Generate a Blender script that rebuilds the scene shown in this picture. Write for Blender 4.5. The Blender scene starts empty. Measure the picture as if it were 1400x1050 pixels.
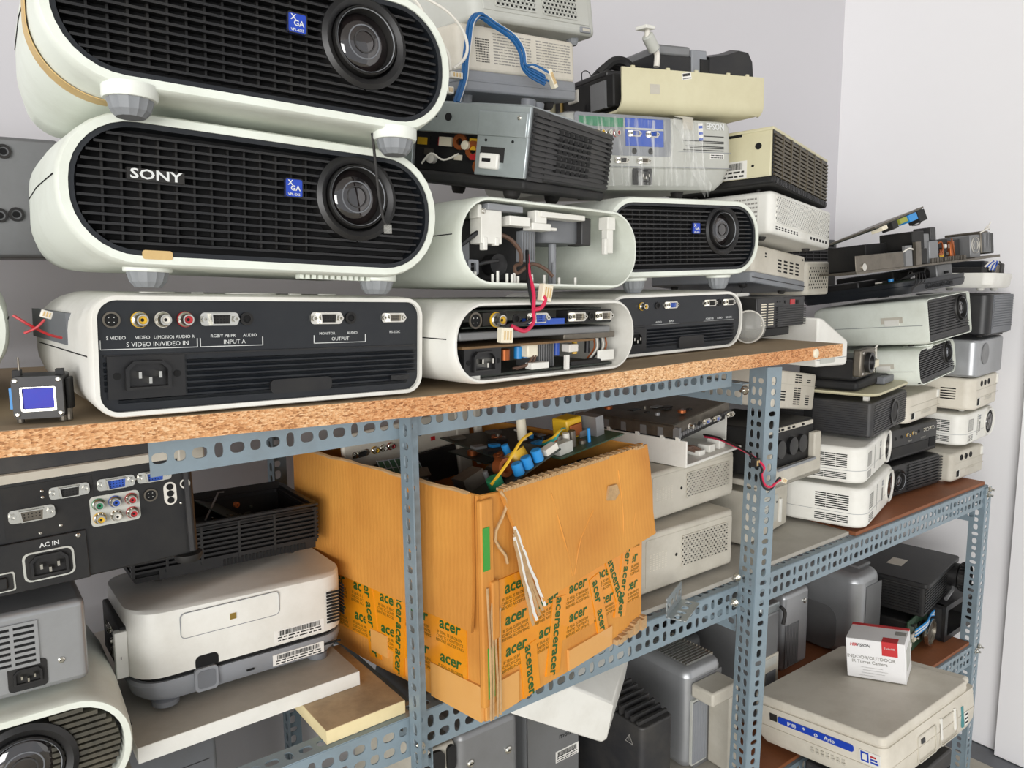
import bpy, bmesh, math, random
from mathutils import Vector, Matrix, Euler

SC = bpy.context.scene
COL = SC.collection
R = math.radians
rnd = random.Random(7)

# ------------------------------------------------------------------ camera
cam_d = bpy.data.cameras.new('camera')
cam_d.sensor_width = 36.0
cam_d.lens = 27.0
cam_d.clip_start = 0.02
cam = bpy.data.objects.new('camera', cam_d)
COL.objects.link(cam)
right = Vector((0.80161647, -0.5976796, -0.01378909))
up = Vector((0.09748985, 0.10792907, 0.98936699))
back = Vector((-0.58983622, -0.79443717, 0.14478541))
cam.matrix_world = Matrix(((right.x, up.x, back.x, 0.0), (right.y, up.y, back.y, 0.0),
                           (right.z, up.z, back.z, 1.27), (0, 0, 0, 1)))
SC.camera = cam

# ------------------------------------------------------------------ light
world = bpy.data.worlds.new('daylight')
SC.world = world
world.use_nodes = True
bg = world.node_tree.nodes['Background']
bg.inputs[0].default_value = (0.93, 0.96, 1.0, 1)
bg.inputs[1].default_value = 0.95

def area(name, loc, target, sx, sy, power, col):
    d = bpy.data.lights.new(name, 'AREA')
    d.shape = 'RECTANGLE'; d.size = sx; d.size_y = sy; d.energy = power; d.color = col
    o = bpy.data.objects.new(name, d); COL.objects.link(o)
    o.location = loc
    o.rotation_euler = (Vector(target) - Vector(loc)).to_track_quat('-Z', 'Y').to_euler()
    return o
area('window_daylight', (-4.4, -4.2, 1.35), (1.3, 0.85, 1.0), 5.2, 2.6, 480, (1.0, 0.985, 0.965))

SC.view_settings.view_transform = 'Standard'
SC.view_settings.look = 'None'
SC.view_settings.exposure = -0.17
SC.view_settings.gamma = 1.0
SC.view_settings.use_curve_mapping = False

# ------------------------------------------------------------------ materials
def lin(c):
    return tuple(((v / 255.0) / 12.92 if v / 255.0 <= 0.04045 else ((v / 255.0 + 0.055) / 1.055) ** 2.4) for v in c)
MATS = {}
def mat(name, rgb, rough=0.5, metal=0.0, dirt=0.25, dirt_rgb=None, scale=14.0, bump=0.0, bscale=300.0, coat=0.0, spec=0.5, fine=0.0):
    """principled material with procedural grime: two noises mix the base with a dirt colour"""
    if name in MATS: return MATS[name]
    m = bpy.data.materials.new(name); m.use_nodes = True
    nt = m.node_tree; b = nt.nodes['Principled BSDF']
    c = lin(rgb)
    d = lin(dirt_rgb) if dirt_rgb else tuple(v * 0.62 for v in c)
    b.inputs['Roughness'].default_value = rough
    b.inputs['Metallic'].default_value = metal
    b.inputs['Specular IOR Level'].default_value = spec
    if coat: b.inputs['Coat Weight'].default_value = coat
    tc = nt.nodes.new('ShaderNodeTexCoord')
    n = nt.nodes.new('ShaderNodeTexNoise'); n.inputs['Scale'].default_value = scale
    n.inputs['Detail'].default_value = 6; n.inputs['Roughness'].default_value = 0.7
    nt.links.new(tc.outputs['Object'], n.inputs['Vector'])
    r = nt.nodes.new('ShaderNodeValToRGB')
    r.color_ramp.elements[0].position = 0.42; r.color_ramp.elements[0].color = (0, 0, 0, 1)
    r.color_ramp.elements[1].position = 0.78; r.color_ramp.elements[1].color = (dirt, dirt, dirt, 1)
    nt.links.new(n.outputs['Fac'], r.inputs[0])
    mx = nt.nodes.new('ShaderNodeMix'); mx.data_type = 'RGBA'
    mx.inputs[6].default_value = (*c, 1); mx.inputs[7].default_value = (*d, 1)
    nt.links.new(r.outputs[0], mx.inputs[0])
    nt.links.new(mx.outputs[2], b.inputs['Base Color'])
    if bump:
        n2 = nt.nodes.new('ShaderNodeTexNoise'); n2.inputs['Scale'].default_value = bscale
        nt.links.new(tc.outputs['Object'], n2.inputs['Vector'])
        bp = nt.nodes.new('ShaderNodeBump'); bp.inputs['Strength'].default_value = bump; bp.inputs['Distance'].default_value = 0.001
        nt.links.new(n2.outputs['Fac'], bp.inputs['Height']); nt.links.new(bp.outputs[0], b.inputs['Normal'])
    MATS[name] = m
    return m

DUST = (150, 140, 118)
WHITE = mat('white_plastic', (226, 231, 221), 0.42, dirt=0.45, dirt_rgb=(176, 176, 158), scale=9)
WHITE2 = mat('white_plastic_plain', (228, 227, 220), 0.42, dirt=0.4, dirt_rgb=(178, 172, 156), scale=9)
RIMW = mat('white_rim', (232, 236, 228), 0.38, dirt=0.3, dirt_rgb=(190, 190, 175), scale=20)
CREAM = mat('aged_cream_plastic', (208, 202, 170), 0.45, dirt=0.4, dirt_rgb=(176, 164, 126), scale=10)
BEIGE = mat('beige_plastic', (214, 208, 194), 0.48, dirt=0.45, dirt_rgb=(158, 148, 128), scale=8)
BEIGE2 = mat('warm_grey_plastic', (196, 191, 178), 0.5, dirt=0.5, dirt_rgb=(140, 132, 114), scale=8)
EPSG = mat('light_grey_plastic', (190, 191, 184), 0.5, dirt=0.4, dirt_rgb=(150, 148, 134), scale=8)
GREYP = mat('grey_plastic', (138, 141, 146), 0.5, dirt=0.35, dirt_rgb=(112, 108, 98), scale=12)
MIDG = mat('mid_grey_plastic', (110, 113, 118), 0.5, dirt=0.35, dirt_rgb=(92, 88, 80), scale=12)
BLACK = mat('black_plastic', (22, 22, 24), 0.42, dirt=0.55, dirt_rgb=(50, 48, 44), scale=16)
BLACKM = mat('black_matte', (15, 15, 16), 0.65, dirt=0.45, dirt_rgb=(58, 54, 48), scale=16)
DARKB = mat('blueish_black_plastic', (20, 24, 30), 0.4, dirt=0.45, dirt_rgb=(46, 48, 48), scale=14)
VOID = mat('dark_inside', (9, 9, 10), 0.85, dirt=0.2)
CHARC = mat('charcoal_plastic', (44, 44, 46), 0.5, dirt=0.45, dirt_rgb=(88, 84, 76), scale=12)
STEEL = mat('galvanised_sheet', (176, 184, 186), 0.38, 0.75, dirt=0.4, dirt_rgb=(120, 122, 120), scale=14)
SILVER = mat('silver_paint', (168, 170, 172), 0.36, 0.55, dirt=0.35, dirt_rgb=(120, 120, 118), scale=8)
SILVD = mat('dull_silver_paint', (132, 133, 134), 0.42, 0.4, dirt=0.4, dirt_rgb=(100, 98, 94), scale=8)
CHROME = mat('bright_metal', (215, 213, 205), 0.22, 1.0, dirt=0.3, dirt_rgb=(150, 145, 130), scale=40)
DMETAL = mat('tarnished_metal', (120, 114, 104), 0.45, 0.8, dirt=0.6, dirt_rgb=(70, 64, 56), scale=30)
BRASS = mat('brass', (190, 160, 90), 0.3, 1.0, dirt=0.3)
RACKM = mat('blue_grey_rack_paint', (130, 147, 157), 0.42, 0.1, dirt=0.45, dirt_rgb=(110, 116, 116), scale=22, coat=0.1)
PCBD = mat('dark_circuit_board', (30, 40, 34), 0.5, dirt=0.7, dirt_rgb=(70, 68, 58), scale=60)
PCBG = mat('green_circuit_board', (40, 72, 52), 0.45, dirt=0.6, dirt_rgb=(80, 88, 66), scale=60)
PCBB = mat('brown_circuit_board', (120, 92, 58), 0.6, dirt=0.6, dirt_rgb=(80, 62, 42), scale=40)
RED = mat('red_plastic', (180, 34, 40), 0.4, dirt=0.2)
YEL = mat('yellow_plastic', (222, 176, 40), 0.4, dirt=0.2)
BLUE = mat('blue_plastic', (40, 82, 178), 0.4, dirt=0.2)
CYAN = mat('bright_blue_plastic', (42, 138, 206), 0.4, dirt=0.15)
GREEN = mat('green_plastic', (40, 128, 88), 0.4, dirt=0.2)
COPPER = mat('copper_wire', (172, 96, 52), 0.4, 0.7, dirt=0.4)
WIREW = mat('white_wire', (222, 218, 208), 0.5, dirt=0.3)
WIREK = mat('black_wire', (26, 26, 28), 0.45, dirt=0.2)
WIRER = mat('pink_red_wire', (206, 40, 78), 0.45, dirt=0.15)
WIREB = mat('blue_wire', (28, 92, 148), 0.45, dirt=0.2)
WIREN = mat('brown_wire', (92, 68, 54), 0.5, dirt=0.2)
WIREG = mat('teal_wire', (52, 160, 150), 0.45, dirt=0.2)
IVORY = mat('ivory_connector', (230, 222, 200), 0.45, dirt=0.3, dirt_rgb=(180, 165, 130), scale=60)
INKW = mat('white_ink', (214, 216, 214), 0.6, dirt=0.15)
INKK = mat('black_ink', (34, 33, 32), 0.7, dirt=0.15)
INKG = mat('grey_ink', (150, 148, 142), 0.7, dirt=0.2)
PAPER = mat('white_label', (228, 226, 220), 0.6, dirt=0.25, dirt_rgb=(196, 190, 178))
BADGE = mat('blue_badge', (28, 66, 176), 0.35, dirt=0.15)
FOOTG = mat('grey_rubber_foot', (134, 137, 140), 0.55, dirt=0.3, scale=30)
RUBBER = mat('black_rubber', (28, 27, 27), 0.7, dirt=0.4, dirt_rgb=(70, 64, 56), scale=40)
TAPEB = mat('aged_beige_tape', (206, 176, 120), 0.5, dirt=0.5, dirt_rgb=(170, 132, 78), scale=30)
LENS = mat('lens_glass', (20, 16, 17), 0.06, dirt=0.4, dirt_rgb=(66, 54, 50), scale=45, coat=1.0, spec=0.8)
LENSP = mat('lens_glass_pale', (112, 116, 124), 0.1, dirt=0.5, dirt_rgb=(90, 84, 84), scale=30, coat=1.0, spec=0.8)
LCD = mat('blue_panel', (20, 34, 170), 0.35, dirt=0.6, dirt_rgb=(60, 30, 160), scale=30, spec=0.3)

def chip_mat():
    m = bpy.data.materials.new('chipboard_edge'); m.use_nodes = True
    nt = m.node_tree; b = nt.nodes['Principled BSDF']; b.inputs['Roughness'].default_value = 0.75
    tc = nt.nodes.new('ShaderNodeTexCoord')
    mp = nt.nodes.new('ShaderNodeMapping'); mp.inputs['Scale'].default_value = (330, 330, 760)
    nt.links.new(tc.outputs['Object'], mp.inputs[0])
    v = nt.nodes.new('ShaderNodeTexVoronoi'); v.inputs['Scale'].default_value = 1.0
    nt.links.new(mp.outputs[0], v.inputs['Vector'])
    r = nt.nodes.new('ShaderNodeValToRGB')
    e = r.color_ramp.elements
    e[0].position = 0.0; e[0].color = (*lin((160, 112, 70)), 1)
    e[1].position = 1.0; e[1].color = (*lin((242, 206, 162)), 1)
    for p, c in ((0.25, (208, 156, 106)), (0.5, (222, 172, 122)), (0.75, (232, 188, 140))):
        k = e.new(p); k.color = (*lin(c), 1)
    sp = nt.nodes.new('ShaderNodeSeparateColor')
    nt.links.new(v.outputs['Color'], sp.inputs[0]); nt.links.new(sp.outputs[0], r.inputs[0])
    n = nt.nodes.new('ShaderNodeTexNoise'); n.inputs['Scale'].default_value = 4; n.inputs['Detail'].default_value = 4
    nt.links.new(tc.outputs['Object'], n.inputs['Vector'])
    mx = nt.nodes.new('ShaderNodeMix'); mx.data_type = 'RGBA'; mx.blend_type = 'MULTIPLY'
    mx.inputs[7].default_value = (*lin((222, 182, 146)), 1)
    r2 = nt.nodes.new('ShaderNodeValToRGB'); r2.color_ramp.elements[0].position = 0.4; r2.color_ramp.elements[1].position = 0.7
    nt.links.new(n.outputs['Fac'], r2.inputs[0]); nt.links.new(r2.outputs[0], mx.inputs[0])
    nt.links.new(r.outputs[0], mx.inputs[6]); nt.links.new(mx.outputs[2], b.inputs['Base Color'])
    bp = nt.nodes.new('ShaderNodeBump'); bp.inputs['Strength'].default_value = 0.5; bp.inputs['Distance'].default_value = 0.002
    nt.links.new(v.outputs['Distance'], bp.inputs['Height']); nt.links.new(bp.outputs[0], b.inputs['Normal'])
    return m
CHIP = chip_mat()

def card_mat(name, rgb, dirt_rgb, axis=0):
    m = bpy.data.materials.new(name); m.use_nodes = True
    nt = m.node_tree; b = nt.nodes['Principled BSDF']; b.inputs['Roughness'].default_value = 0.7
    tc = nt.nodes.new('ShaderNodeTexCoord')
    n = nt.nodes.new('ShaderNodeTexNoise'); n.inputs['Scale'].default_value = 9; n.inputs['Detail'].default_value = 5
    nt.links.new(tc.outputs['Object'], n.inputs['Vector'])
    mx = nt.nodes.new('ShaderNodeMix'); mx.data_type = 'RGBA'
    mx.inputs[6].default_value = (*lin(rgb), 1); mx.inputs[7].default_value = (*lin(dirt_rgb), 1)
    r = nt.nodes.new('ShaderNodeValToRGB'); r.color_ramp.elements[0].position = 0.35; r.color_ramp.elements[1].position = 0.75
    nt.links.new(n.outputs['Fac'], r.inputs[0]); nt.links.new(r.outputs[0], mx.inputs[0]); nt.links.new(mx.outputs[2], b.inputs['Base Color'])
    w = nt.nodes.new('ShaderNodeTexWave'); w.bands_direction = 'XY'[axis] if False else ('X' if axis == 0 else 'Y')
    w.inputs['Scale'].default_value = 44; w.inputs['Distortion'].default_value = 3.0; w.inputs['Detail'].default_value = 2
    nt.links.new(tc.outputs['Object'], w.inputs['Vector'])
    bp = nt.nodes.new('ShaderNodeBump'); bp.inputs['Strength'].default_value = 0.10; bp.inputs['Distance'].default_value = 0.0015
    nt.links.new(w.outputs['Fac'], bp.inputs['Height']); nt.links.new(bp.outputs[0], b.inputs['Normal'])
    return m
CARDX = card_mat('brown_cardboard', (214, 150, 66), (192, 126, 50), 0)
CARDY = card_mat('brown_cardboard_side', (214, 150, 66), (192, 126, 50), 1)
CARDE = mat('cardboard_core', (190, 156, 112), 0.8, dirt=0.6, dirt_rgb=(132, 104, 70), scale=60, bump=0.6, bscale=400)
TAPEO = mat('orange_packing_tape', (228, 146, 24), 0.28, dirt=0.45, dirt_rgb=(200, 116, 16), scale=26, coat=0.3)
TAPEC = mat('clear_brown_tape', (220, 164, 92), 0.3, dirt=0.3, dirt_rgb=(206, 142, 70), scale=26, coat=0.3)
INKGR = mat('green_ink', (24, 86, 36), 0.5, dirt=0.3, dirt_rgb=(50, 96, 30), scale=90)
INKOL = mat('olive_ink', (126, 98, 24), 0.5, dirt=0.3)
PLYE = mat('pale_plywood_edge', (232, 216, 170), 0.6, dirt=0.4, dirt_rgb=(206, 184, 132), scale=30)
PLYT = mat('dusty_plywood_face', (190, 168, 134), 0.7, dirt=0.8, dirt_rgb=(108, 92, 74), scale=11)
MELA = mat('grey_white_melamine', (178, 174, 164), 0.55, dirt=0.55, dirt_rgb=(134, 126, 114), scale=9)
BROWNW = mat('red_brown_wood', (140, 84, 50), 0.55, dirt=0.6, dirt_rgb=(108, 66, 42), scale=30)
DUSTB = mat('dusty_board_top', (158, 138, 110), 0.75, dirt=0.6, dirt_rgb=(138, 120, 96), scale=12)
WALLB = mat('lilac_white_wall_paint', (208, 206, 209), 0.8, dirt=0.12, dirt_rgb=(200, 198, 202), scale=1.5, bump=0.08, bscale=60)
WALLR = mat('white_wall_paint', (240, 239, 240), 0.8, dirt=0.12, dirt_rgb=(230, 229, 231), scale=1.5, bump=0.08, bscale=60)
FLOORM = mat('beige_floor_tile', (190, 184, 168), 0.4, dirt=0.5, dirt_rgb=(150, 142, 126), scale=5)
GSTRIPE = mat('green_tape', (52, 150, 50), 0.35, dirt=0.3)

def wrap_mat():
    m = bpy.data.materials.new('clear_stretch_wrap'); m.use_nodes = True
    nt = m.node_tree; out = nt.nodes['Material Output']; b = nt.nodes['Principled BSDF']
    b.inputs['Base Color'].default_value = (0.9, 0.9, 0.86, 1); b.inputs['Roughness'].default_value = 0.12
    tr = nt.nodes.new('ShaderNodeBsdfTransparent'); mx = nt.nodes.new('ShaderNodeMixShader')
    tc = nt.nodes.new('ShaderNodeTexCoord'); mp = nt.nodes.new('ShaderNodeMapping')
    mp.inputs['Scale'].default_value = (160, 60, 14); mp.inputs['Rotation'].default_value = (0, 0.25, 0)
    nt.links.new(tc.outputs['Object'], mp.inputs[0])
    n = nt.nodes.new('ShaderNodeTexNoise'); n.inputs['Scale'].default_value = 1; n.inputs['Detail'].default_value = 4
    nt.links.new(mp.outputs[0], n.inputs['Vector'])
    r = nt.nodes.new('ShaderNodeValToRGB'); r.color_ramp.elements[0].position = 0.5; r.color_ramp.elements[0].color = (0.07, 0.07, 0.07, 1)
    r.color_ramp.elements[1].position = 0.72; r.color_ramp.elements[1].color = (0.5, 0.5, 0.5, 1)
    nt.links.new(n.outputs['Fac'], r.inputs[0]); nt.links.new(r.outputs[0], mx.inputs[0])
    nt.links.new(tr.outputs[0], mx.inputs[1]); nt.links.new(b.outputs[0], mx.inputs[2]); nt.links.new(mx.outputs[0], out.inputs[0])
    bp = nt.nodes.new('ShaderNodeBump'); bp.inputs['Strength'].default_value = 0.8; bp.inputs['Distance'].default_value = 0.003
    nt.links.new(n.outputs['Fac'], bp.inputs['Height']); nt.links.new(bp.outputs[0], b.inputs['Normal'])
    return m
WRAP = wrap_mat()
def clear_mat():
    m = bpy.data.materials.new('clear_plastic'); m.use_nodes = True
    nt = m.node_tree; out = nt.nodes['Material Output']; b = nt.nodes['Principled BSDF']
    b.inputs['Base Color'].default_value = (0.75, 0.74, 0.68, 1); b.inputs['Roughness'].default_value = 0.15
    tr = nt.nodes.new('ShaderNodeBsdfTransparent'); mx = nt.nodes.new('ShaderNodeMixShader'); mx.inputs[0].default_value = 0.22
    nt.links.new(tr.outputs[0], mx.inputs[1]); nt.links.new(b.outputs[0], mx.inputs[2]); nt.links.new(mx.outputs[0], out.inputs[0])
    return m
CLEAR = clear_mat()

# ------------------------------------------------------------------ mesh helpers
def rr(w, h, r, n=6, cx=0.0, cz=0.0):
    """rounded rectangle outline, counter-clockwise from lower right"""
    r = min(r, w / 2 - 1e-5, h / 2 - 1e-5); pts = []
    for sx, sz, a0 in ((1, -1, -90), (1, 1, 0), (-1, 1, 90), (-1, -1, 180)):
        for i in range(n + 1):
            a = R(a0 + 90.0 * i / n)
            pts.append((cx + sx * (w / 2 - r) + r * math.cos(a), cz + sz * (h / 2 - r) + r * math.sin(a)))
    return pts
def circ(r, n=20, cx=0, cz=0):
    return [(cx + r * math.cos(2 * math.pi * i / n), cz + r * math.sin(2 * math.pi * i / n)) for i in range(n)]

class MB:
    def __init__(s): s.v = []; s.f = []
    def add(s, v, f):
        o = len(s.v); s.v += [tuple(p) for p in v]; s.f += [tuple(i + o for i in q) for q in f]; return s
    def box(s, x0, x1, y0, y1, z0, z1):
        v = [(x, y, z) for z in (z0, z1) for y in (y0, y1) for x in (x0, x1)]
        return s.add(v, [(0, 2, 3, 1), (4, 5, 7, 6), (0, 1, 5, 4), (2, 6, 7, 3), (0, 4, 6, 2), (1, 3, 7, 5)])
    def mbox(s, M, sx, sy, sz):
        v = [M @ Vector((x * sx / 2, y * sy / 2, z * sz / 2)) for z in (-1, 1) for y in (-1, 1) for x in (-1, 1)]
        return s.add(v, [(0, 2, 3, 1), (4, 5, 7, 6), (0, 1, 5, 4), (2, 6, 7, 3), (0, 4, 6, 2), (1, 3, 7, 5)])
    def loft(s, rings, cap0=True, cap1=True, closed=True):
        n = len(rings[0]); v = [p for r_ in rings for p in r_]; f = []
        for k in range(len(rings) - 1):
            for i in range(n if closed else n - 1):
                j = (i + 1) % n
                f.append((k * n + i, k * n + j, (k + 1) * n + j, (k + 1) * n + i))
        if cap0: f.append(tuple(range(n - 1, -1, -1)))
        if cap1: f.append(tuple((len(rings) - 1) * n + i for i in range(n)))
        return s.add(v, f)
    def prism(s, pts, y0, y1):            # outline in XZ, extruded along Y
        return s.loft([[(x, y0, z) for x, z in pts], [(x, y1, z) for x, z in pts]])
    def prismz(s, pts, z0, z1):           # outline in XY, extruded along Z
        return s.loft([[(x, y, z0) for x, y in pts], [(x, y, z1) for x, y in pts]])
    def frame(s, outer, inner, y0, y1):   # ring in XZ
        return s.loft([[(x, y1, z) for x, z in outer], [(x, y0, z) for x, z in outer], [(x, y0, z) for x, z in inner],
                       [(x, y1, z) for x, z in inner], [(x, y1, z) for x, z in outer]], False, False)
    def lathe(s, prof, c=(0, 0, 0), axis='y', n=20, cap=True):   # prof: (radius, offset along the axis)
        rings = []
        for r_, t in prof:
            ring = []
            for i in range(n):
                a = 2 * math.pi * i / n; p, q = r_ * math.cos(a), r_ * math.sin(a)
                ring.append({'y': (c[0] + p, c[1] + t, c[2] + q), 'z': (c[0] + p, c[1] + q, c[2] + t), 'x': (c[0] + t, c[1] + p, c[2] + q)}[axis])
            rings.append(ring)
        return s.loft(rings, cap, cap)
    def tube(s, pts, r_, n=6):
        pts = [Vector(p) for p in pts]; rings = []
        for i, p in enumerate(pts):
            t = (pts[min(i + 1, len(pts) - 1)] - pts[max(i - 1, 0)])
            if t.length < 1e-9: t = Vector((0, 0, 1))
            t.normalize()
            u = t.cross(Vector((0.31, 0.95, 0.05))); u = u if u.length > 1e-3 else t.cross(Vector((1, 0, 0)))
            u.normalize(); w = t.cross(u)
            rings.append([tuple(p + r_ * (math.cos(2 * math.pi * k / n) * u + math.sin(2 * math.pi * k / n) * w)) for k in range(n)])
        return s.loft(rings)
    def mesh(s, name, m=None, M=None, smooth=0.6):
        me = bpy.data.meshes.new(name)
        v = [tuple(M @ Vector(p)) for p in s.v] if M else s.v
        me.from_pydata(v, [], s.f)
        bm = bmesh.new(); bm.from_mesh(me)
        bmesh.ops.recalc_face_normals(bm, faces=bm.faces)
        if smooth:
            for f in bm.faces: f.smooth = True
            for e in bm.edges:
                if len(e.link_faces) != 2 or e.calc_face_angle(3) > smooth: e.smooth = False
        bm.to_mesh(me); bm.free()
        if m: me.materials.append(m)
        return me
    def build(s, name, m, parent=None, M=None, bevel=0.0, seg=2, smooth=0.6):
        o = bpy.data.objects.new(name, s.mesh(name, m, M, smooth)); COL.objects.link(o)
        if parent: o.parent = parent
        if bevel:
            b = o.modifiers.new('bevel', 'BEVEL'); b.width = bevel; b.segments = seg; b.limit_method = 'ANGLE'; b.angle_limit = R(40)
            b.harden_normals = False
        return o

def spline(pts, k=5):
    """Catmull-Rom through pts"""
    P = [Vector(p) for p in pts]; out = []
    for i in range(len(P) - 1):
        a, b, c, d = P[max(i - 1, 0)], P[i], P[i + 1], P[min(i + 2, len(P) - 1)]
        for j in range(k):
            t = j / k
            out.append(0.5 * ((2 * b) + (c - a) * t + (2 * a - 5 * b + 4 * c - d) * t * t + (3 * b - 3 * c + d - a) * t ** 3))
    out.append(P[-1]); return out

def tag(o, label, cat, group=None, kind=None):
    if label: o['label'] = label
    if cat: o['category'] = cat
    if group: o['group'] = group
    if kind: o['kind'] = kind
    return o
def thing(name, label, cat, loc=(0, 0, 0), rot=(0, 0, 0), group=None):
    """rot = yaw, pitch, roll in degrees"""
    o = bpy.data.objects.new(name, None); COL.objects.link(o)
    o.empty_display_size = 0.02
    o.location = loc; o.rotation_mode = 'YXZ'; o.rotation_euler = (R(rot[1]), R(rot[2]), R(rot[0]))
    return tag(o, label, cat, group)
def struct(o): o['kind'] = 'structure'; return o
def inst(name, me, parent, M=None):
    o = bpy.data.objects.new(name, me); COL.objects.link(o)
    if parent: o.parent = parent
    if M: o.matrix_local = M
    return o

FONT_CACHE = {}
def text_mesh(s, size, m, bold=0.0, sx=1.0, shear=0.0, ext=0.0001):
    key = (s, size, m.name, bold, sx, shear)
    if key in FONT_CACHE: return FONT_CACHE[key]
    c = bpy.data.curves.new('t', 'FONT'); c.body = s; c.size = size; c.align_x = 'CENTER'; c.align_y = 'CENTER'
    c.offset = bold; c.extrude = ext; c.shear = shear; c.resolution_u = 2
    o = bpy.data.objects.new('t', c); COL.objects.link(o)
    dg = bpy.context.evaluated_depsgraph_get()
    me = bpy.data.meshes.new_from_object(o.evaluated_get(dg))
    bpy.data.objects.remove(o); bpy.data.curves.remove(c)
    # text lies in XY facing +Z -> stand it up in XZ facing -Y
    for v in me.vertices:
        x, y, z = v.co; v.co = (x * sx, -z, y)
    me.materials.clear(); me.materials.append(m)
    me.name = 'lettering'
    FONT_CACHE[key] = me
    return me

# panel frames: local x = right, z = up, -y = outward, seen from outside the face
def FM(side, W, D, H):
    if side == 'front': return Matrix.Translation((0, -D / 2, 0))
    if side == 'left': return Matrix.Translation((-W / 2, 0, 0)) @ Matrix.Rotation(R(-90), 4, 'Z')
    if side == 'right': return Matrix.Translation((W / 2, 0, 0)) @ Matrix.Rotation(R(90), 4, 'Z')
    if side == 'top': return Matrix.Translation((0, 0, H)) @ Matrix.Rotation(R(-90), 4, 'X')
    if side == 'back': return Matrix.Translation((0, D / 2, 0)) @ Matrix.Rotation(R(180), 4, 'Z')

class Panel:
    def __init__(s, parent, side, W, D, H): s.p = parent; s.M = FM(side, W, D, H)
    def box(s, name, x0, x1, z0, z1, out, m, depth=0.001, bevel=0.0, parent=None, label=None):
        o = MB().box(x0, x1, -out, depth, z0, z1).build(name, m, parent or s.p, s.M, bevel)
        if label: o['label'] = label
        return o
    def rplate(s, name, cx, cz, w, h, r, out, m, depth=0.001, parent=None):
        return MB().prism(rr(w, h, r, 4, cx, cz), -out, depth).build(name, m, parent or s.p, s.M)
    def text(s, t, x, z, size, m, out=0.0006, parent=None, bold=0.0, sx=1.0, ang=0, shear=0.0, name='lettering'):
        return inst(name, text_mesh(t, size, m, bold, sx, shear), parent or s.p,
                    s.M @ Matrix.Translation((x, -out, z)) @ Matrix.Rotation(R(-ang), 4, 'Y'))
    def port(s, kind, x, z, out=0.0, parent=None, name=None, ang=0, sc=1.0):
        me, nm = PORTS[kind]
        return inst(name or nm, me, parent or s.p, s.M @ Matrix.Translation((x, -out, z)) @ Matrix.Rotation(R(-ang), 4, 'Y') @ Matrix.Scale(sc, 4))
    def grille(s, x0, x1, z0, z1, cols, rows, m, bar=0.0016, vbar=None, out=0.0018, dark=None, split=False, names=('vent_backing', 'vent_grille', 'slat'), stagger=False):
        """real bars standing over a dark recess plate"""
        vbar = vbar or bar
        MB().box(x0, x1, -0.0003, 0.001, z0, z1).build(names[0], dark or VOID, s.p, s.M)
        hz = [z0 + (z1 - z0) * i / rows for i in range(rows + 1)]
        if split:
            for z in hz: MB().box(x0, x1, -out, 0.0, z - bar / 2, z + bar / 2).build(names[2], m, s.p, s.M)
            g = MB()
        else:
            g = MB()
            for z in hz: g.box(x0, x1, -out, 0.0, z - bar / 2, z + bar / 2)
        if stagger:
            w = (x1 - x0) / cols
            for j in range(rows):
                for i in range(cols + 1):
                    x = x0 + w * i + (w / 2 if j % 2 else 0)
                    if x > x1: continue
                    g.box(x - vbar / 2, min(x + vbar / 2, x1), -out, 0.0, hz[j], hz[j + 1])
        elif cols:
            for i in range(cols + 1):
                x = x0 + (x1 - x0) * i / cols
                g.box(x - vbar / 2, x + vbar / 2, -out * 1.02, 0.0, z0 - bar / 2, z1 + bar / 2)
        if g.v: g.build(names[1], m, s.p, s.M)
    def slots(s, x0, x1, z0, z1, cols, rows, gapx=0.25, gapz=0.45, m=None, name='vent_slot', out=0.0003):
        """dark slots, one joined part"""
        g = MB(); w = (x1 - x0) / cols; h = (z1 - z0) / rows
        for i in range(cols):
            for j in range(rows):
                g.box(x0 + w * (i + gapx / 2), x0 + w * (i + 1 - gapx / 2), -out, 0.001, z0 + h * (j + gapz / 2), z0 + h * (j + 1 - gapz / 2))
        return g.build(name, m or VOID, s.p, s.M)
    def sticker(s, x, z, w, h, lines=3, m=None, out=0.0004, bar=True, ang=0, name='label_sticker', ink=None):
        M = s.M @ Matrix.Translation((x, 0, z)) @ Matrix.Rotation(R(-ang), 4, 'Y')
        o = MB().box(-w / 2, w / 2, -out, 0.0005, -h / 2, h / 2).build(name, m or PAPER, s.p, M)
        g = MB(); rs = random.Random(int(x * 1e4) + int(w * 1e4))
        n = lines + (2 if bar else 0)
        for k in range(lines):
            zz = -h / 2 + h * (k + 0.6) / (n + 0.2); hh = h / (n + 0.2) * 0.42; xx = -w * 0.44
            while xx < w * 0.42:
                l = rs.uniform(0.05, 0.16) * w
                g.box(xx, min(xx + l, w * 0.44), -out - 0.0002, 0, zz - hh / 2, zz + hh / 2); xx += l + 0.03 * w
        if bar:
            xx = -w * 0.42
            while xx < w * 0.4:
                l = rs.choice((0.006, 0.011, 0.018)) * w
                g.box(xx, xx + l, -out - 0.0002, 0, h * 0.02, h * 0.4); xx += l + rs.choice((0.006, 0.012)) * w
        inst('print', g.mesh('print', ink or INKK), o, M)
        return o

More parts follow.
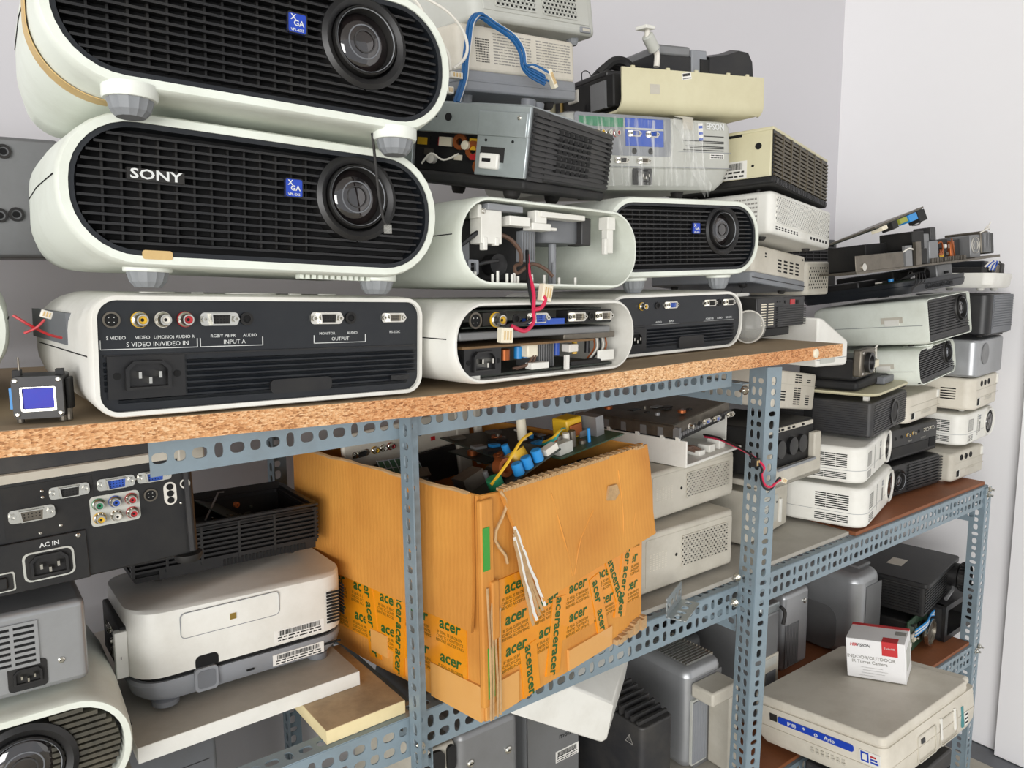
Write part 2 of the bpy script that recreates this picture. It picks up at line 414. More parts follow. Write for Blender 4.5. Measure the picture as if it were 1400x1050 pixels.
# ------------------------------------------------------------------ shared port meshes (facing -y)
def two(meshes):
    """joins (MB, material) pairs into one mesh with several material slots"""
    v = []; f = []; mi = []; ms = []
    for mb, m in meshes:
        o = len(v); v += mb.v; f += [tuple(i + o for i in q) for q in mb.f]
        if m not in ms: ms.append(m)
        mi += [ms.index(m)] * len(mb.f)
    me = bpy.data.meshes.new('port'); me.from_pydata(v, [], f)
    for m in ms: me.materials.append(m)
    for p, k in zip(me.polygons, mi): p.material_index = k
    bm = bmesh.new(); bm.from_mesh(me); bmesh.ops.recalc_face_normals(bm, faces=bm.faces)
    for q in bm.faces: q.smooth = True
    for e in bm.edges:
        if len(e.link_faces) != 2 or e.calc_face_angle(3) > 0.6: e.smooth = False
    bm.to_mesh(me); bm.free()
    return me
def dsub(col, w=0.0165, pins=5, rows=3):
    o = [(-w / 2 + 0.001, -0.0045), (w / 2 - 0.001, -0.0045), (w / 2, 0.0045), (-w / 2, 0.0045)]
    i = [(x * 0.86, z * 0.8) for x, z in o]
    shell = MB().frame(o, i, -0.0055, 0.0); core = MB().prism(i, -0.0035, 0.0)
    pl = MB().prism(rr(w + 0.014, 0.0105, 0.003, 3), -0.0012, 0.0005)
    nut = MB()
    for sx in (-1, 1): nut.lathe([(0.0027, 0), (0.0027, -0.0042), (0.0014, -0.0042), (0.0014, -0.001)], (sx * (w / 2 + 0.0042), 0, 0), n=6, cap=False)
    pin = MB()
    for r_ in range(rows):
        for c in range(pins):
            x = (c - (pins - 1) / 2) * w * 0.15; z = (r_ - (rows - 1) / 2) * 0.0023
            pin.box(x - 0.0004, x + 0.0004, -0.0038, 0, z - 0.0004, z + 0.0004)
    return two([(pl, CHROME), (shell, CHROME), (core, col), (nut, CHROME), (pin, VOID)])
def rca(col):
    return two([(MB().lathe([(0.0058, 0), (0.0058, -0.002), (0.0046, -0.003), (0.0042, -0.009), (0.0032, -0.009), (0.003, -0.002)], n=16, cap=False), CHROME),
                (MB().lathe([(0.0062, 0.0004), (0.0062, -0.0012)], n=16), col), (MB().lathe([(0.0032, 0), (0.0032, -0.0075)], n=12), col),
                (MB().lathe([(0.0013, 0), (0.0013, -0.0077)], n=8), VOID)])
def jack(r_=0.0032, m=None):
    return two([(MB().lathe([(r_ * 1.7, 0), (r_ * 1.7, -0.0012), (r_, -0.0014), (r_, 0.0002)], n=16, cap=False), m or BLACKM), (MB().lathe([(r_, 0.0002), (r_, -0.0002)], n=12), VOID)])
def svid():
    g = MB()
    for k in range(4):
        a = R(45 + 90 * k); x, z = 0.0025 * math.cos(a), 0.0025 * math.sin(a); g.box(x - 0.0004, x + 0.0004, -0.0006, 0, z - 0.0004, z + 0.0004)
    return two([(MB().lathe([(0.0062, 0), (0.0062, -0.001), (0.0048, -0.001), (0.0048, 0.0)], n=18, cap=False), DMETAL), (MB().lathe([(0.0048, 0), (0.0048, -0.0003)], n=16), VOID), (g, CHROME)])
def iec():
    o = [(-0.0135, -0.0085), (0.0135, -0.0085), (0.0135, 0.005), (0.009, 0.0095), (-0.009, 0.0095), (-0.0135, 0.005)]
    i = [(x * 0.84, z * 0.8) for x, z in o]
    pins = MB()
    for x, z in ((-0.006, 0.001), (0.006, 0.001), (0, -0.0025)): pins.box(x - 0.0009, x + 0.0009, -0.006, 0.006, z - 0.002, z + 0.002)
    return two([(MB().frame(o, i, -0.003, 0.0), BLACK), (MB().frame(i, [(x * 0.98, z * 0.98) for x, z in i], -0.001, 0.011), BLACKM), (MB().prism(i, 0.0005, 0.001), VOID), (pins, CHROME)])
PORTS = {'vga': (dsub(BLUE), 'vga_port'), 'vgak': (dsub(BLACKM), 'vga_port'), 'serial': (dsub(DMETAL, 0.017, 5, 2), 'serial_port'),
         'rca_y': (rca(YEL), 'rca_jack'), 'rca_w': (rca(WIREW), 'rca_jack'), 'rca_r': (rca(RED), 'rca_jack'), 'rca_g': (rca(GREEN), 'rca_jack'), 'rca_b': (rca(BLUE), 'rca_jack'),
         'jack': (jack(), 'audio_jack'), 'jackw': (jack(0.0042, WIREW), 'audio_jack'), 'svideo': (svid(), 'svideo_port'), 'iec': (iec(), 'power_inlet'),
         'screw': (two([(MB().lathe([(0.0032, 0), (0.003, -0.0012), (0.0018, -0.002), (0.0006, -0.002)], n=12), CHROME), (MB().box(-0.0018, 0.0018, -0.0022, 0, -0.0003, 0.0003), VOID)]), 'screw'),
         'hole': (two([(MB().lathe([(0.003, 0.0003), (0.003, -0.0003)], n=14), VOID)]), 'screw_hole')}

def foot_mesh(r_, h, m, ribs=True, cap=None):
    n = 28; g = MB(); rings = []
    for t, k in ((0, 0.62), (0.15, 0.72), (0.35, 0.86), (0.95, 1.0), (1.0, 1.0)):
        rings.append([((r_ * k * (1 - (0.06 if ribs and i % 2 else 0))) * math.cos(2 * math.pi * i / n), r_ * k * (1 - (0.06 if ribs and i % 2 else 0)) * math.sin(2 * math.pi * i / n), -h + h * t) for i in range(n)])
    g.loft(rings)
    return g.mesh('foot', m, smooth=0.3)
# ================================================================== the room
FZ = -0.07
WALLC = mat('grey_white_ceiling', (186, 184, 182), 0.85, dirt=0.1, scale=2)
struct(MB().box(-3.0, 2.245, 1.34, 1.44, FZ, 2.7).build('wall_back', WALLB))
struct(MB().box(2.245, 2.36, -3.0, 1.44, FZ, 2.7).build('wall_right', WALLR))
struct(MB().box(2.222, 2.245, -3.0, 0.78, FZ, 2.7).build('trim_1', WALLR))
struct(MB().box(-3.0, 2.36, -3.0, 1.44, 2.7, 2.8).build('ceiling', WALLC))
fl = thing('floor', None, None, (0, 0, 0)); struct(fl)
MB().box(-3.0, 2.36, -3.0, 1.44, FZ - 0.1, FZ - 0.003).build('screed', MIDG, fl)
tm = MB().prismz([(-0.1985, -0.1985), (0.1985, -0.1985), (0.1985, 0.1985), (-0.1985, 0.1985)], FZ - 0.003, FZ).mesh('tile', FLOORM)
for i in range(13):
    for j in range(11):
        inst('tile', tm, fl, Matrix.Translation((-2.84 + 0.4 * i, -2.82 + 0.4 * j, 0)))

# ================================================================== slotted-angle rack
def plate_holes(mb, w, L, rows, pitch, T, seed=0):
    """perforated strip: x in 0..w, z in 0..L, mapped by T"""
    m = w * (0.2 if rows == 1 else 0.1)
    cw = (w - 2 * m) / rows
    def q(x0, x1, z0, z1): mb.add([T @ Vector(p) for p in ((x0, 0, z0), (x1, 0, z0), (x1, 0, z1), (x0, 0, z1))], [(0, 1, 2, 3)])
    n = int(L / pitch); ze = n * pitch
    q(0, m, 0, L); q(w - m, w, 0, L)
    if L - ze > 1e-4: q(m, w - m, ze, L)
    for r_ in range(rows):
        for k in range(n):
            cx = m + cw * (r_ + 0.5); cz = pitch * (k + 0.5); kk = (k + r_ * 2 + seed) % 4
            hx, hz = ((0.30, 0.40), (0.30, 0.30), (0.30, 0.40), (0.42, 0.24))[kk]
            hx *= min(cw, pitch); hz *= pitch
            per = []; a, b = cw / 2, pitch / 2
            for (x0, z0), (x1, z1) in (((-a, -b), (a, -b)), ((a, -b), (a, b)), ((a, b), (-a, b)), ((-a, b), (-a, -b))):
                for t in (0, 0.25, 0.5, 0.75): per.append((x0 + (x1 - x0) * t, z0 + (z1 - z0) * t))
            v = [T @ Vector((cx + x, 0, cz + z)) for x, z in per]
            for x, z in per:
                t = math.atan2(z / b, x / a); c, s_ = math.cos(t), math.sin(t)
                p = 2.6; d = (abs(c) ** p + abs(s_) ** p) ** (-1 / p)
                v.append(T @ Vector((cx + hx * c * d, 0, cz + hz * s_ * d)))
            mb.add(v, [(i, (i + 1) % 16, 16 + (i + 1) % 16, 16 + i) for i in range(16)])
def angle_iron(name, parent, M, L, wa, wb, ra=1, rb=1, pitch=0.018, seed=0):
    g = MB()
    plate_holes(g, wa, L, ra, pitch, M, seed)
    plate_holes(g, wb, L, rb, pitch, M @ Matrix.Rotation(R(90), 4, 'Z'), seed + 1)
    o = g.build(name, RACKM, parent)
    s = o.modifiers.new('thick', 'SOLIDIFY'); s.thickness = 0.0018; s.offset = 0
    return o
rack = thing('shelving_rack', 'blue-grey slotted angle iron shelving rack carrying all the projectors', 'rack', (0, 0, FZ))
def MX(x, y, z, cx, cy, cz):   # columns = images of local axes
    return Matrix(((cx[0], cy[0], cz[0], x), (cx[1], cy[1], cz[1], y), (cx[2], cy[2], cz[2], z - FZ), (0, 0, 0, 1)))
X_, Y_, Z_ = Vector((1, 0, 0)), Vector((0, 1, 0)), Vector((0, 0, 1))
# posts
angle_iron('post', rack, MX(0.404, 0.757, 0.674, X_, -Y_, Z_), 0.446, 0.022, 0.026)
lean = Matrix.Rotation(R(1.9), 3, 'Y') @ Matrix.Rotation(R(-9), 3, 'Z')
angle_iron('post', rack, MX(0.9965, 0.722, FZ, lean @ X_, lean @ Y_, lean @ Z_), 1.186, 0.032, 0.036, 1, 2, 0.0175)
angle_iron('post', rack, MX(1.972, 0.757, FZ, X_, Y_, Z_), 0.81, 0.032, 0.032)
for x in (-0.35, 0.404, 1.03, 1.972):
    angle_iron('back_post', rack, MX(x, 1.21, FZ, X_, -Y_, Z_), 1.17, 0.03, 0.03)
# beams: corner at the top front edge, leg A hanging down, leg B running back
def beam(name, x0, x1, y, z, wa, wb, ra, rb, pitch=0.018, seed=0, back=False):
    return angle_iron(name, rack, MX(x0, y, z, -Z_, (-Y_ if back else Y_), X_), x1 - x0, wa, wb, ra, rb, pitch, seed)
beam('front_beam', 0.144, 1.0, 0.762, 1.1185, 0.034, 0.03, 1, 1)
beam('back_beam', -0.4, 1.06, 1.2, 1.1185, 0.034, 0.03, 1, 1, back=True)
beam('front_beam', -0.45, 1.992, 0.7605, 0.744, 0.050, 0.030, 2, 1, 0.019, 1)
beam('back_beam', -0.45, 1.992, 1.2, 0.744, 0.05, 0.03, 2, 1, 0.019, back=True)
beam('front_beam', -0.45, 1.992, 0.7605, 0.338, 0.050, 0.030, 2, 1, 0.019, 2)
beam('back_beam', -0.45, 1.992, 1.2, 0.338, 0.05, 0.03, 2, 1, 0.019, back=True)
for x in (0.44, 1.04, 1.955):
    for z in (0.69, 0.285) if x != 1.04 else (1.083, 0.69, 0.285):
        angle_iron('cross_beam', rack, MX(x, 0.77, z, -Z_, X_, Y_), 0.42, 0.034, 0.026)
bolt = two([(MB().lathe([(0.0052, 0.0), (0.0052, -0.0035), (0.0034, -0.0055)], n=6), CHROME), (MB().lathe([(0.0075, 0.0008), (0.0075, -0.0006)], n=16), CHROME),
            (MB().lathe([(0.0026, -0.005), (0.0024, -0.011)], n=10), CHROME)])
for (x, y, z, rz) in ((0.4145, 0.7555, 0.703, 0), (0.4235, 0.7555, 0.1, 0), (1.012, 0.7445, 1.079, -90), (1.001, 0.744, 0.728, -90), (1.006, 0.7445, 0.77, -90),
                      (1.985, 0.755, 0.722, 0), (1.99, 0.755, 0.735, 0), (1.985, 0.755, 0.322, 0), (1.999, 0.755, 0.33, 0)):
    inst('bolt', bolt, rack, Matrix.Translation((x, y, z - FZ)) @ Matrix.Rotation(R(rz), 4, 'Z'))

# ------------------------------------------------------------------ shelf boards
prof = [(-0.45, 1.168), (0.03, 1.156), (0.21, 1.150), (0.31, 1.146), (0.40, 1.1425), (0.49, 1.1415), (0.60, 1.1425), (0.84, 1.1455), (1.0, 1.145), (1.192, 1.145)]
def chip_z(x):
    for (a, za), (b, zb) in zip(prof, prof[1:]):
        if x <= b: return za + (zb - za) * (x - a) / (b - a)
    return prof[-1][1]
t = 0.0205
core = MB().loft([[(x, 0.688, z - t), (x, 1.19, z - t), (x, 1.19, z - 0.0004), (x, 0.688, z - 0.0004)] for x, z in prof])
face = MB().loft([[(x, 0.6885, z - 0.0006), (x, 1.1895, z - 0.0006), (x, 1.1895, z), (x, 0.6885, z)] for x, z in prof])
cb = bpy.data.objects.new('shelf_board', two([(core, CHIP), (face, DUSTB)])); COL.objects.link(cb)
tag(cb, 'long sagging chipboard shelf with raw speckled edge under the upper row of projectors', 'shelf board')
inst('edge_cap', two([(MB().lathe([(0.0075, 0), (0.0075, -0.002), (0.005, -0.0035), (0.0018, -0.004)], n=18), IVORY)]), cb, Matrix.Translation((1.113, 0.688, 1.1345)))
def board(name, label, x0, x1, y0, y1, z0, z1, medge, mtop, rot=0, bev=0.0):
    cx, cy = (x0 + x1) / 2, (y0 + y1) / 2; w, d = x1 - x0, y1 - y0
    o = bpy.data.objects.new(name, two([(MB().box(-w / 2, w / 2, -d / 2, d / 2, 0, z1 - z0 - 0.0004), medge), (MB().box(-w / 2 + 0.0004, w / 2 - 0.0004, -d / 2 + 0.0004, d / 2 - 0.0004, z1 - z0 - 0.0005, z1 - z0), mtop)]))
    COL.objects.link(o); o.location = (cx, cy, z0); o.rotation_euler = (0, 0, R(rot))
    return tag(o, label, 'shelf board')
board('shelf_board', 'small pale plywood board with stained top lying on the beam beside the taped carton', 0.302, 0.403, 0.769, 0.95, 0.7455, 0.762, PLYE, PLYT, 1.0)
board('shelf_board', 'grey-white laminate board carrying the white projector with barcode stickers', 0.122, 0.376, 0.834, 1.16, 0.7625, 0.7805, WHITE2, MELA, 0.3)
board('shelf_board', 'thin dusty board under the lens-front projector at the bottom left', -0.42, 0.118, 0.775, 1.16, 0.7455, 0.753, MELA, MELA)
board('shelf_board', 'dusty grey-white laminate board under the two perforated projectors', 0.56, 1.40, 0.776, 1.18, 0.7455, 0.753, MELA, MELA)
board('shelf_board', 'red-brown wooden board at the far right end of the middle shelf', 1.405, 1.985, 0.765, 1.17, 0.7455, 0.753, BROWNW, BROWNW)
board('shelf_board', 'brown wooden board of the lowest shelf', 1.10, 1.966, 0.765, 1.17, 0.3395, 0.347, BROWNW, BROWNW)
board('shelf_board', 'grey laminate board of the lowest shelf under the standing silver projectors', -0.42, 1.095, 0.77, 1.18, 0.3395, 0.347, MELA, MELA)
# ================================================================== wide projectors with rounded ends
def sony_shell(t, W, D, H, rear_round=0.5, m=WHITE, hollow=False, rim=0.0085, r0=0.47):
    def ring(y, w, h, r_): return [(x, y, z) for x, z in rr(w, h, r_, 8, 0, H / 2)]
    y0 = -D / 2
    rings = [ring(y0 + D, W * 0.9, H * 0.84, H * 0.22), ring(y0 + D - 0.012, W * 0.965, H * 0.94, H * 0.27), ring(y0 + D - 0.06, W * 1.01, H * 0.985, H * 0.36),
             ring(y0 + D * 0.4, W * 1.018, H, H * 0.42), ring(y0 + 0.012, W, H, H * r0), ring(y0 + 0.002, W - 0.002, H - 0.002, H * r0), ring(y0, W - 0.005, H - 0.005, H * r0 - 0.002),
             ring(y0, W - 2 * rim, H - 2 * rim, H * r0 - rim)]
    depth = D - 0.02 if hollow else 0.022
    if hollow: rings += [ring(y0 + D * 0.4, W - 0.011, H - 0.011, H * 0.40), ring(y0 + depth, W * 0.92, H * 0.9, H * 0.3)]
    else: rings += [ring(y0 + depth, W - 2 * rim, H - 2 * rim, H * r0 - rim)]
    MB().loft(rings, True, True).build('shell', m, t)
    # seam line around the body, a thin groove on each side
    for sx in (-1, 1):
        pts = [(sx * (W / 2 + 0.0001), y0 + 0.012, H * 0.56), (sx * (W * 0.509 + 0.0002), y0 + D * 0.4, H * 0.56), (sx * (W * 0.505 + 0.0002), y0 + D - 0.06, H * 0.56), (sx * W * 0.4785, y0 + D - 0.012, H * 0.56)]
        MB().tube(pts, 0.0006, 4).build('seam', VOID, t)
    return y0
def lens(t, x, y, z, R0, mh=BLACK, glass=LENS):
    """housing cone, barrel ring and glass, facing -y"""
    h = MB().lathe([(R0, 0.012), (R0, -0.001), (R0 * 0.96, -0.003), (R0 * 0.86, -0.0005), (R0 * 0.82, 0.008)], (x, y, z), n=40, cap=False).build('lens_housing', mh, t)
    MB().lathe([(R0 * 0.80, 0.010), (R0 * 0.78, -0.005), (R0 * 0.75, -0.006), (R0 * 0.72, -0.004), (R0 * 0.68, 0.006)], (x, y, z), n=40, cap=False).build('lens_barrel', BLACKM, h)
    MB().lathe([(R0 * 0.70, 0.006), (R0 * 0.62, 0.003), (R0 * 0.45, 0.0005), (R0 * 0.22, -0.0009), (0.0004, -0.0012)], (x, y, z), n=36).build('lens_glass', glass, h)
    for k_, (rk, zk) in enumerate(((0.52, 0.0022), (0.40, 0.0002), (0.27, -0.0012))): MB().lathe([(R0 * rk, zk + 0.0002), (R0 * rk, zk - 0.0006), (R0 * (rk - 0.03), zk - 0.0006), (R0 * (rk - 0.03), zk + 0.0002), (R0 * rk, zk + 0.0002)], (x, y, z), n=36, cap=False).build('reflection_ring', (CHARC, MIDG, CHARC)[k_], h)  # thin grey rings modelled in place of the ring reflections in the glass
    MB().lathe([(R0 * 0.735, -0.0035), (R0 * 0.725, -0.0055), (R0 * 0.71, -0.0045)], (x, y, z), n=40, cap=False).build('lens_bezel', GREYP, h)
def foot(t, me, x, y, cap=0.0, rc=0.0):
    o = inst('foot', me, t, Matrix.Translation((x, y, -cap)))
    if cap:
        MB().lathe([(rc, 0.004), (rc, -cap * 0.7), (rc * 0.95, -cap)], (x, y, 0), 'z', 24).build('foot_collar', RIMW, o, Matrix.Translation((-x, -y, cap)))
    return o
FOOT_G = foot_mesh(0.0165, 0.017, FOOTG)
FOOT_A = foot_mesh(0.0165, 0.0125, FOOTG)
FOOT_K = foot_mesh(0.012, 0.012, RUBBER, False)
FOOT_S = foot_mesh(0.008, 0.006, RUBBER, False)
FOOT_W = foot_mesh(0.009, 0.007, WHITE2, False)
def louvre_front(t, W, D, H, logo=True, badge=True, rows=12, rim=0.0085):
    """black louvred face, lens and badge set in the rim"""
    y0 = -D / 2; iw, ih = W - 2 * rim, H - 2 * rim; r_ = H * 0.47 - rim
    MB().prism(rr(iw, ih, r_, 8, 0, H / 2), y0 + 0.0175, y0 + 0.0215).build('grille_backing', VOID, t)
    MB().frame(rr(iw, ih, r_, 8, 0, H / 2), rr(iw - 0.008, ih - 0.008, r_ - 0.004, 8, 0, H / 2), y0 + 0.0015, y0 + 0.02).build('grille_surround', DARKB, t)
    iw -= 0.008; ih -= 0.008; r_ -= 0.004
    lx, lz, lr = W * 0.244, H * 0.60, H * 0.33
    z_lo, z_hi = H / 2 - ih / 2, H / 2 + ih / 2
    # plain strips at the top and bottom of the face
    band = 0.006
    step = (ih - 2 * band) / rows
    def chord(z):
        dz = abs(z - H / 2) - (ih / 2 - r_)
        return iw / 2 - r_ + (math.sqrt(max(r_ * r_ - dz * dz, 0)) if dz > 0 else r_)
    for k in range(rows + 1):
        z = z_lo + band + step * k; c = chord(z) - 0.0015; d = abs(z - lz)
        segs = [(-c, c)]
        if d < lr:
            e = math.sqrt(lr * lr - d * d); segs = [(-c, lx - e + 0.002), (lx + e - 0.002, c)]
        for a, b in segs:
            if b - a < 0.006: continue
            g = MB(); hh = 0.001
            g.add([(a, y0 + 0.004, z + hh), (b, y0 + 0.004, z + hh), (b, y0 + 0.018, z + hh + 0.002), (a, y0 + 0.018, z + hh + 0.002),
                   (a, y0 + 0.004, z - hh), (b, y0 + 0.004, z - hh), (b, y0 + 0.018, z - hh + 0.002), (a, y0 + 0.018, z - hh + 0.002)],
                  [(0, 1, 2, 3), (7, 6, 5, 4), (0, 4, 5, 1), (1, 5, 6, 2), (2, 6, 7, 3), (3, 7, 4, 0)])
            g.build('louvre', BLACK, t)
    g = MB(); x = -iw / 2 + 0.02; k = 0
    while x < lx - lr - 0.002:
        c = ih / 2 - 0.006
        if abs(x) > iw / 2 - r_: c = (ih / 2 - r_) + math.sqrt(max(r_ * r_ - (abs(x) - iw / 2 + r_) ** 2, 0)) - 0.004
        g.box(x - 0.0009, x + 0.0009, y0 + 0.011, y0 + 0.0178, H / 2 - c, H / 2 + c); x += 0.0135
    g.build('grille_ribs', BLACKM, t)
    # lens well, offset outward bulge on the right as on the real face
    MB().lathe([(lr * 1.03, 0.015), (lr * 1.0, -0.001), (lr * 0.9, -0.0035), (lr * 0.78, -0.001), (lr * 0.72, 0.009)], (lx, y0 + 0.004, lz), n=44, cap=False).build('lens_surround', BLACK, t)
    lens(t, lx, y0 + 0.005, lz + 0.001, lr * 0.93)
    P = Panel(t, 'front', W, D, H)
    if badge:
        bx, bz, s = lx - lr - 0.021, H * 0.62, 0.0165
        b = MB().prism(rr(s, s, 0.0022, 4, bx, bz), -0.0022, -0.0005).build('badge', BADGE, t, P.M @ Matrix.Translation((0, 0.004, 0)))
        MB().frame(rr(s, s, 0.0022, 4, bx, bz), rr(s - 0.0016, s - 0.0016, 0.0016, 4, bx, bz), -0.0026, 0).build('badge_border', BLACKM, b, P.M @ Matrix.Translation((0, 0.004, 0)))
        for tx, dx, dz, sz in (('X', -0.0032, 0.0042, 0.0062), ('GA', 0.0012, -0.0003, 0.0062), ('VPL-EX5', 0, -0.0055, 0.003)):
            inst('lettering', text_mesh(tx, sz, INKW, 0.00012 if sz > 0.004 else 0.00004), b, P.M @ Matrix.Translation((bx + dx, 0.0014, bz + dz)))
    if logo:
        lxx = -W * 0.285; lzz = H * 0.60
        pl = MB().box(lxx - 0.021, lxx + 0.021, -0.0012, 0.004, lzz - 0.0045, lzz + 0.0045).build('logo_plate', BLACKM, t, P.M @ Matrix.Translation((0, 0.0035, 0)))
        inst('lettering', text_mesh('SONY', 0.0105, INKW, 0.0002, 1.35), pl, P.M @ Matrix.Translation((lxx, 0.0021, lzz)))

CATP = 'projector'
GS = 'white louvre-fronted projectors on the upper shelf'
# --- top one
W, D, H = 0.327, 0.25, 0.118
t = thing('projector', 'topmost white louvre-fronted projector at the upper left, beige tape round its side', CATP, (0.236, 0.752, 1.3955), (-1.5, -2.0, 3.0), GS)
sony_shell(t, W, D, H); louvre_front(t, W, D, H, logo=False)
for x in (-0.104, 0.112): foot(t, FOOT_A, x, -D / 2 + 0.012, 0.006, 0.0195)
st = MB()
pr = rr(W + 0.0012, H + 0.0012, H * 0.45, 12, 0, H / 2); pr = [p for p in pr if p[0] < -W * 0.28 and p[1] < H * 0.92]
pr.sort(key=lambda p: p[1]); pr = [p for p in pr]
st.loft([[(x * 1.012, -D / 2 + 0.045, z), (x * 1.016, -D / 2 + 0.062, z)] for x, z in sorted(pr, key=lambda p: math.atan2(p[1] - H / 2, p[0]) % (2 * math.pi), reverse=True)], False, False, closed=False)
o = st.build('tape_strip', TAPEB, t); sm = o.modifiers.new('thick', 'SOLIDIFY'); sm.thickness = 0.0008; sm.offset = 0
# --- second one
W, D, H = 0.323, 0.255, 0.1185
t = thing('projector', 'second louvre-fronted projector from the top at the upper left, white wordmark on its grille', CATP, (0.237, 0.786, 1.2695), (-0.6, -1.2, 3.1), GS)
sony_shell(t, W, D, H); louvre_front(t, W, D, H, logo=True)
for x in (-0.094, 0.113): foot(t, FOOT_A, x, -D / 2 + 0.034, 0.003, 0.019)
g = MB()
for k in range(12): g.box(0.03 + k * 0.006, 0.0335 + k * 0.006, -D / 2 + 0.02, -D / 2 + 0.03, -0.0035, 0.004)
g.build('underside_ribs', WHITE, t)
MB().prism(rr(0.022, 0.007, 0.002, 3), -0.0006, 0.003).build('scuff', TAPEB, t, Matrix.Translation((-0.093, -D / 2 - 0.0001, 0.0095)))
# --- cable tie hanging off the top one
h = thing('cable_tie', 'thin dark strap dangling in front of the second projector lens', 'strap', (0.329, 0.643, 1.392))
P0 = Vector((0.329, 0.643, 1.392))
MB().tube([Vector(p) - P0 for p in spline([(0.327, 0.645, 1.394), (0.327, 0.641, 1.368), (0.329, 0.641, 1.342), (0.333, 0.642, 1.32), (0.337, 0.642, 1.313)])], 0.0014, 5).build('strap', RUBBER, h)
MB().box(-0.003, 0.003, -0.002, 0.002, -0.008, 0.0).build('buckle', CLEAR, h, Matrix.Translation((0.0085, -0.001, -0.078)))
# --- partly seen one at the left edge
W, D, H = 0.314, 0.262, 0.118
t = thing('projector', 'white louvre-fronted projector cut off by the left edge, only its rounded end showing', CATP, (-0.106, 0.938, 1.172), (-2, -1, 2.0), GS)
sony_shell(t, W, D, H); louvre_front(t, W, D, H, logo=False, badge=False)
for x in (-0.08, 0.11): foot(t, FOOT_S, x, -D / 2 + 0.034)
# --- third one, right of the open shells
W, D, H = 0.316, 0.262, 0.112
t = thing('projector', 'white louvre-fronted projector with lens and small blue badge right of the open shells', CATP, (0.891, 0.886, 1.258), (-3.0, -0.6, -0.6), GS)
sony_shell(t, W, D, H); louvre_front(t, W, D, H, logo=False)
foot(t, FOOT_G, -0.08, -D / 2 + 0.03, 0.004, 0.019); foot(t, FOOT_G, 0.098, -D / 2 + 0.03, 0.004, 0.019)

# ------------------------------------------------------------------ rear-facing ones
def rear_face(t, W, D, H, rows=7, rim=0.0055, r0=0.2, full=True):
    """flat black connector panel with ribs, seen from the back of the machine"""
    y0 = -D / 2; iw, ih = W - 2 * rim, H - 2 * rim; r_ = H * r0 - rim
    MB().prism(rr(iw, ih, r_, 6, 0, H / 2), y0 + 0.004, y0 + 0.012).build('connector_panel', DARKB, t)
    zt = H * 0.655
    MB().box(-iw / 2 + 0.004, iw / 2 - 0.004, y0 + 0.0025, y0 + 0.005, zt - 0.016, zt - 0.0145).build('panel_ledge', BLACK, t)
    z_hi = zt - 0.019; z_lo = H / 2 - ih / 2 + 0.006; st = (z_hi - z_lo) / rows
    for k in range(rows):
        z = z_lo + st * k; a = -iw / 2 + (0.004 if z > r_ + rim else 0.014); b = -a
        spans = [(a, -W * 0.46), (-W * 0.265, b)] if z > H * 0.12 else [(a, b)]
        for p, q in spans:
            g = MB()
            g.add([(p, y0 + 0.0045, z), (q, y0 + 0.0045, z), (q, y0 + 0.0012, z + st * 0.72), (p, y0 + 0.0012, z + st * 0.72), (p, y0 + 0.0045, z + st * 0.78), (q, y0 + 0.0045, z + st * 0.78)],
                  [(0, 1, 2, 3), (3, 2, 5, 4), (0, 3, 4), (1, 5, 2), (0, 4, 5, 1)])
            g.build('rib', DARKB, t)
    return Panel(t, 'front', W, D, H)
def rear_body(t, W, D, H, rim=0.0055, r0=0.2):
    y0 = -D / 2
    def ring(y, w, h, r_): return [(x, y, z) for x, z in rr(w, h, r_, 7, 0, H / 2)]
    MB().loft([ring(D / 2, W * 0.96, H * 0.95, H * 0.4), ring(D / 2 - 0.05, W, H, H * 0.42), ring(y0 + 0.05, W, H, H * 0.3), ring(y0 + 0.012, W, H, H * r0 + 0.004), ring(y0 + 0.002, W - 0.002, H - 0.002, H * r0),
               ring(y0, W - 0.004, H - 0.004, H * r0 - 0.002), ring(y0, W - 2 * rim, H - 2 * rim, H * r0 - rim), ring(y0 + 0.013, W - 2 * rim, H - 2 * rim, H * r0 - rim)]).build('shell', WHITE2, t)
    for sx in (-1, 1): MB().tube([(sx * (W / 2 + 0.0001), y0 + 0.012, H * 0.5), (sx * (W / 2 + 0.0001), D / 2 - 0.05, H * 0.5)], 0.0006, 4).build('seam', VOID, t)
W, D, H = 0.315, 0.255, 0.1015
t = thing('projector', 'backwards white projector with video jacks and power inlet at the left of the chipboard', CATP, (0.2375, 0.817, 1.1505), (4.4, 0.1, 2.4), 'projectors showing their black connector panels on the upper shelf')
rear_body(t, W, D, H); P = rear_face(t, W, D, H)
zz = H * 0.79; o_ = -0.003
for kind, x in (('svideo', -0.141), ('rca_y', -0.120), ('rca_w', -0.102), ('rca_r', -0.084), ('vgak', -0.055), ('jack', -0.031), ('vgak', 0.047), ('jack', 0.073), ('serial', 0.122)):
    P.port(kind, x, zz, o_ - 0.0005 + 0.0, sc=1.08 if kind != 'serial' else 0.9)
for x, z, s, tx in ((-0.138, 0.0655, 0.0040, 'S VIDEO'), (-0.118, 0.0655, 0.0040, 'VIDEO'), (-0.093, 0.0655, 0.0038, 'L(MONO) AUDIO R'), (-0.106, 0.060, 0.0052, 'S VIDEO IN/VIDEO IN'),
                    (-0.052, 0.0655, 0.0040, 'RGB/Y PB PR'), (-0.028, 0.0655, 0.0040, 'AUDIO'), (-0.042, 0.060, 0.0052, 'INPUT A'), (0.048, 0.0655, 0.0036, 'MONITOR'), (0.075, 0.0655, 0.0036, 'AUDIO'), (0.062, 0.060, 0.0048, 'OUTPUT'), (0.124, 0.0655, 0.0036, 'RS-232C')):
    P.text(tx, x, z, s, INKW, -0.0036)
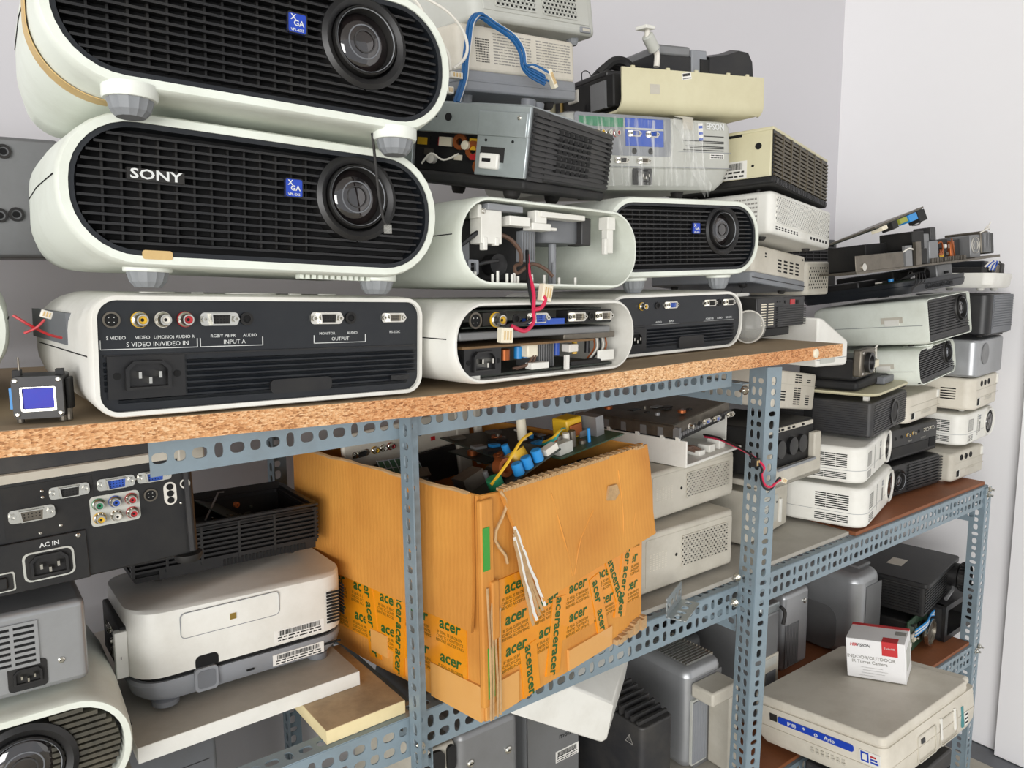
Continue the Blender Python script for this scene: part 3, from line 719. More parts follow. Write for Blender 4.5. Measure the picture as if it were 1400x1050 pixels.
for a, b in ((-0.150, -0.074), (-0.072, -0.016), (0.034, 0.090)):
    g = MB(); g.box(a, b, 0, 0.001, 0.0562, 0.0568); g.box(a, a + 0.0006, 0, 0.001, 0.0562, 0.064); g.box(b - 0.0006, b, 0, 0.001, 0.0562, 0.064)
    g.build('printed_bracket', INKW, t, P.M @ Matrix.Translation((0, 0.0034, 0)))
ac = P.box('inlet_panel', -0.146, -0.086, 0.016, 0.051, -0.001, BLACK, 0.006)
P.port('iec', -0.116, 0.0345, -0.0005, sc=1.3)
for x in (-0.139, -0.0925): P.port('hole', x, 0.035, -0.0008)
ir = P.rplate('slot_cover', 0.02, 0.018, 0.062, 0.013, 0.005, -0.0005, BLACK, 0.005)
P.box('lock_slot', 0.118, 0.14, 0.016, 0.021, -0.001, BLACK, 0.006)
for k, (w_, x) in enumerate(((0.03, -0.09), (0.012, -0.055), (0.05, -0.005), (0.014, 0.04), (0.02, 0.075))):
    MB().lathe([(w_ / 2, 0), (w_ / 2, 0.0012), (w_ / 2 - 0.002, 0.0016)], (0, 0, 0), 'z', 24).build('top_button', WHITE2, t, Matrix.Translation((x, -D / 2 + 0.055, H - 0.0002)) @ Matrix.Scale(0.5, 4, (0, 1, 0)))
PL = Panel(t, 'left', W, D, H)
PL.box('rating_label', -0.10, 0.05, H * 0.55, H * 0.82, 0.001, MIDG, 0.004)
# --- second rear one
W, D, H = 0.304, 0.258, 0.090
t = thing('projector', 'white projector turned backwards with a blue port, under the third louvre-fronted one', CATP, (0.875, 0.892, 1.1465), (0.1, 0, 0.1), 'projectors showing their black connector panels on the upper shelf')
rear_body(t, W, D, H, r0=0.42); P = rear_face(t, W, D, H, 6, r0=0.42)
for kind, x in (('rca_y', -0.075), ('jack', -0.043), ('vga', -0.015), ('vgak', 0.073), ('jack', 0.096), ('vgak', 0.118)): P.port(kind, x, H * 0.80, -0.0035, sc=0.95)
for x, z, s, tx in ((-0.04, 0.048, 0.004, 'AUDIO'), (-0.012, 0.048, 0.004, 'INPUT'), (0.074, 0.048, 0.004, 'MONITOR'), (0.098, 0.048, 0.004, 'AUDIO'), (0.12, 0.048, 0.004, 'REMOTE')): P.text(tx, x, z, s, INKW, -0.0036)
for a, b in ((-0.055, 0.005), (0.06, 0.132)): MB().box(a, b, 0, 0.001, 0.0442, 0.0448).build('printed_rule', INKW, t, P.M @ Matrix.Translation((0, 0.0034, 0)))
P.rplate('slot_cover', 0.03, 0.016, 0.056, 0.017, 0.004, -0.0005, BLACK, 0.005)
ac = P.box('inlet_panel', -0.115, -0.068, 0.010, 0.042, -0.001, BLACK, 0.006); P.port('iec', -0.092, 0.026, -0.0005)

# ------------------------------------------------------------------ open shells
def peg(t, x, y, z0, z1, r_, m=WHITE2, name='screw_post', n=10):
    MB().lathe([(r_, z0), (r_, z1), (r_ * 0.6, z1)], (x, y, 0), 'z', n).build(name, m, t)
W, D, H = 0.313, 0.262, 0.1075
t = thing('projector', 'gutted white projector shell, front off, brackets and cables showing inside, upper of the two', CATP, (0.577, 0.815, 1.2475), (3.3, -1.4, 2.3), 'opened white projector shells')
t.scale = (0.906,) * 3
y0 = sony_shell(t, W, D, H, hollow=True, rim=0.005)
MB().box(-0.115, 0.02, y0 + 0.07, y0 + 0.14, 0.008, 0.088).build('optics_block', BLACKM, t, bevel=0.004)
MB().box(-0.132, -0.118, y0 + 0.03, y0 + 0.08, 0.02, 0.055).build('bracket', MIDG, t)
MB().frame(rr(0.016, 0.018, 0.002, 3), rr(0.008, 0.010, 0.001, 3), -0.002, 0.002).build('latch_plate', GREYP, t, Matrix.Translation((-0.113, y0 + 0.03, 0.024)))
MB().lathe([(0.039, 0.0), (0.041, 0.004), (0.041, 0.03), (0.036, 0.034)], (0.055, y0 + 0.075, 0.062), 'z', 32).build('fan_housing', MIDG, t)
MB().box(0.076, 0.094, y0 + 0.03, y0 + 0.06, 0.06, 0.098).build('fan_bracket', CHARC, t, bevel=0.002)
g = MB()
g.box(-0.113, -0.081, y0 + 0.012, y0 + 0.035, 0.052, 0.094); g.box(-0.118, -0.112, y0 + 0.012, y0 + 0.03, 0.082, 0.098); g.box(-0.11, -0.104, y0 + 0.011, y0 + 0.02, 0.044, 0.06); g.box(-0.092, -0.086, y0 + 0.011, y0 + 0.02, 0.05, 0.06)
g.build('hanging_bracket', WHITE2, t, bevel=0.001)
MB().box(-0.106, -0.05, y0 + 0.008, y0 + 0.022, 0.092, 0.1).build('switch_board', GREYP, t, bevel=0.001)
MB().box(-0.07, -0.036, y0 + 0.010, y0 + 0.03, 0.076, 0.088).build('bracket', WHITE2, t, bevel=0.001)
g = MB(); g.box(-0.032, 0.0, y0 + 0.01, y0 + 0.03, 0.073, 0.082); g.box(-0.026, -0.006, y0 + 0.012, y0 + 0.028, 0.082, 0.098); g.box(0.0, 0.012, y0 + 0.012, y0 + 0.018, 0.074, 0.078)
g.build('bracket', WHITE2, t, bevel=0.001)
MB().box(-0.028, -0.006, y0 + 0.034, y0 + 0.048, 0.034, 0.074).build('connector_strip', GREYP, t, bevel=0.001)
for k in range(5): MB().box(-0.0275 + k * 0.0045, -0.0262 + k * 0.0045, y0 + 0.0325, y0 + 0.036, 0.036, 0.072).build('pin', SILVD, t)
g = MB(); g.box(0.108, 0.124, y0 + 0.012, y0 + 0.03, 0.082, 0.1); g.box(0.11, 0.122, y0 + 0.014, y0 + 0.026, 0.05, 0.084); g.box(0.104, 0.11, y0 + 0.013, y0 + 0.02, 0.048, 0.07)
g.build('hanging_bracket', WHITE2, t, bevel=0.001)
MB().box(-0.02, 0.06, y0 + 0.008, y0 + 0.03, 0.09, 0.097).build('frame_rail', WHITE2, t, bevel=0.001)
peg(t, 0.048, y0 + 0.06, 0.006, 0.062, 0.0055, GREYP); peg(t, 0.042, y0 + 0.05, 0.006, 0.036, 0.003, GREYP)
for x, h_ in ((-0.115, .018), (-0.088, .016), (-0.083, .02), (-0.068, .017), (-0.063, .016), (-0.056, .018), (-0.05, .014), (-0.03, .017), (-0.026, .013), (-0.005, .017), (0.018, .014), (0.052, .015)):
    peg(t, x, y0 + 0.014 + 0.004 * ((x * 1000) % 3), 0.005, h_, 0.0018, n=8)
MB().box(-0.02, 0.02, y0 + 0.09, y0 + 0.1, 0.01, 0.05).build('inner_board', PCBD, t)
MB().lathe([(0.014, 0), (0.014, -0.02), (0.01, -0.021)], (-0.055, y0 + 0.07, 0.03), n=20).build('lamp_socket', BLACK, t)
inst('screw', PORTS['screw'][0], t, Matrix.Translation((-0.111, y0 + 0.011, 0.09)))
for pts, m, r_ in (([(-0.13, y0 + 0.03, 0.05), (-0.11, y0 + 0.02, 0.066), (-0.085, y0 + 0.018, 0.068)], WIREK, 0.003), ([(-0.085, y0 + 0.03, 0.067), (-0.06, y0 + 0.025, 0.062), (-0.045, y0 + 0.02, 0.046), (-0.043, y0 + 0.02, 0.03)], WIREN, 0.0028),
                   ([(-0.043, y0 + 0.02, 0.03), (-0.055, y0 + 0.018, 0.026), (-0.052, y0 + 0.016, 0.018), (-0.03, y0 + 0.014, 0.03), (-0.012, y0 + 0.008, 0.024), (-0.004, y0 + 0.002, 0.014)], WIREN, 0.0024),
                   ([(-0.12, y0 + 0.05, 0.02), (-0.09, y0 + 0.04, 0.03), (-0.065, y0 + 0.04, 0.034)], CHARC, 0.0025)):
    MB().tube(spline(pts), r_).build('wire', m, t)
# lower open shell
W, D, H = 0.314, 0.258, 0.0925
t = thing('projector', 'opened white projector with bare connector board and power supply, lower of the two shells', CATP, (0.557, 0.812, 1.1475), (7.0, 0.2, 1.4), 'opened white projector shells')
t.scale = (0.97,) * 3
y0 = sony_shell(t, W, D, H, hollow=True, rim=0.005, m=WHITE2)
P = Panel(t, 'front', W, D, H)
MB().box(-0.135, 0.12, y0 + 0.012, y0 + 0.1, 0.062, 0.0635).build('connector_board', PCBD, t)
MB().box(-0.14, 0.118, y0 + 0.01, y0 + 0.09, 0.049, 0.058).build('metal_rail', SILVD, t, bevel=0.002)
MB().box(-0.14, 0.08, y0 + 0.006, y0 + 0.08, 0.040, 0.0425).build('power_board', PCBB, t)
MB().box(0.03, 0.13, y0 + 0.012, y0 + 0.06, 0.042, 0.05).build('metal_bracket', DMETAL, t, bevel=0.001)
MB().box(-0.13, 0.11, y0 + 0.02, y0 + 0.1, 0.080, 0.0815).build('top_board', PCBD, t)
for kind, x, s in (('svideo', -0.118, 1.5), ('rca_y', -0.087, 1.4), ('jack', -0.055, 1.1), ('vga', -0.02, 1.2), ('serial', 0.05, 1.1), ('jack', 0.078, 1.0), ('serial', 0.102, 1.1)):
    P.port(kind, x, 0.071, -0.010, sc=s)
P.box('port_block', -0.026, 0.026, 0.063, 0.07, -0.008, BLUE, 0.03); P.box('port_block', 0.034, 0.12, 0.063, 0.079, -0.0105, BLACKM, 0.03)
P.box('port_block', -0.106, -0.07, 0.0645, 0.079, -0.0105, BLACKM, 0.03)
ac = P.box('inlet_panel', -0.137, -0.082, 0.010, 0.04, -0.006, BLACK, 0.02); P.port('iec', -0.109, 0.025, -0.0055, sc=1.25)
for x in (-0.131, -0.087): P.port('hole', x, 0.025, -0.0057)
MB().box(-0.126, 0.125, y0 + 0.012, y0 + 0.11, 0.007, 0.0095).build('supply_board', PCBD, t)
comps = [('transformer', COPPER, -0.055, 0.014, 0.012), ('capacitor', CYAN, -0.032, 0.01, 0.014), ('capacitor', CYAN, -0.02, 0.009, 0.013), ('capacitor', YEL, 0.07, 0.007, 0.02), ('capacitor', BLUE, 0.035, 0.009, 0.016), ('capacitor', WIREK, 0.095, 0.007, 0.018)]
for nm, m, x, w_, h_ in comps: MB().lathe([(w_ / 2, 0), (w_ / 2, h_), (w_ / 2 - 0.001, h_ + 0.001)], (x, y0 + 0.03, 0.022), 'z', 16).build(nm, m, t)
for k in range(7): MB().box(-0.006 + k * 0.0042, -0.0048 + k * 0.0042, y0 + 0.02, y0 + 0.06, 0.01, 0.039).build('heatsink_fin', SILVD, t)
MB().box(-0.03, -0.012, y0 + 0.015, y0 + 0.035, 0.024, 0.04).build('yellowed_connector', IVORY, t, bevel=0.002)
MB().box(0.045, 0.062, y0 + 0.016, y0 + 0.03, 0.026, 0.036).build('relay', WIREW, t, bevel=0.001)
MB().box(0.098, 0.13, y0 + 0.012, y0 + 0.016, 0.012, 0.026).build('white_tab', WHITE2, t, bevel=0.001)
MB().box(-0.03, 0.0, y0 + 0.008, y0 + 0.02, 0.010, 0.018).build('white_tab', WHITE2, t, bevel=0.001)
MB().box(0.042, 0.1, y0 + 0.01, y0 + 0.024, 0.0095, 0.015).build('terminal_block', BLACKM, t, bevel=0.001)
MB().box(-0.128, -0.112, y0 + 0.008, y0 + 0.02, 0.005, 0.0105).build('white_tab', WHITE2, t); MB().box(0.028, 0.034, y0 + 0.006, y0 + 0.01, 0.006, 0.024).build('white_tab', WHITE2, t)
for k, m in enumerate((COPPER, WIREW, WIREK, WIREW, COPPER)):
    MB().tube(spline([(0.095 + k * 0.006, y0 + 0.03, 0.014), (0.1 + k * 0.006, y0 + 0.022, 0.028), (0.102 + k * 0.006, y0 + 0.025, 0.041)], 3), 0.0012, 5).build('wire', m, t)
for pts, m in (([(-0.05, y0 + 0.02, 0.012), (-0.03, y0 + 0.016, 0.016), (-0.02, y0 + 0.016, 0.026)], WIREN), ([(-0.045, y0 + 0.02, 0.011), (-0.022, y0 + 0.016, 0.017), (-0.016, y0 + 0.016, 0.026)], WIREN)):
    MB().tube(spline(pts), 0.0016).build('wire', m, t)

# ------------------------------------------------------------------ wire harness between the shells
def harness(name, label, wires, conns, base, cat='cable'):
    t = thing(name, label, cat, base); B = Vector(base)
    for pts, r_, m in wires: MB().tube([p - B for p in spline(pts)], r_).build('wire', m, t)
    for c, s, rot, m in conns:
        M = Matrix.Translation(Vector(c) - B) @ Euler([R(a) for a in rot]).to_matrix().to_4x4()
        o = MB().box(-s[0] / 2, s[0] / 2, -s[1] / 2, s[1] / 2, -s[2] / 2, s[2] / 2).build('connector', m, t, M, bevel=0.0008)
        g = MB()
        for k in range(3): g.box(-s[0] / 2 + s[0] * (0.2 + 0.25 * k), -s[0] / 2 + s[0] * (0.3 + 0.25 * k), -s[1] / 2 - 0.0006, -s[1] / 2 + 0.001, -s[2] * 0.3, s[2] * 0.3)
        g.build('connector_slot', TAPEB, o, M)
    return t
harness('wire_harness', 'red and black wire pair with ivory connectors hanging between the opened shells',
        [([(0.5562, 0.716, 1.2892), (0.5357, 0.686, 1.2673), (0.5306, 0.672, 1.2467), (0.5246, 0.665, 1.2265), (0.5203, 0.66, 1.2148), (0.5046, 0.655, 1.2065), (0.4845, 0.652, 1.2129)], 0.0023, WIRER),
         ([(0.5575, 0.718, 1.2936), (0.5343, 0.687, 1.2673), (0.5269, 0.674, 1.2468), (0.5263, 0.666, 1.224), (0.5108, 0.66, 1.2151), (0.4864, 0.655, 1.2141), (0.475, 0.652, 1.211)], 0.0021, WIREK),
         ([(0.5246, 0.664, 1.2283), (0.535, 0.664, 1.2302), (0.5407, 0.664, 1.2387), (0.5378, 0.664, 1.2425)], 0.0023, WIRER)],
        [((0.5439, 0.668, 1.2461), (0.014, 0.009, 0.019), (0, 12, 0), IVORY), ((0.476, 0.652, 1.2039), (0.015, 0.009, 0.016), (0, 4, 0), IVORY)], (0.56, 0.70, 1.19))
# ================================================================== other machines on the upper shelf
def pbody(t, W, D, H, m, r=0.014, bev=0.004, z0=0.0, name='body', taper=0.0):
    a = rr(W, D, r, 6); b = [(x * (1 - taper), y * (1 - taper)) for x, y in a]
    return MB().loft([[(x, y, z0) for x, y in a], [(x, y, H) for x, y in b]]).build(name, m, t, bevel=bev, seg=3)
def feet(t, W, D, me=None, x=0.38, y=0.36, only_front=False):
    for sx in (-1, 1):
        for sy in ((-1,) if only_front else (-1, 1)): inst('foot', me or FOOT_S, t, Matrix.Translation((sx * W * x, sy * D * y, 0)))
def seamline(t, W, D, H, z, m=VOID, r=0.012):
    o = rr(W + 0.0004, D + 0.0004, r, 6); i = rr(W - 0.002, D - 0.002, r, 6)
    MB().loft([[(x, y, z - 0.0004) for x, y in o], [(x, y, z + 0.0004) for x, y in o], [(x, y, z + 0.0004) for x, y in i], [(x, y, z - 0.0004) for x, y in i], [(x, y, z - 0.0004) for x, y in o]], False, False).build('seam', m, t)
def chips(parent, P, area_, n, seed, mats=(BLACKM, DMETAL, WIREW, CYAN, COPPER, GREEN), hmax=0.012, names=('chip', 'capacitor', 'coil')):
    """small components standing on a board: area_ = x0,x1,z0,z1 in panel coordinates"""
    q = random.Random(seed); x0, x1, z0, z1 = area_
    for k in range(n):
        x, z = q.uniform(x0, x1), q.uniform(z0, z1); s = q.uniform(0.004, 0.012); h_ = q.uniform(0.003, hmax); m = q.choice(mats); ty = q.random()
        if ty < 0.55: MB().box(x - s, x + s, -h_ * 0.5, 0, z - s * 0.6, z + s * 0.6).build('chip', m, parent, P.M)
        elif ty < 0.9: MB().lathe([(s * 0.5, 0), (s * 0.5, -h_), (s * 0.4, -h_ - 0.0006)], (x, 0, z), 'y', 12).build('capacitor', m, parent, P.M)
        else: MB().lathe([(s * 0.4, 0), (s * 0.4, -h_), (s * 0.9, -h_), (s * 0.9, 0), (s * 0.4, 0)], (x, 0, z), 'y', 14, False).build('coil', COPPER, parent, P.M)

# --- black projector with bare steel back
W, D, H = 0.239, 0.245, 0.078
t = thing('projector', 'black projector with bare galvanised steel back and slotted black flank above the opened shells', CATP, (0.586, 0.842, 1.3875), (25.2, 8.5, -1.4))
MB().box(-W / 2 + 0.04, W / 2, -D / 2, D / 2, 0.002, H).build('body', BLACK, t, bevel=0.003); MB().box(-W / 2 + 0.003, -W / 2 + 0.042, -D / 2 + 0.001, -D / 2 + 0.004, 0.002, H).build('flank_wall', BLACK, t)
MB().box(-W / 2 + 0.002, W / 2 - 0.002, -D / 2 + 0.002, D / 2, -0.010, 0.003).build('base', BLACKM, t, bevel=0.004)
P = Panel(t, 'front', W, D, H)
for k in range(12):
    z = 0.008 + k * 0.0058
    MB().box(-W / 2 + 0.006, W / 2 - 0.004, -0.0022, 0.001, z - 0.0016, z + 0.0016).build('fin', BLACK, t, P.M)
P.slots(-0.055, 0.045, 0.014, 0.064, 7, 7, 0.3, 0.35, out=0.0026); P.slots(0.098, 0.112, 0.012, 0.066, 1, 9, 0.2, 0.35, out=0.0026)
L_ = Panel(t, 'left', W, D, H)
s = MB()
s.box(-0.12, 0.1205, -0.002, 0.004, 0.046, H + 0.001); s.box(0.056, 0.1205, -0.002, 0.004, 0.003, 0.047); s.box(-0.12, -0.03, -0.002, 0.004, 0.006, 0.047)
s.build('steel_back', STEEL, t, L_.M, bevel=0.0012)
MB().box(0.0565, 0.1185, -0.0035, 0.004, 0.0455, H - 0.006).build('steel_plate', STEEL, t, L_.M, bevel=0.0012)
L_.port('svideo', -0.058, 0.063, 0.002, sc=1.2); L_.port('vgak', -0.022, 0.063, 0.002, sc=0.9); L_.port('hole', 0.016, 0.063, 0.0022, sc=1.5); L_.port('hole', 0.0, 0.063, 0.0022, sc=0.4)
L_.port('screw', 0.108, 0.066, 0.0035, sc=0.8)
for x in (0.068, 0.102): L_.port('hole', x, 0.041, 0.0022, sc=0.55)
L_.box('latch_window', 0.062, 0.093, 0.018, 0.034, 0.0022, BLACKM, 0.001); L_.box('white_latch', 0.0635, 0.088, 0.010, 0.027, 0.007, WHITE2, 0.001, 0.002); L_.box('latch_slot', 0.068, 0.079, 0.0175, 0.0215, 0.0074, VOID)
for x in (-0.048, -0.04): L_.box('vent_slot', x, x + 0.005, 0.036, 0.04, 0.0023, VOID)
chips(t, Panel(t, 'left', W - 0.06, D, H), (-0.04, 0.065, 0.008, 0.045), 16, 5, (YEL, BLACKM, WIREW, RED, DMETAL, IVORY), 0.008)
MB().tube(spline([(-W / 2 + 0.004, 0.02, 0.01), (-W / 2, 0.005, 0.022), (-W / 2 + 0.004, -0.01, 0.016), (-W / 2 + 0.004, -0.03, 0.024)]), 0.0012).build('wire', WIREW, t)
for x, y in ((-0.09, -0.09), (0.08, -0.06), (-0.09, 0.09), (0.08, 0.09)): inst('foot', FOOT_K, t, Matrix.Translation((x, y, -0.009)) @ Matrix.Scale(0.9, 4))
MB().box(-0.09, 0.10, -D / 2 + 0.02, D / 2 - 0.01, H, H + 0.006).build('top_plate', STEEL, t)
for x, r_ in ((-0.04, 0.009), (-0.015, 0.008)): MB().lathe([(r_, 0), (r_, 0.012), (r_ * 0.8, 0.013)], (x, -D / 2 + 0.05, H + 0.006), 'z', 16).build('knob', MIDG, t)
# --- beige one on it
W, D, H = 0.229, 0.23, 0.076
t = thing('projector', 'beige projector with faint printed text and grey base, blue cable lying across it', CATP, (0.614, 0.934, 1.4985), (11.8, 1.7, -5.5))
pbody(t, W, D, H, BEIGE, 0.012, 0.004, 0.024); pbody(t, W + 0.002, D + 0.002, 0.0245, GREYP, 0.012, 0.003, 0.0, 'base')
pbody(t, W + 0.0035, D + 0.0035, 0.014, GREYP, 0.012, 0.001, 0.011, 'base_ledge')
P = Panel(t, 'front', W, D, H)
P.slots(-0.088, -0.064, 0.034, 0.062, 10, 10, 0.45, 0.45, INKK)
g = MB(); q = random.Random(3)
for c in range(2):
    for k in range(11):
        z = 0.069 - k * 0.0034; x = -0.056 + c * 0.083; x_ = x
        while x_ < x + 0.07:
            l = q.uniform(0.004, 0.012); g.box(x_, min(x_ + l, x + 0.072), -0.0004, 0, z - 0.0006, z + 0.0006); x_ += l + 0.002
g.build('print', INKG, t, P.M)
L_ = Panel(t, 'left', W, D, H); L_.box('side_recess', -0.085, 0.08, 0.03, 0.068, 0.0004, BLACKM)
L_.grille(-0.08, 0.06, 0.033, 0.064, 10, 1, BEIGE)
for x, y in ((-0.08, -0.08), (0.09, -0.08), (-0.08, 0.08), (0.08, 0.08)): inst('foot', FOOT_G if x < 0 else FOOT_K, t, Matrix.Translation((x, y, 0)) @ Matrix.Scale(0.75, 4))
# --- grey perforated one on top
W, D, H = 0.250, 0.21, 0.10
t = thing('projector', 'light grey projector with large perforated vents topping the middle stack', CATP, (0.680, 0.962, 1.594), (9.1, -2.0, -6.0))
pbody(t, W, D, H, EPSG, 0.016, 0.006)
P = Panel(t, 'front', W, D, H)
P.box('vent_panel', -W * 0.44, W * 0.42, 0.012, 0.098, 0.0012, EPSG, 0.001, 0.001)
PP = Panel(t, 'front', W, D + 0.0026, H)
PP.grille(-0.088, -0.012, 0.018, 0.094, 9, 14, EPSG, 0.0022, 0.0026, stagger=True); PP.grille(0.004, 0.076, 0.018, 0.094, 9, 14, EPSG, 0.0022, 0.0022, stagger=True)
P.box('handle_slot', 0.083, 0.106, 0.002, 0.010, 0.002, GREYP, 0.001, 0.001); P.box('slot_inner', 0.087, 0.102, 0.004, 0.008, 0.0026, BEIGE2)
inst('foot', FOOT_G, t, Matrix.Translation((0.095, -0.08, 0)) @ Matrix.Scale(0.55, 4)); inst('foot', FOOT_G, t, Matrix.Translation((-0.09, -0.08, 0)) @ Matrix.Scale(0.2, 4))
# --- blue ribbon cable over the beige one
B0 = (0.58, 0.80, 1.5)
path = [(0.5037, 0.7778, 1.463), (0.5124, 0.7749, 1.4891), (0.5153, 0.7749, 1.5093), (0.5211, 0.7768, 1.5344), (0.5288, 0.7817, 1.5556), (0.5443, 0.7865, 1.5682), (0.5655, 0.7865, 1.5614), (0.5887, 0.7817, 1.5499), (0.6022, 0.7817, 1.5354), (0.606, 0.7817, 1.519), (0.6195, 0.7817, 1.5151), (0.6417, 0.7817, 1.5093)]
q = random.Random(11); wires = []
for k in range(9):
    dx, dz, dy = q.uniform(-0.003, 0.003), q.uniform(-0.002, 0.002), q.uniform(-0.004, 0.002); f = (k - 4) * 0.0016
    pts = []
    for i, p in enumerate(path):
        s = 1.0 if 1 < i < len(path) - 2 else 2.0
        pts.append((p[0] + dx + (f * 0.3 if i < len(path) - 1 else f * 0.4), p[1] + dy, p[2] + dz + (f * 1.2 if i >= len(path) - 2 else f * 0.3)))
    wires.append((pts, 0.0013, WIREW if k == 6 else WIREB))
harness('ribbon_cable', 'bundle of thin blue wires with white end plug draped over the beige projector', wires, [((0.6477, 0.78, 1.5094), (0.006, 0.008, 0.024), (0, -28, 0), IVORY), ((0.5008, 0.775, 1.4928), (0.016, 0.008, 0.007), (0, 0, 0), WIREW), ((0.4921, 0.775, 1.4754), (0.008, 0.008, 0.008), (0, 0, 0), WIREW)], B0)
harness('cord', 'two thin off-white cords hanging beside the upper left projector', [([(0.555, 0.845, 1.700), (0.505, 0.79, 1.668), (0.455, 0.75, 1.605), (0.4183, 0.7353, 1.5613), (0.4259, 0.7258, 1.5431), (0.4345, 0.7239, 1.5288), (0.4469, 0.7239, 1.5135), (0.4603, 0.7258, 1.5002), (0.4641, 0.7277, 1.4839)], 0.0017, WIREW),
         ([(0.57, 0.84, 1.702), (0.52, 0.79, 1.675), (0.465, 0.765, 1.612), (0.4345, 0.7544, 1.5661), (0.4508, 0.7449, 1.5565), (0.4718, 0.7411, 1.5470), (0.4890, 0.7411, 1.5326), (0.4956, 0.7411, 1.5164), (0.4909, 0.7411, 1.5021), (0.4756, 0.7392, 1.4896)], 0.0017, WIREW)], [], (0.4584, 0.7353, 1.4896))

# --- wrapped grey one
W, D, H = 0.345, 0.262, 0.108
t = thing('projector', 'grey projector with coloured jack panel wrapped in crinkled clear film', CATP, (0.917, 0.969, 1.3935), (-4.1, 0.2, -2.4))
y0 = -D / 2
rings = []
for z, s, ins in ((0.0, 0.90, 0.02), (0.012, 0.95, 0.008), (0.03, 0.985, 0.003), (0.032, 1.0, 0.0), (0.06, 1.0, 0.0), (H - 0.012, 0.995, 0.0), (H - 0.003, 0.985, 0.004), (H, 0.96, 0.012)):
    rings.append([(x * s, y * (1 - ins / D * 2), z) for x, y in rr(W, D, 0.022, 6)])
MB().loft(rings).build('body', EPSG, t)
P = Panel(t, 'front', W, D, H)
for z in (0.0325, 0.057): P.box('panel_line', -W * 0.42 if z < 0.05 else 0.045, W * 0.47, z - 0.0004, z + 0.0004, 0.0006, GREYP)
jp = P.rplate('jack_panel', -0.065, 0.077, 0.185, 0.058, 0.004, 0.0008, GREYP)
P.box('green_print', -0.15, -0.068, 0.088, 0.101, 0.0014, GREEN); P.box('blue_print', -0.064, 0.012, 0.062, 0.102, 0.0014, BLUE); P.box('light_strip', -0.064, 0.012, 0.0855, 0.0885, 0.0017, EPSG)
for kind, x, z in (('rca_y', -0.112, 0.079), ('rca_w', -0.098, 0.079), ('rca_r', -0.083, 0.079), ('vga', -0.048, 0.08), ('vga', -0.012, 0.08), ('jack', -0.048, 0.055), ('jack', -0.015, 0.055), ('vgak', -0.073, 0.041), ('serial', -0.03, 0.041)): P.port(kind, x, z, 0.0014, sc=0.85)
P.port('iec', -0.03, 0.018, -0.004, sc=1.0); P.box('inlet_surround', -0.048, -0.012, 0.006, 0.03, 0.0, BLACKM, 0.004)
P.port('iec', -0.03, 0.018, 0.001, sc=1.0)
P.text('EPSON', 0.125, 0.0965, 0.0135, INKW, 0.0012, bold=0.0005)
g = MB()
for z, a in ((0.082, 0.10), (0.074, 0.055), (0.0715, 0.09), (0.066, 0.06), (0.0635, 0.07), (0.06, 0.055)): g.box(a, 0.145, -0.0008, 0, z - 0.0006, z + 0.0006)
g.build('print', INKK, t, P.M)
P.sticker(0.093, 0.086, 0.0105, 0.03, 3, ang=4, bar=False, ink=BLUE); P.sticker(0.13, 0.051, 0.032, 0.008, 2, bar=False)
P.box('grey_patch', 0.055, 0.076, 0.09, 0.108, 0.0006, BEIGE2)
MB().lathe([(0.009, 0), (0.012, 0.006), (0.012, 0.018)], (W * 0.46, -D * 0.2, 0.07), 'z', 14).build('side_knob', BLACKM, t)
inst('foot', FOOT_K, t, Matrix.Translation((-0.1, -0.07, 0)) @ Matrix.Scale(0.9, 4)); inst('foot', FOOT_K, t, Matrix.Translation((0.1, -0.07, 0)) @ Matrix.Scale(0.9, 4)); inst('foot', FOOT_K, t, Matrix.Translation((0.1, 0.09, 0)) @ Matrix.Scale(0.9, 4)); inst('foot', FOOT_K, t, Matrix.Translation((-0.1, 0.09, 0)) @ Matrix.Scale(0.9, 4))
# film: a wrinkled sleeve just outside the body
q = random.Random(21); rings = []
xs = [-0.168 + i * 0.0085 for i in range(31)]
for i, x in enumerate(xs):
    f = lambda a: a + q.uniform(0.0005, 0.004)
    ring = [(x, -D / 2 - f(0.002) - (0.006 if i % 5 == 0 else 0), z) for z in (0.004, 0.02, 0.04, 0.06, 0.08, 0.1)]
    ring += [(x, -D / 2 + 0.02, H + f(0.0)), (x, 0, H + f(0.0)), (x, D / 2 - 0.03, H + f(0.0))]
    rings.append(ring)
MB().loft(rings, False, False, closed=False).build('clear_film', WRAP, t, smooth=1.2)
rings = []
for k in range(9):
    u = k / 8; rings.append([(0.02 + 0.06 * u + q.uniform(-0.004, 0.004) + j * 0.006, -D / 2 - 0.008 - q.uniform(0, 0.006) , 0.105 - 0.1 * u - 0.02 * (j % 2) * u) for j in range(5)])
MB().loft(rings, False, False, closed=False).build('film_fold', WRAP, t, smooth=1.2)
MB().lathe([(0.022, 0), (0.016, 0.001), (0.0005, 0.0015)], (0, 0, 0), 'z', 9).build('torn_label', WHITE2, t, Matrix.Translation((0.07, -D / 2 + 0.012, H + 0.003)) @ Matrix.Rotation(R(18), 4, 'X') @ Matrix.Scale(0.4, 4, (0, 1, 0)))

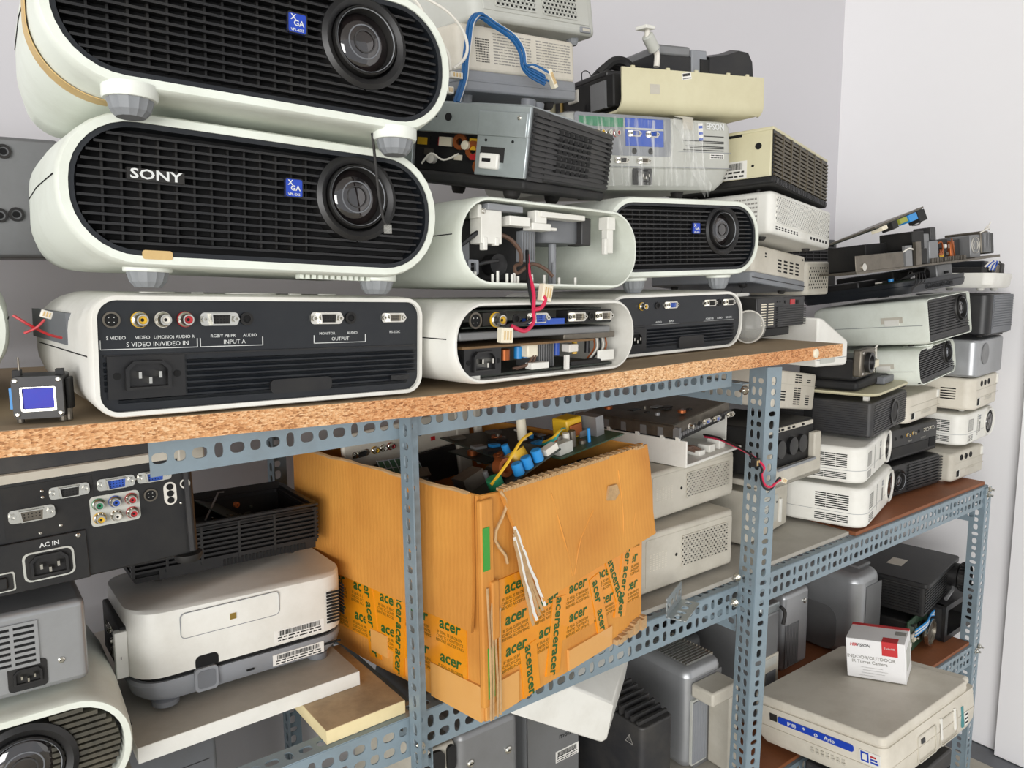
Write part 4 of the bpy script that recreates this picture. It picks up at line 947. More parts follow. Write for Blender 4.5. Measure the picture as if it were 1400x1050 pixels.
# --- cream tray with black optics on top of it
W, D, H = 0.285, 0.215, 0.062
t = thing('projector', 'opened cream-coloured projector base with exposed black optics above the film-wrapped one', CATP, (1.003, 0.934, 1.5115), (-9.7, 0.6, -2.2))
y0 = -D / 2; th = 0.003
def tray(t, W, D, H, m, r=0.03, open_left=True, th=0.003, rb=0.02):
    """thin-walled lower case: rounded underside, one open end"""
    sec = []   # profile in YZ from front top down, across and up the back
    for k in range(7): a = R(180 + 90 * k / 6); sec.append((-D / 2 + rb + rb * math.cos(a), rb + rb * math.sin(a)))
    sec = [(-D / 2, H)] + sec + [(D / 2, 0), (D / 2, H)]
    rings = [[(x, y, z) for y, z in sec] for x in (-W / 2, W / 2 - r, W / 2 - r * 0.3, W / 2)]
    for i, (y, z) in enumerate(sec):
        rings[2][i] = (W / 2 - r * 0.08, y * 0.985, z + (0.004 if z < 0.001 else 0)); rings[3][i] = (W / 2, y * 0.90, z + (0.012 if z < 0.001 else 0))
    g = MB().loft(rings, False, False, closed=False)
    n = len(sec); g.f.append(tuple(len(g.v) - n + i for i in range(n)))
    o = g.build('case', m, t); s = o.modifiers.new('thick', 'SOLIDIFY'); s.thickness = th; s.offset = -1
    return o
tray(t, W, D, H, CREAM)
P = Panel(t, 'front', W, D, H)
P.box('cut_out', -0.092, -0.074, 0.026, 0.04, 0.0006, BEIGE2)
P.sticker(-0.022, H - 0.007, 0.018, 0.010, 1, ang=10)
for x in (-0.125, -0.06, -0.005, 0.06, 0.10): P.box('clip', x, x + 0.006, H, H + 0.003, -0.0, CREAM, 0.003)
MB().box(-0.12, 0.12, -D / 2 + 0.008, D / 2 - 0.008, 0.008, 0.012).build('floor_plate', BLACKM, t)
MB().box(-0.138, 0.02, -D / 2 + 0.03, D / 2 - 0.01, 0.012, 0.06).build('power_unit', BLACKM, t, bevel=0.003)
MB().box(-0.142, -0.132, -0.06, -0.02, 0.012, 0.052).build('shield_plate', SILVD, t); MB().box(-0.141, -0.131, 0.02, 0.05, 0.035, 0.055).build('connector', WIREW, t, bevel=0.002)
MB().box(-0.1405, -0.132, 0.07, 0.076, 0.012, 0.045).build('standoff', BRASS, t); MB().lathe([(0.009, 0), (0.009, 0.02)], (-0.138, -0.005, 0.02), 'x', 14).build('capacitor', WIREK, t)
MB().tube(spline([(-0.13, 0.02, 0.06), (-0.136, 0.012, 0.078), (-0.132, 0.0, 0.078), (-0.128, -0.01, 0.06)]), 0.0008, 5).build('wire', WIREK, t)
MB().box(-0.138, 0.0, -0.06, 0.085, 0.058, 0.068).build('top_frame', BLACK, t, bevel=0.003)
MB().box(-0.06, 0.03, -0.075, 0.03, 0.05, 0.094).build('optics_housing', BLACK, t, bevel=0.002)
MB().box(-0.052, 0.012, -0.077, 0.032, 0.092, 0.108).build('optics_cover', SILVD, t, bevel=0.004)
MB().box(0.014, 0.045, -0.077, 0.02, 0.06, 0.104).build('lamp_housing', GREYP, t, bevel=0.002)
MB().box(0.03, 0.05, -0.079, -0.05, 0.04, 0.09).build('latch', BLACKM, t)
g = MB().loft([[(x, y, z) for y, z in ((-0.08, 0.06), (-0.08, h_), (-0.06, h_ + 0.006), (0.05, h_ + 0.004), (0.05, 0.06))] for x, h_ in ((0.048, 0.094), (0.085, 0.1), (0.11, 0.108), (0.13, 0.106), (0.139, 0.092), (0.142, 0.06))])
g.build('lens_hood', BLACK, t)
MB().lathe([(0.03, 0.0), (0.03, 0.012), (0.024, 0.014)], (0.125, -0.04, 0.075), 'x', 24).build('lens_ring', CHARC, t)
for c in ((-0.10, -0.03, 0.068), (-0.085, 0.01, 0.07)):
    MB().tube(spline([(c[0] - 0.03, c[1], c[2]), (c[0] - 0.01, c[1] - 0.01, c[2] + 0.018), (c[0] + 0.01, c[1] - 0.015, c[2] + 0.016), (c[0] + 0.024, c[1] - 0.02, c[2] - 0.002)]), 0.007, 8).build('air_duct', BLACKM, t)
# --- small white swivel bracket
t = thing('camera_bracket', 'small white swivel bracket perched on the cream projector base', 'bracket', (0.899, 0.853, 1.582), (10, 0, 0))
MB().tube(spline([(0.022, 0, -0.004), (0.024, 0, 0.012), (0.018, 0, 0.02), (0.012, 0, 0.026)]), 0.0045, 8).build('stem', WIREW, t)
MB().lathe([(0.0065, -0.014), (0.009, -0.012), (0.009, 0.012), (0.0065, 0.014)], (0, 0, 0), 'x', 18).build('joint', EPSG, t, Matrix.Translation((0.006, 0, 0.028)) @ Matrix.Rotation(R(40), 4, 'Y'))
MB().box(-0.013, 0.011, -0.01, 0.01, -0.0015, 0.0035).build('mount_plate', WHITE2, t, Matrix.Translation((-0.008, 0, 0.045)) @ Matrix.Rotation(R(-6), 4, 'Y'), bevel=0.001)
MB().lathe([(0.004, -0.01), (0.004, 0.004)], (-0.004, 0, 0.042), 'z', 12).build('neck', WIREW, t)

# ------------------------------------------------------------------ right end of the upper shelf
W, D, H = 0.285, 0.20, 0.086
t = thing('projector', 'cream projector with dark slatted flank and black base topping the shelf-end stack', CATP, (1.258, 0.932, 1.4005), (14.2, -2.2, 5.5))
MB().box(-W / 2, W / 2, -D / 2 + 0.002, D / 2, 0.004, H).build('body', CREAM, t, bevel=0.003)
MB().box(-W / 2 - 0.004, W / 2 - 0.004, -D / 2 - 0.004, D / 2 + 0.004, -0.007, 0.006).build('base', BLACKM, t, bevel=0.004)
MB().box(-W / 2 - 0.002, W / 2 + 0.002, -D / 2 - 0.001, D / 2, H - 0.004, H + 0.002).build('lid', CREAM, t, bevel=0.002)
P = Panel(t, 'front', W, D, H)
P.box('flank_frame', -W / 2, W / 2, 0.004, H - 0.003, 0.0, BLACK)
WARMK = mat('warm_dark_slat', (74, 66, 50), 0.45, dirt=0.4, dirt_rgb=(100, 90, 66), scale=20)
for k in range(11):
    z = 0.009 + k * 0.0066; MB().box(-W / 2 + 0.004, W / 2 - 0.003, -0.003, 0.0005, z - 0.0018, z + 0.0018).build('slat', WARMK, t, P.M)
g = MB()
for k in range(1, 7): x = -W / 2 + W * k / 7; g.box(x - 0.0022, x + 0.0022, -0.0035, 0.0, 0.006, H - 0.005)
g.build('slat_posts', WARMK, t, P.M)
g = MB()
for k in range(40): x = -W / 2 + 0.008 + k * 0.0066; g.box(x, x + 0.0028, -0.0047, -0.003, -0.006, 0.0035)
g.build('base_ribs', BLACK, t, P.M)
L_ = Panel(t, 'left', W, D, H)
L_.rplate('side_panel', 0.02, 0.042, 0.15, 0.068, 0.002, 0.0008, CREAM); L_.port('hole', 0.075, 0.058, 0.0012, sc=1.9); L_.port('hole', 0.066, 0.026, 0.0012, sc=0.8)
L_.box('dark_slot', -0.03, 0.045, 0.078, 0.0825, 0.0012, VOID)
L_.sticker(0.018, 0.022, 0.075, 0.03, 2, out=0.0012); L_.text('S522', 0.012, 0.0335, 0.009, INKK, 0.0018)
for x in (-0.1, 0.1): inst('foot', FOOT_K, t, Matrix.Translation((x, -0.06, -0.007)) @ Matrix.Scale(0.35, 4)); inst('foot', FOOT_K, t, Matrix.Translation((x, 0.06, -0.007)) @ Matrix.Scale(0.35, 4))
W, D, H = 0.268, 0.215, 0.073
t = thing('projector', 'white projector with staggered round-hole vents under the dark slatted one', CATP, (1.266, 0.935, 1.3125), (10.1, -2.2, 5.5))
pbody(t, W, D, H, WHITE2, 0.012, 0.006)
P = Panel(t, 'front', W, D, H)
P.grille(-0.115, 0.12, 0.020, 0.066, 26, 9, WHITE2, 0.0026, 0.0048, 0.0014, stagger=True); P.slots(0.03, 0.115, 0.008, 0.014, 6, 1, 0.5, 0.2); P.slots(-0.118, -0.02, 0.008, 0.015, 8, 2, 0.45, 0.4)
L_ = Panel(t, 'left', W, D, H); L_.sticker(0.06, 0.042, 0.05, 0.046, 6, WHITE2, bar=False, ink=INKG)
feet(t, W, D, FOOT_S, 0.36, 0.34)
W, D, H = 0.240, 0.215, 0.070
t = thing('projector', 'beige projector with a grid of small slots and grey base between white and black ones', CATP, (1.288, 0.995, 1.229), (11, -2.2, 5.5))
pbody(t, W, D, H, BEIGE, 0.008, 0.004, 0.020); pbody(t, W + 0.002, D + 0.002, 0.0205, GREYP, 0.008, 0.003, 0.0, 'base')
P = Panel(t, 'front', W, D, H)
P.slots(-0.02, 0.092, 0.027, 0.054, 4, 4, 0.4, 0.5); P.port('hole', 0.105, 0.062, 0.0003, sc=0.7)
for z in (0.056, 0.05): P.box('led_hole', -0.072, -0.066, z, z + 0.003, 0.0003, VOID)
P.box('base_groove', -W / 2, W / 2, 0.009, 0.0105, 0.0016, CHARC)
feet(t, W, D, FOOT_S, 0.36, 0.34)
# black cap in front of it
W, D, H = 0.185, 0.18, 0.0655
t = thing('projector', 'black finned projector with two columns of bright slots at the end of the upper shelf', CATP, (1.176, 0.893, 1.1545), (9.0, 0, 0.5))
MB().box(-W / 2, W / 2, -D / 2, D / 2, 0.012, H).build('body', BLACK, t, bevel=0.002); MB().box(-W / 2 + 0.006, W / 2 - 0.05, -D / 2 + 0.004, D / 2, -0.003, 0.012).build('base', BLACKM, t, bevel=0.002)
P = Panel(t, 'front', W, D, H)
for k in range(9): MB().box(-0.02, W / 2 + 0.003, -0.0025, 0.002, 0.0135 + k * 0.004, 0.0155 + k * 0.004).build('fin', BLACK, t, P.M)
P.slots(-0.078, -0.058, 0.016, 0.056, 1, 9, 0.1, 0.5, IVORY, 'bright_slot'); P.slots(-0.052, -0.030, 0.016, 0.056, 1, 9, 0.1, 0.5, IVORY, 'bright_slot')
P.box('red_button', 0.032, 0.05, 0.051, 0.06, 0.001, RED); P.port('hole', 0.012, 0.056, 0.0005, sc=0.9); P.port('hole', -0.008, 0.057, 0.0005, sc=0.5); P.port('hole', -0.018, 0.057, 0.0005, sc=0.5); P.box('jack', 0.056, 0.066, 0.051, 0.058, 0.0006, VOID)
feet(t, W, D, FOOT_S, 0.3, 0.34)
t = thing('loose_connector', 'small white plastic clip lying on the black finned projector', 'connector', (1.125, 0.84, 1.2215), (8, 0, 0))
MB().box(-0.022, 0.018, -0.004, 0.004, 0, 0.006).build('clip_body', WHITE2, t, bevel=0.001); MB().box(0.018, 0.024, -0.003, 0.003, 0.001, 0.005).build('clip_tip', GREYP, t)
MB().tube([(-0.006, 0, 0.005), (0.006, 0, 0.018), (0.014, 0, 0.026)], 0.0006, 4).build('wire', WIREK, t)
t = thing('projector', 'small beige projector with a round-hole side vent behind the slot-grid one', CATP, (1.497, 1.0, 1.212), (6, 0, 0))
pbody(t, 0.11, 0.14, 0.07, BEIGE2, 0.012, 0.005); Panel(t, 'front', 0.11, 0.14, 0.07).grille(-0.042, 0.042, 0.012, 0.06, 8, 7, BEIGE2, 0.003, 0.004, 0.0014, stagger=True)
Panel(t, 'left', 0.11, 0.14, 0.07).grille(-0.055, 0.055, 0.012, 0.06, 10, 7, BEIGE2, 0.003, 0.004, 0.0014, stagger=True)
t = thing('projector', 'white angular projector cover behind the end of the chipboard shelf', CATP, (1.345, 0.89, 1.086), (0, 0, 0))
MB().prism([(-0.045, 0.0), (0.055, -0.004), (0.06, 0.004), (0.06, 0.043), (-0.028, 0.089), (-0.045, 0.092)], -0.09, 0.11).build('cover', WHITE2, t, bevel=0.004)
MB().prism(rr(0.05, 0.03, 0.004, 3), -0.0006, 0.001).build('inset_panel', EPSG, t, Matrix.Translation((-0.01, -0.0905, 0.02)))
seam = MB().box(-0.044, 0.056, -0.0906, -0.089, 0.012, 0.013).build('seam', GREYP, t)
t = thing('lens_cap', 'clear plastic dome standing behind the backwards projector at the shelf end', 'cap', (1.077, 0.79, 1.1465), (-15, 0, 0))
MB().lathe([(0.026, 0.0), (0.027, 0.004), (0.025, 0.014), (0.018, 0.022), (0.008, 0.026), (0.0005, 0.027)], (0, 0, 0.0275), 'y', 28).build('dome', CLEAR, t, Matrix.Rotation(R(165), 4, 'Z'))
MB().lathe([(0.0275, -0.002), (0.0275, 0.003), (0.0255, 0.003), (0.0255, -0.002), (0.0275, -0.002)], (0, 0, 0.0275), 'y', 28, False).build('rim', WIREW, t, Matrix.Rotation(R(165), 4, 'Z'))

# ------------------------------------------------------------------ left edge
t = thing('projector', 'grey metal case with small black rings standing behind the left stack', CATP, (-0.05, 1.06, 1.292), (0, 0, 0))
MB().box(-0.16, 0.175, -0.06, 0.07, 0, 0.128).build('case', SILVD, t, bevel=0.004)
for x, z in ((0.122, 0.112), (0.113, 0.045), (0.128, 0.0465), (0.06, 0.1), (0.02, 0.05)):
    MB().lathe([(0.0075, -0.001), (0.0075, -0.003), (0.005, -0.003), (0.005, -0.001), (0.0075, -0.001)], (x, -0.06, z), 'y', 20, False).build('ring', RUBBER, t)
    MB().lathe([(0.0035, 0), (0.0035, -0.001)], (x, -0.06, z), 'y', 14).build('screw_hole', VOID, t)
MB().tube(spline([(0.17, -0.062, 0.092), (0.15, -0.064, 0.075), (0.142, -0.063, 0.04), (0.15, -0.063, 0.01)]), 0.0014).build('wire', CHARC, t)
t = thing('prism_block', 'small black optical block with blue panel on the chipboard edge', 'optical block', (0.0615, 0.724, chip_z(0.066) + 0.0012), (-16, 0, 0.6)); t.scale = (0.93,) * 3
MB().box(-0.019, 0.019, -0.016, 0.018, 0.004, 0.04).build('housing', BLACK, t, bevel=0.002)
MB().frame(rr(0.038, 0.036, 0.004, 3, 0, 0.022), rr(0.027, 0.022, 0.002, 3, 0, 0.021), -0.019, -0.015).build('face_frame', CHARC, t)
MB().frame(rr(0.0265, 0.021, 0.001, 2, 0, 0.0205), rr(0.0235, 0.018, 0.001, 2, 0, 0.0212), -0.0185, -0.015).build('silver_foil', CHROME, t)
MB().box(-0.0115, 0.0115, -0.0172, -0.015, 0.0125, 0.0295).build('blue_panel', LCD, t)
for x in (-0.016, 0.016):
    for z in (0.008, 0.037): inst('screw', PORTS['screw'][0], t, Matrix.Translation((x, -0.019, z)) @ Matrix.Scale(0.7, 4))
    MB().box(x - 0.003, x + 0.003, -0.012, -0.004, 0.039, 0.045).build('tab', BLACKM, t)
    MB().lathe([(0.003, 0), (0.003, 0.006)], (x, -0.01, 0), 'z', 10).build('leg', DMETAL, t)
MB().box(0.019, 0.0225, -0.01, 0.012, 0.008, 0.036).build('side_bracket', BLACKM, t, bevel=0.001); MB().box(-0.0225, -0.019, -0.012, 0.008, 0.012, 0.03).build('side_label', CYAN, t)
MB().lathe([(0.0008, 0), (0.0008, 0.012)], (-0.014, -0.01, 0.044), 'z', 6).build('pin', DMETAL, t)
MB().lathe([(0.0028, 0.0), (0.0028, 0.01)], (0.0205, -0.008, 0.0), 'z', 10).build('leg', DMETAL, t)
harness('wire_harness', 'thin red wires with white plug beside the backwards projector at the left', [([(0.078, 0.715, 1.222), (0.068, 0.708, 1.226), (0.056, 0.704, 1.234), (0.046, 0.706, 1.242)], 0.0011, RED), ([(0.052, 0.704, 1.228), (0.06, 0.70, 1.232), (0.066, 0.699, 1.238)], 0.001, RED)],
        [((0.0675, 0.699, 1.242), (0.008, 0.005, 0.006), (0, 20, 0), WIREW)], (0.06, 0.705, 1.22))
# ================================================================== tall stacks on the right half of the middle shelf
SW = 0.7535
def slotted(label, W, D, H, loc, yaw, m=WHITE2, group='white slotted projectors stacked on the middle shelf', lens_r=0.03):
    """rounded white projector: slot vents on the left end and around the corner, big lens hole at the right end of the front"""
    t = thing('projector', label, CATP, loc, (yaw, 0, 0), group)
    pbody(t, W, D, H, m, 0.03, 0.006, 0.0)
    seamline(t, W, D, H, H * 0.36, GREYP, 0.03)
    L_ = Panel(t, 'left', W, D, H)
    for k, (a, b) in enumerate(((0.42, 0.82), (0.10, 0.30))):
        n = 7 if k == 0 else 4
        L_.slots(D * 0.5 - 0.096, D * 0.5 - 0.031, H * a, H * b, 3, n, 0.05, 0.5)
    P = Panel(t, 'front', W, D, H)
    P.slots(-W / 2 + 0.03, -W / 2 + 0.065, H * 0.42, H * 0.82, 4, 7, 0.45, 0.45); P.slots(-W / 2 + 0.03, -W / 2 + 0.065, H * 0.10, H * 0.30, 4, 4, 0.45, 0.45)
    P.slots(-W / 2 + 0.09, -W / 2 + 0.1, H * 0.2, H * 0.9, 1, 12, 0.3, 0.4, INKG); P.slots(W / 2 - 0.118, W / 2 - 0.104, H * 0.3, H * 0.66, 1, 8, 0.2, 0.5); P.slots(W / 2 - 0.118, W / 2 - 0.104, H * 0.7, H * 0.86, 1, 2, 0.1, 0.2, GREYP)
    lx, lz = W / 2 - 0.045, H * 0.52
    MB().lathe([(lens_r * 1.18, 0.004), (lens_r * 1.16, -0.004), (lens_r, -0.003), (lens_r * 0.96, 0.001)], (lx, 0, lz), 'y', 32, False).build('lens_rim', m, t, P.M)
    o = MB().lathe([(lens_r * 1.0, -0.0005), (lens_r * 0.9, 0.0002)], (lx, 0, lz), 'y', 28).build('lens_well', VOID, t, P.M)
    MB().lathe([(lens_r * 0.7, -0.0005), (lens_r * 0.68, -0.002), (lens_r * 0.55, -0.001), (lens_r * 0.2, -0.0028), (0.0005, -0.003)], (lx, 0, lz), 'y', 28).build('lens_glass', LENS, o, P.M)
    feet(t, W, D, FOOT_W, 0.3, 0.28)
    return t
slotted('white slotted projector at the bottom of the stack right of the middle post', 0.257, 0.17, 0.080, (1.506, 0.866, SW + 0.007), 16.4)
slotted('white slotted projector second from the bottom, right of the middle post', 0.260, 0.17, 0.072, (1.508, 0.876, 0.8485), 17)
slotted('white slotted projector beside the end wall, dark lens hole at its right', 0.22, 0.20, 0.076, (2.045, 0.913, 0.837), 5)
# --- charcoal louvred one with loose cream lid
W, D, H = 0.238, 0.215, 0.072
t = thing('projector', 'charcoal projector with fine louvres all round and a loose cream lid on top', CATP, (1.575, 0.912, 0.9275), (11.5, 0, 0))
pbody(t, W, D, H, CHARC, 0.012, 0.004)
for side, w_ in (('front', W), ('left', D)):
    P = Panel(t, side, W, D, H)
    for k in range(13): P.box('louvre', -w_ / 2 + 0.01, w_ / 2 - 0.01, 0.006 + k * 0.0048, 0.0082 + k * 0.0048, 0.0016, CHARC)
P = Panel(t, 'front', W, D, H)
MB().lathe([(0.028, 0.002), (0.028, -0.004), (0.022, -0.004), (0.02, 0.0)], (0.02, 0, 0.036), 'y', 28, False).build('lens_rim', BLACK, t, P.M); MB().lathe([(0.022, 0), (0.021, -0.002), (0.0005, -0.004)], (0.02, 0, 0.036), 'y', 24).build('lens_cap', BLACKM, t, P.M)
Panel(t, 'left', W, D, H).box('vent_slot', -0.03, -0.012, 0.014, 0.05, 0.002, VOID)
for x, y in ((-0.09, -0.085), (0.09, -0.08), (-0.09, 0.08), (0.09, 0.08)): MB().box(x - 0.006, x + 0.006, y - 0.005, y + 0.005, H, H + 0.012).build('lid_post', WHITE2, t)
MB().loft([[(x * s, y * s, H + 0.012 + z) for x, y in rr(W + 0.012, D + 0.012, 0.03, 6)] for z, s in ((0, 0.97), (0.003, 1.0), (0.006, 0.985))]).build('lid', CREAM, t)
feet(t, W, D, FOOT_S, 0.3, 0.3)
# --- black optical assembly on the lid
t = thing('optical_engine', 'black optical engine with silver lens mount on the loose cream lid', 'optical engine', (1.555, 0.895, 1.019), (12, 0, 0))
MB().box(-0.09, 0.085, -0.06, 0.09, 0.0, 0.020).build('chassis', BLACKM, t, bevel=0.006)
MB().box(-0.092, 0.02, -0.055, 0.06, 0.02, 0.068).build('engine_housing', BLACK, t, bevel=0.006)
MB().box(-0.098, -0.01, -0.068, -0.05, 0.03, 0.086).build('lens_mount', DMETAL, t, bevel=0.004)
MB().lathe([(0.021, 0.0), (0.021, -0.009), (0.015, -0.009), (0.014, 0.0)], (-0.062, -0.068, 0.058), 'y', 28, False).build('lens_ring', BLACK, t)
MB().lathe([(0.0145, 0.0), (0.0135, -0.003), (0.0005, -0.005)], (-0.062, -0.068, 0.058), 'y', 24).build('lens_glass', LENS, t)
for x, z in ((-0.091, 0.037), (-0.091, 0.079), (-0.018, 0.079), (-0.018, 0.037)): inst('screw', PORTS['screw'][0], t, Matrix.Translation((x, -0.068, z)))
MB().box(0.022, 0.07, -0.045, 0.05, 0.02, 0.062).build('lamp_cage', SILVD, t, bevel=0.002)
for k in range(4): MB().box(0.026 + k * 0.012, 0.029 + k * 0.012, -0.05, -0.044, 0.022, 0.075).build('cage_bar', CHROME, t)
MB().box(0.03, 0.062, -0.056, -0.05, 0.036, 0.052).build('terminal_block', IVORY, t, bevel=0.001)
MB().box(0.04, 0.11, -0.075, -0.03, 0.0, 0.016).build('arm', MIDG, t, bevel=0.003); MB().lathe([(0.008, 0.001), (0.009, 0.018)], (0.088, -0.06, 0.0), 'z', 14).build('knob', BLACKM, t)
MB().tube(spline([(0.02, -0.05, 0.07), (0.035, -0.058, 0.085), (0.055, -0.05, 0.075), (0.06, -0.05, 0.055)]), 0.0015).build('wire', WIREW, t)
# --- white ones with dark grille fronts
def dark_front(label, W, D, H, loc, rot, round_=0.012, pale=False, corner=0.012):
    t = thing('projector', label, CATP, loc, rot, 'white projectors with dark grille fronts stacked at the right')
    y0 = -D / 2
    def ring(y, w, h, r_): return [(x, y, z) for x, z in rr(w, h, r_, 5, 0, H / 2)]
    MB().loft([ring(D / 2, W * 0.92, H * 0.82, round_), ring(D / 2 - 0.02, W * 0.98, H * 0.95, round_), ring(y0 + 0.01, W, H, corner), ring(y0, W - 0.004, H - 0.004, corner), ring(y0, W - 0.007, H - 0.007, corner - 0.002), ring(y0 + 0.01, W - 0.008, H - 0.008, corner - 0.002)]).build('shell', WHITE, t)
    MB().prism(rr(W - 0.008, H - 0.008, corner - 0.002, 5, 0, H / 2), y0 + 0.006, y0 + 0.0105).build('front_panel', CHARC, t)
    n = 12; lx, lz, lr = W * 0.27, H * 0.64, H * 0.27
    for k in range(n):
        z = H * 0.24 + k * H * 0.058
        d = abs(z - lz); b = W / 2 - 0.012
        if d < lr * 1.1: b = lx - math.sqrt((lr * 1.1) ** 2 - d * d)
        MB().box(-W / 2 + 0.01, b, y0 + 0.001, y0 + 0.0065, z - H * 0.016, z + H * 0.016).build('louvre', BLACK, t)
    MB().box(-W / 2 + 0.008, W / 2 - 0.008, y0 + 0.002, y0 + 0.007, 0.006, H * 0.19).build('lower_bar', BLACK, t)
    lens(t, lx, y0 + 0.001, lz, lr * 1.22, CHARC, LENSP if pale else LENS)
    MB().tube([(-W / 2 - 0.0003, y0 + 0.012, H * 0.42), (-W / 2 - 0.0003, D / 2 - 0.03, H * 0.45)], 0.0006, 4).build('seam', GREYP, t)
    L_ = Panel(t, 'left', W, D, H)
    L_.box('zoom_recess', D * 0.12, D * 0.3, H * 0.5, H * 0.64, 0.0006, BEIGE2); L_.box('zoom_tab', D * 0.15, D * 0.27, H * 0.45, H * 0.58, 0.0016, WHITE2)
    return t
t = dark_front('white projector with square dark grille front and lens, right of the black finned one', 0.225, 0.27, 0.100, (1.838, 0.935, 1.0925), (1.6, -6.0, -3.4), corner=0.009)
feet(t, 0.225, 0.27, FOOT_S, 0.36, 0.30)
t = dark_front('white projector with rounded dark grille front, second of two under the black tray', 0.235, 0.26, 0.083, (1.822, 0.948, 0.9985), (6.0, -6.0, -3.4), pale=True, corner=0.024)
feet(t, 0.235, 0.26, FOOT_S, 0.34, 0.30, True)
MB().lathe([(0.026, -0.014), (0.03, -0.006), (0.03, 0.0)], (-0.03, -0.10, 0.0845), 'z', 24).build('focus_dial', WHITE, t)
# --- black tray with optics
W, D, H = 0.285, 0.26, 0.026
t = thing('projector', 'black projector tray with exposed optics on the white square-fronted one', CATP, (1.775, 0.93, 1.2035), (-2, -7.5, -3.8))
MB().loft([[(x * s, y * s, z) for x, y in rr(W, D, 0.035, 6)] for z, s in ((0, 0.96), (0.005, 0.985), (H * 0.62, 1.0), (H * 0.66, 0.99), (H, 1.0), (H, 0.975), (0.008, 0.95))]).build('tray', DARKB, t)
MB().box(-W * 0.44, W * 0.44, -D * 0.43, D * 0.43, 0.004, 0.010).build('tray_floor', BLACKM, t)
P = Panel(t, 'front', W, D, H); P.slots(-0.06, 0.06, 0.004, 0.016, 14, 4, 0.45, 0.45)
for (x0, x1, y0, y1, z1, m, nm) in ((-0.13, -0.05, -0.02, 0.11, 0.04, BLACK, 'control_box'), (-0.04, 0.05, -0.05, 0.09, 0.052, BLACKM, 'optics_box'), (0.055, 0.125, -0.10, 0.05, 0.053, SILVD, 'lamp_box'), (-0.12, -0.055, -0.115, -0.05, 0.03, PCBD, 'board_block')):
    MB().box(x0, x1, y0, y1, 0.008, z1).build(nm, m, t, bevel=0.003)
for x, z in ((-0.05, 0.034), (0.02, 0.036)): MB().lathe([(0.014, 0), (0.014, -0.02), (0.010, -0.021), (0.009, -0.005)], (x, -0.075, z), 'y', 20).build('lens_barrel', BLACK, t)
MB().lathe([(0.011, 0), (0.010, -0.003), (0.0005, -0.004)], (-0.05, -0.096, 0.034), 'y', 18).build('lens_glass', LENS, t)
MB().box(0.085, 0.1, -0.103, -0.099, 0.03, 0.036).build('latch_slot', VOID, t)
for k in range(4): MB().tube(spline([(-0.1 + 0.01 * k, -0.1, 0.032), (-0.085 + 0.01 * k, -0.125, 0.042), (-0.11 + 0.012 * k, -0.135, 0.02), (-0.125, -0.134, 0.004 + 0.003 * k)]), 0.0011, 5).build('wire', CHARC, t)
chips(t, Panel(t, 'top', W, D, 0.03), (-0.115, -0.06, -0.11, -0.055), 8, 9, (BLACKM, WIREW, DMETAL, CYAN), 0.008)
MB().lathe([(0.012, 0), (0.012, -0.006)], (0.0, 0, 0.0), 'z', 14).build('foot', RUBBER, t)
# --- steel plate and boards heaped on the tray
t = thing('projector_chassis', 'heap of stripped chassis steel and circuit boards topping the right stack', 'chassis', (1.69, 0.90, 1.2625), (-2, -4.5, -3.2))
MB().box(-0.325, -0.16, -0.145, -0.143, 0.004, 0.034).build('side_plate', DMETAL, t, bevel=0.001); MB().box(-0.325, -0.2, -0.145, -0.10, 0.0, 0.004).build('base_plate', DMETAL, t); MB().lathe([(0.007, 0.0), (0.007, -0.002)], (-0.30, -0.145, 0.012), 'y', 16).build('plate_screw', CHROME, t); MB().box(-0.15, -0.06, -0.14, -0.10, 0.004, 0.036).build('supply_block', BLACKM, t, bevel=0.002); MB().box(-0.155, -0.13, -0.146, -0.14, 0.004, 0.044).build('bracket', SILVD, t); MB().box(-0.115, -0.095, -0.146, -0.14, 0.004, 0.05).build('bracket', DMETAL, t); MB().box(-0.20, 0.18, -0.145, 0.015, 0.0, 0.004).build('base_plate', DMETAL, t, bevel=0.001)
MB().box(-0.03, 0.12, -0.13, -0.126, 0.004, 0.014).build('ribbed_strip', SILVD, t)
g = MB()
for k in range(22): g.box(-0.03 + k * 0.0068, -0.027 + k * 0.0068, -0.133, -0.129, 0.004, 0.014)
g.build('strip_ribs', DMETAL, t)
T_ = Matrix.Translation((-0.165, -0.085, 0.088)) @ Matrix.Rotation(R(-11), 4, 'Y') @ Matrix.Rotation(R(-12), 4, 'X')
MB().box(-0.105, 0.075, -0.07, 0.03, -0.0015, 0.0015).build('tilted_board', DMETAL, t, T_)
MB().box(-0.1, 0.07, -0.069, 0.025, -0.004, -0.0016).build('tilted_circuit', PCBD, t, T_)
for nm, m, x, w_, h_ in (('capacitor', CYAN, 0.022, 0.030, 0.014), ('coil', mat('olive_coil', (150, 156, 60), 0.5), -0.012, 0.026, 0.010), ('transformer', BLACKM, 0.054, 0.028, 0.022), ('relay', BLACKM, -0.045, 0.02, 0.014), ('connector', IVORY, -0.08, 0.018, 0.008)):
    MB().box(x - w_ / 2, x + w_ / 2, -0.074, -0.05, -0.003 - h_, -0.003).build(nm, m, t, T_, bevel=0.001)
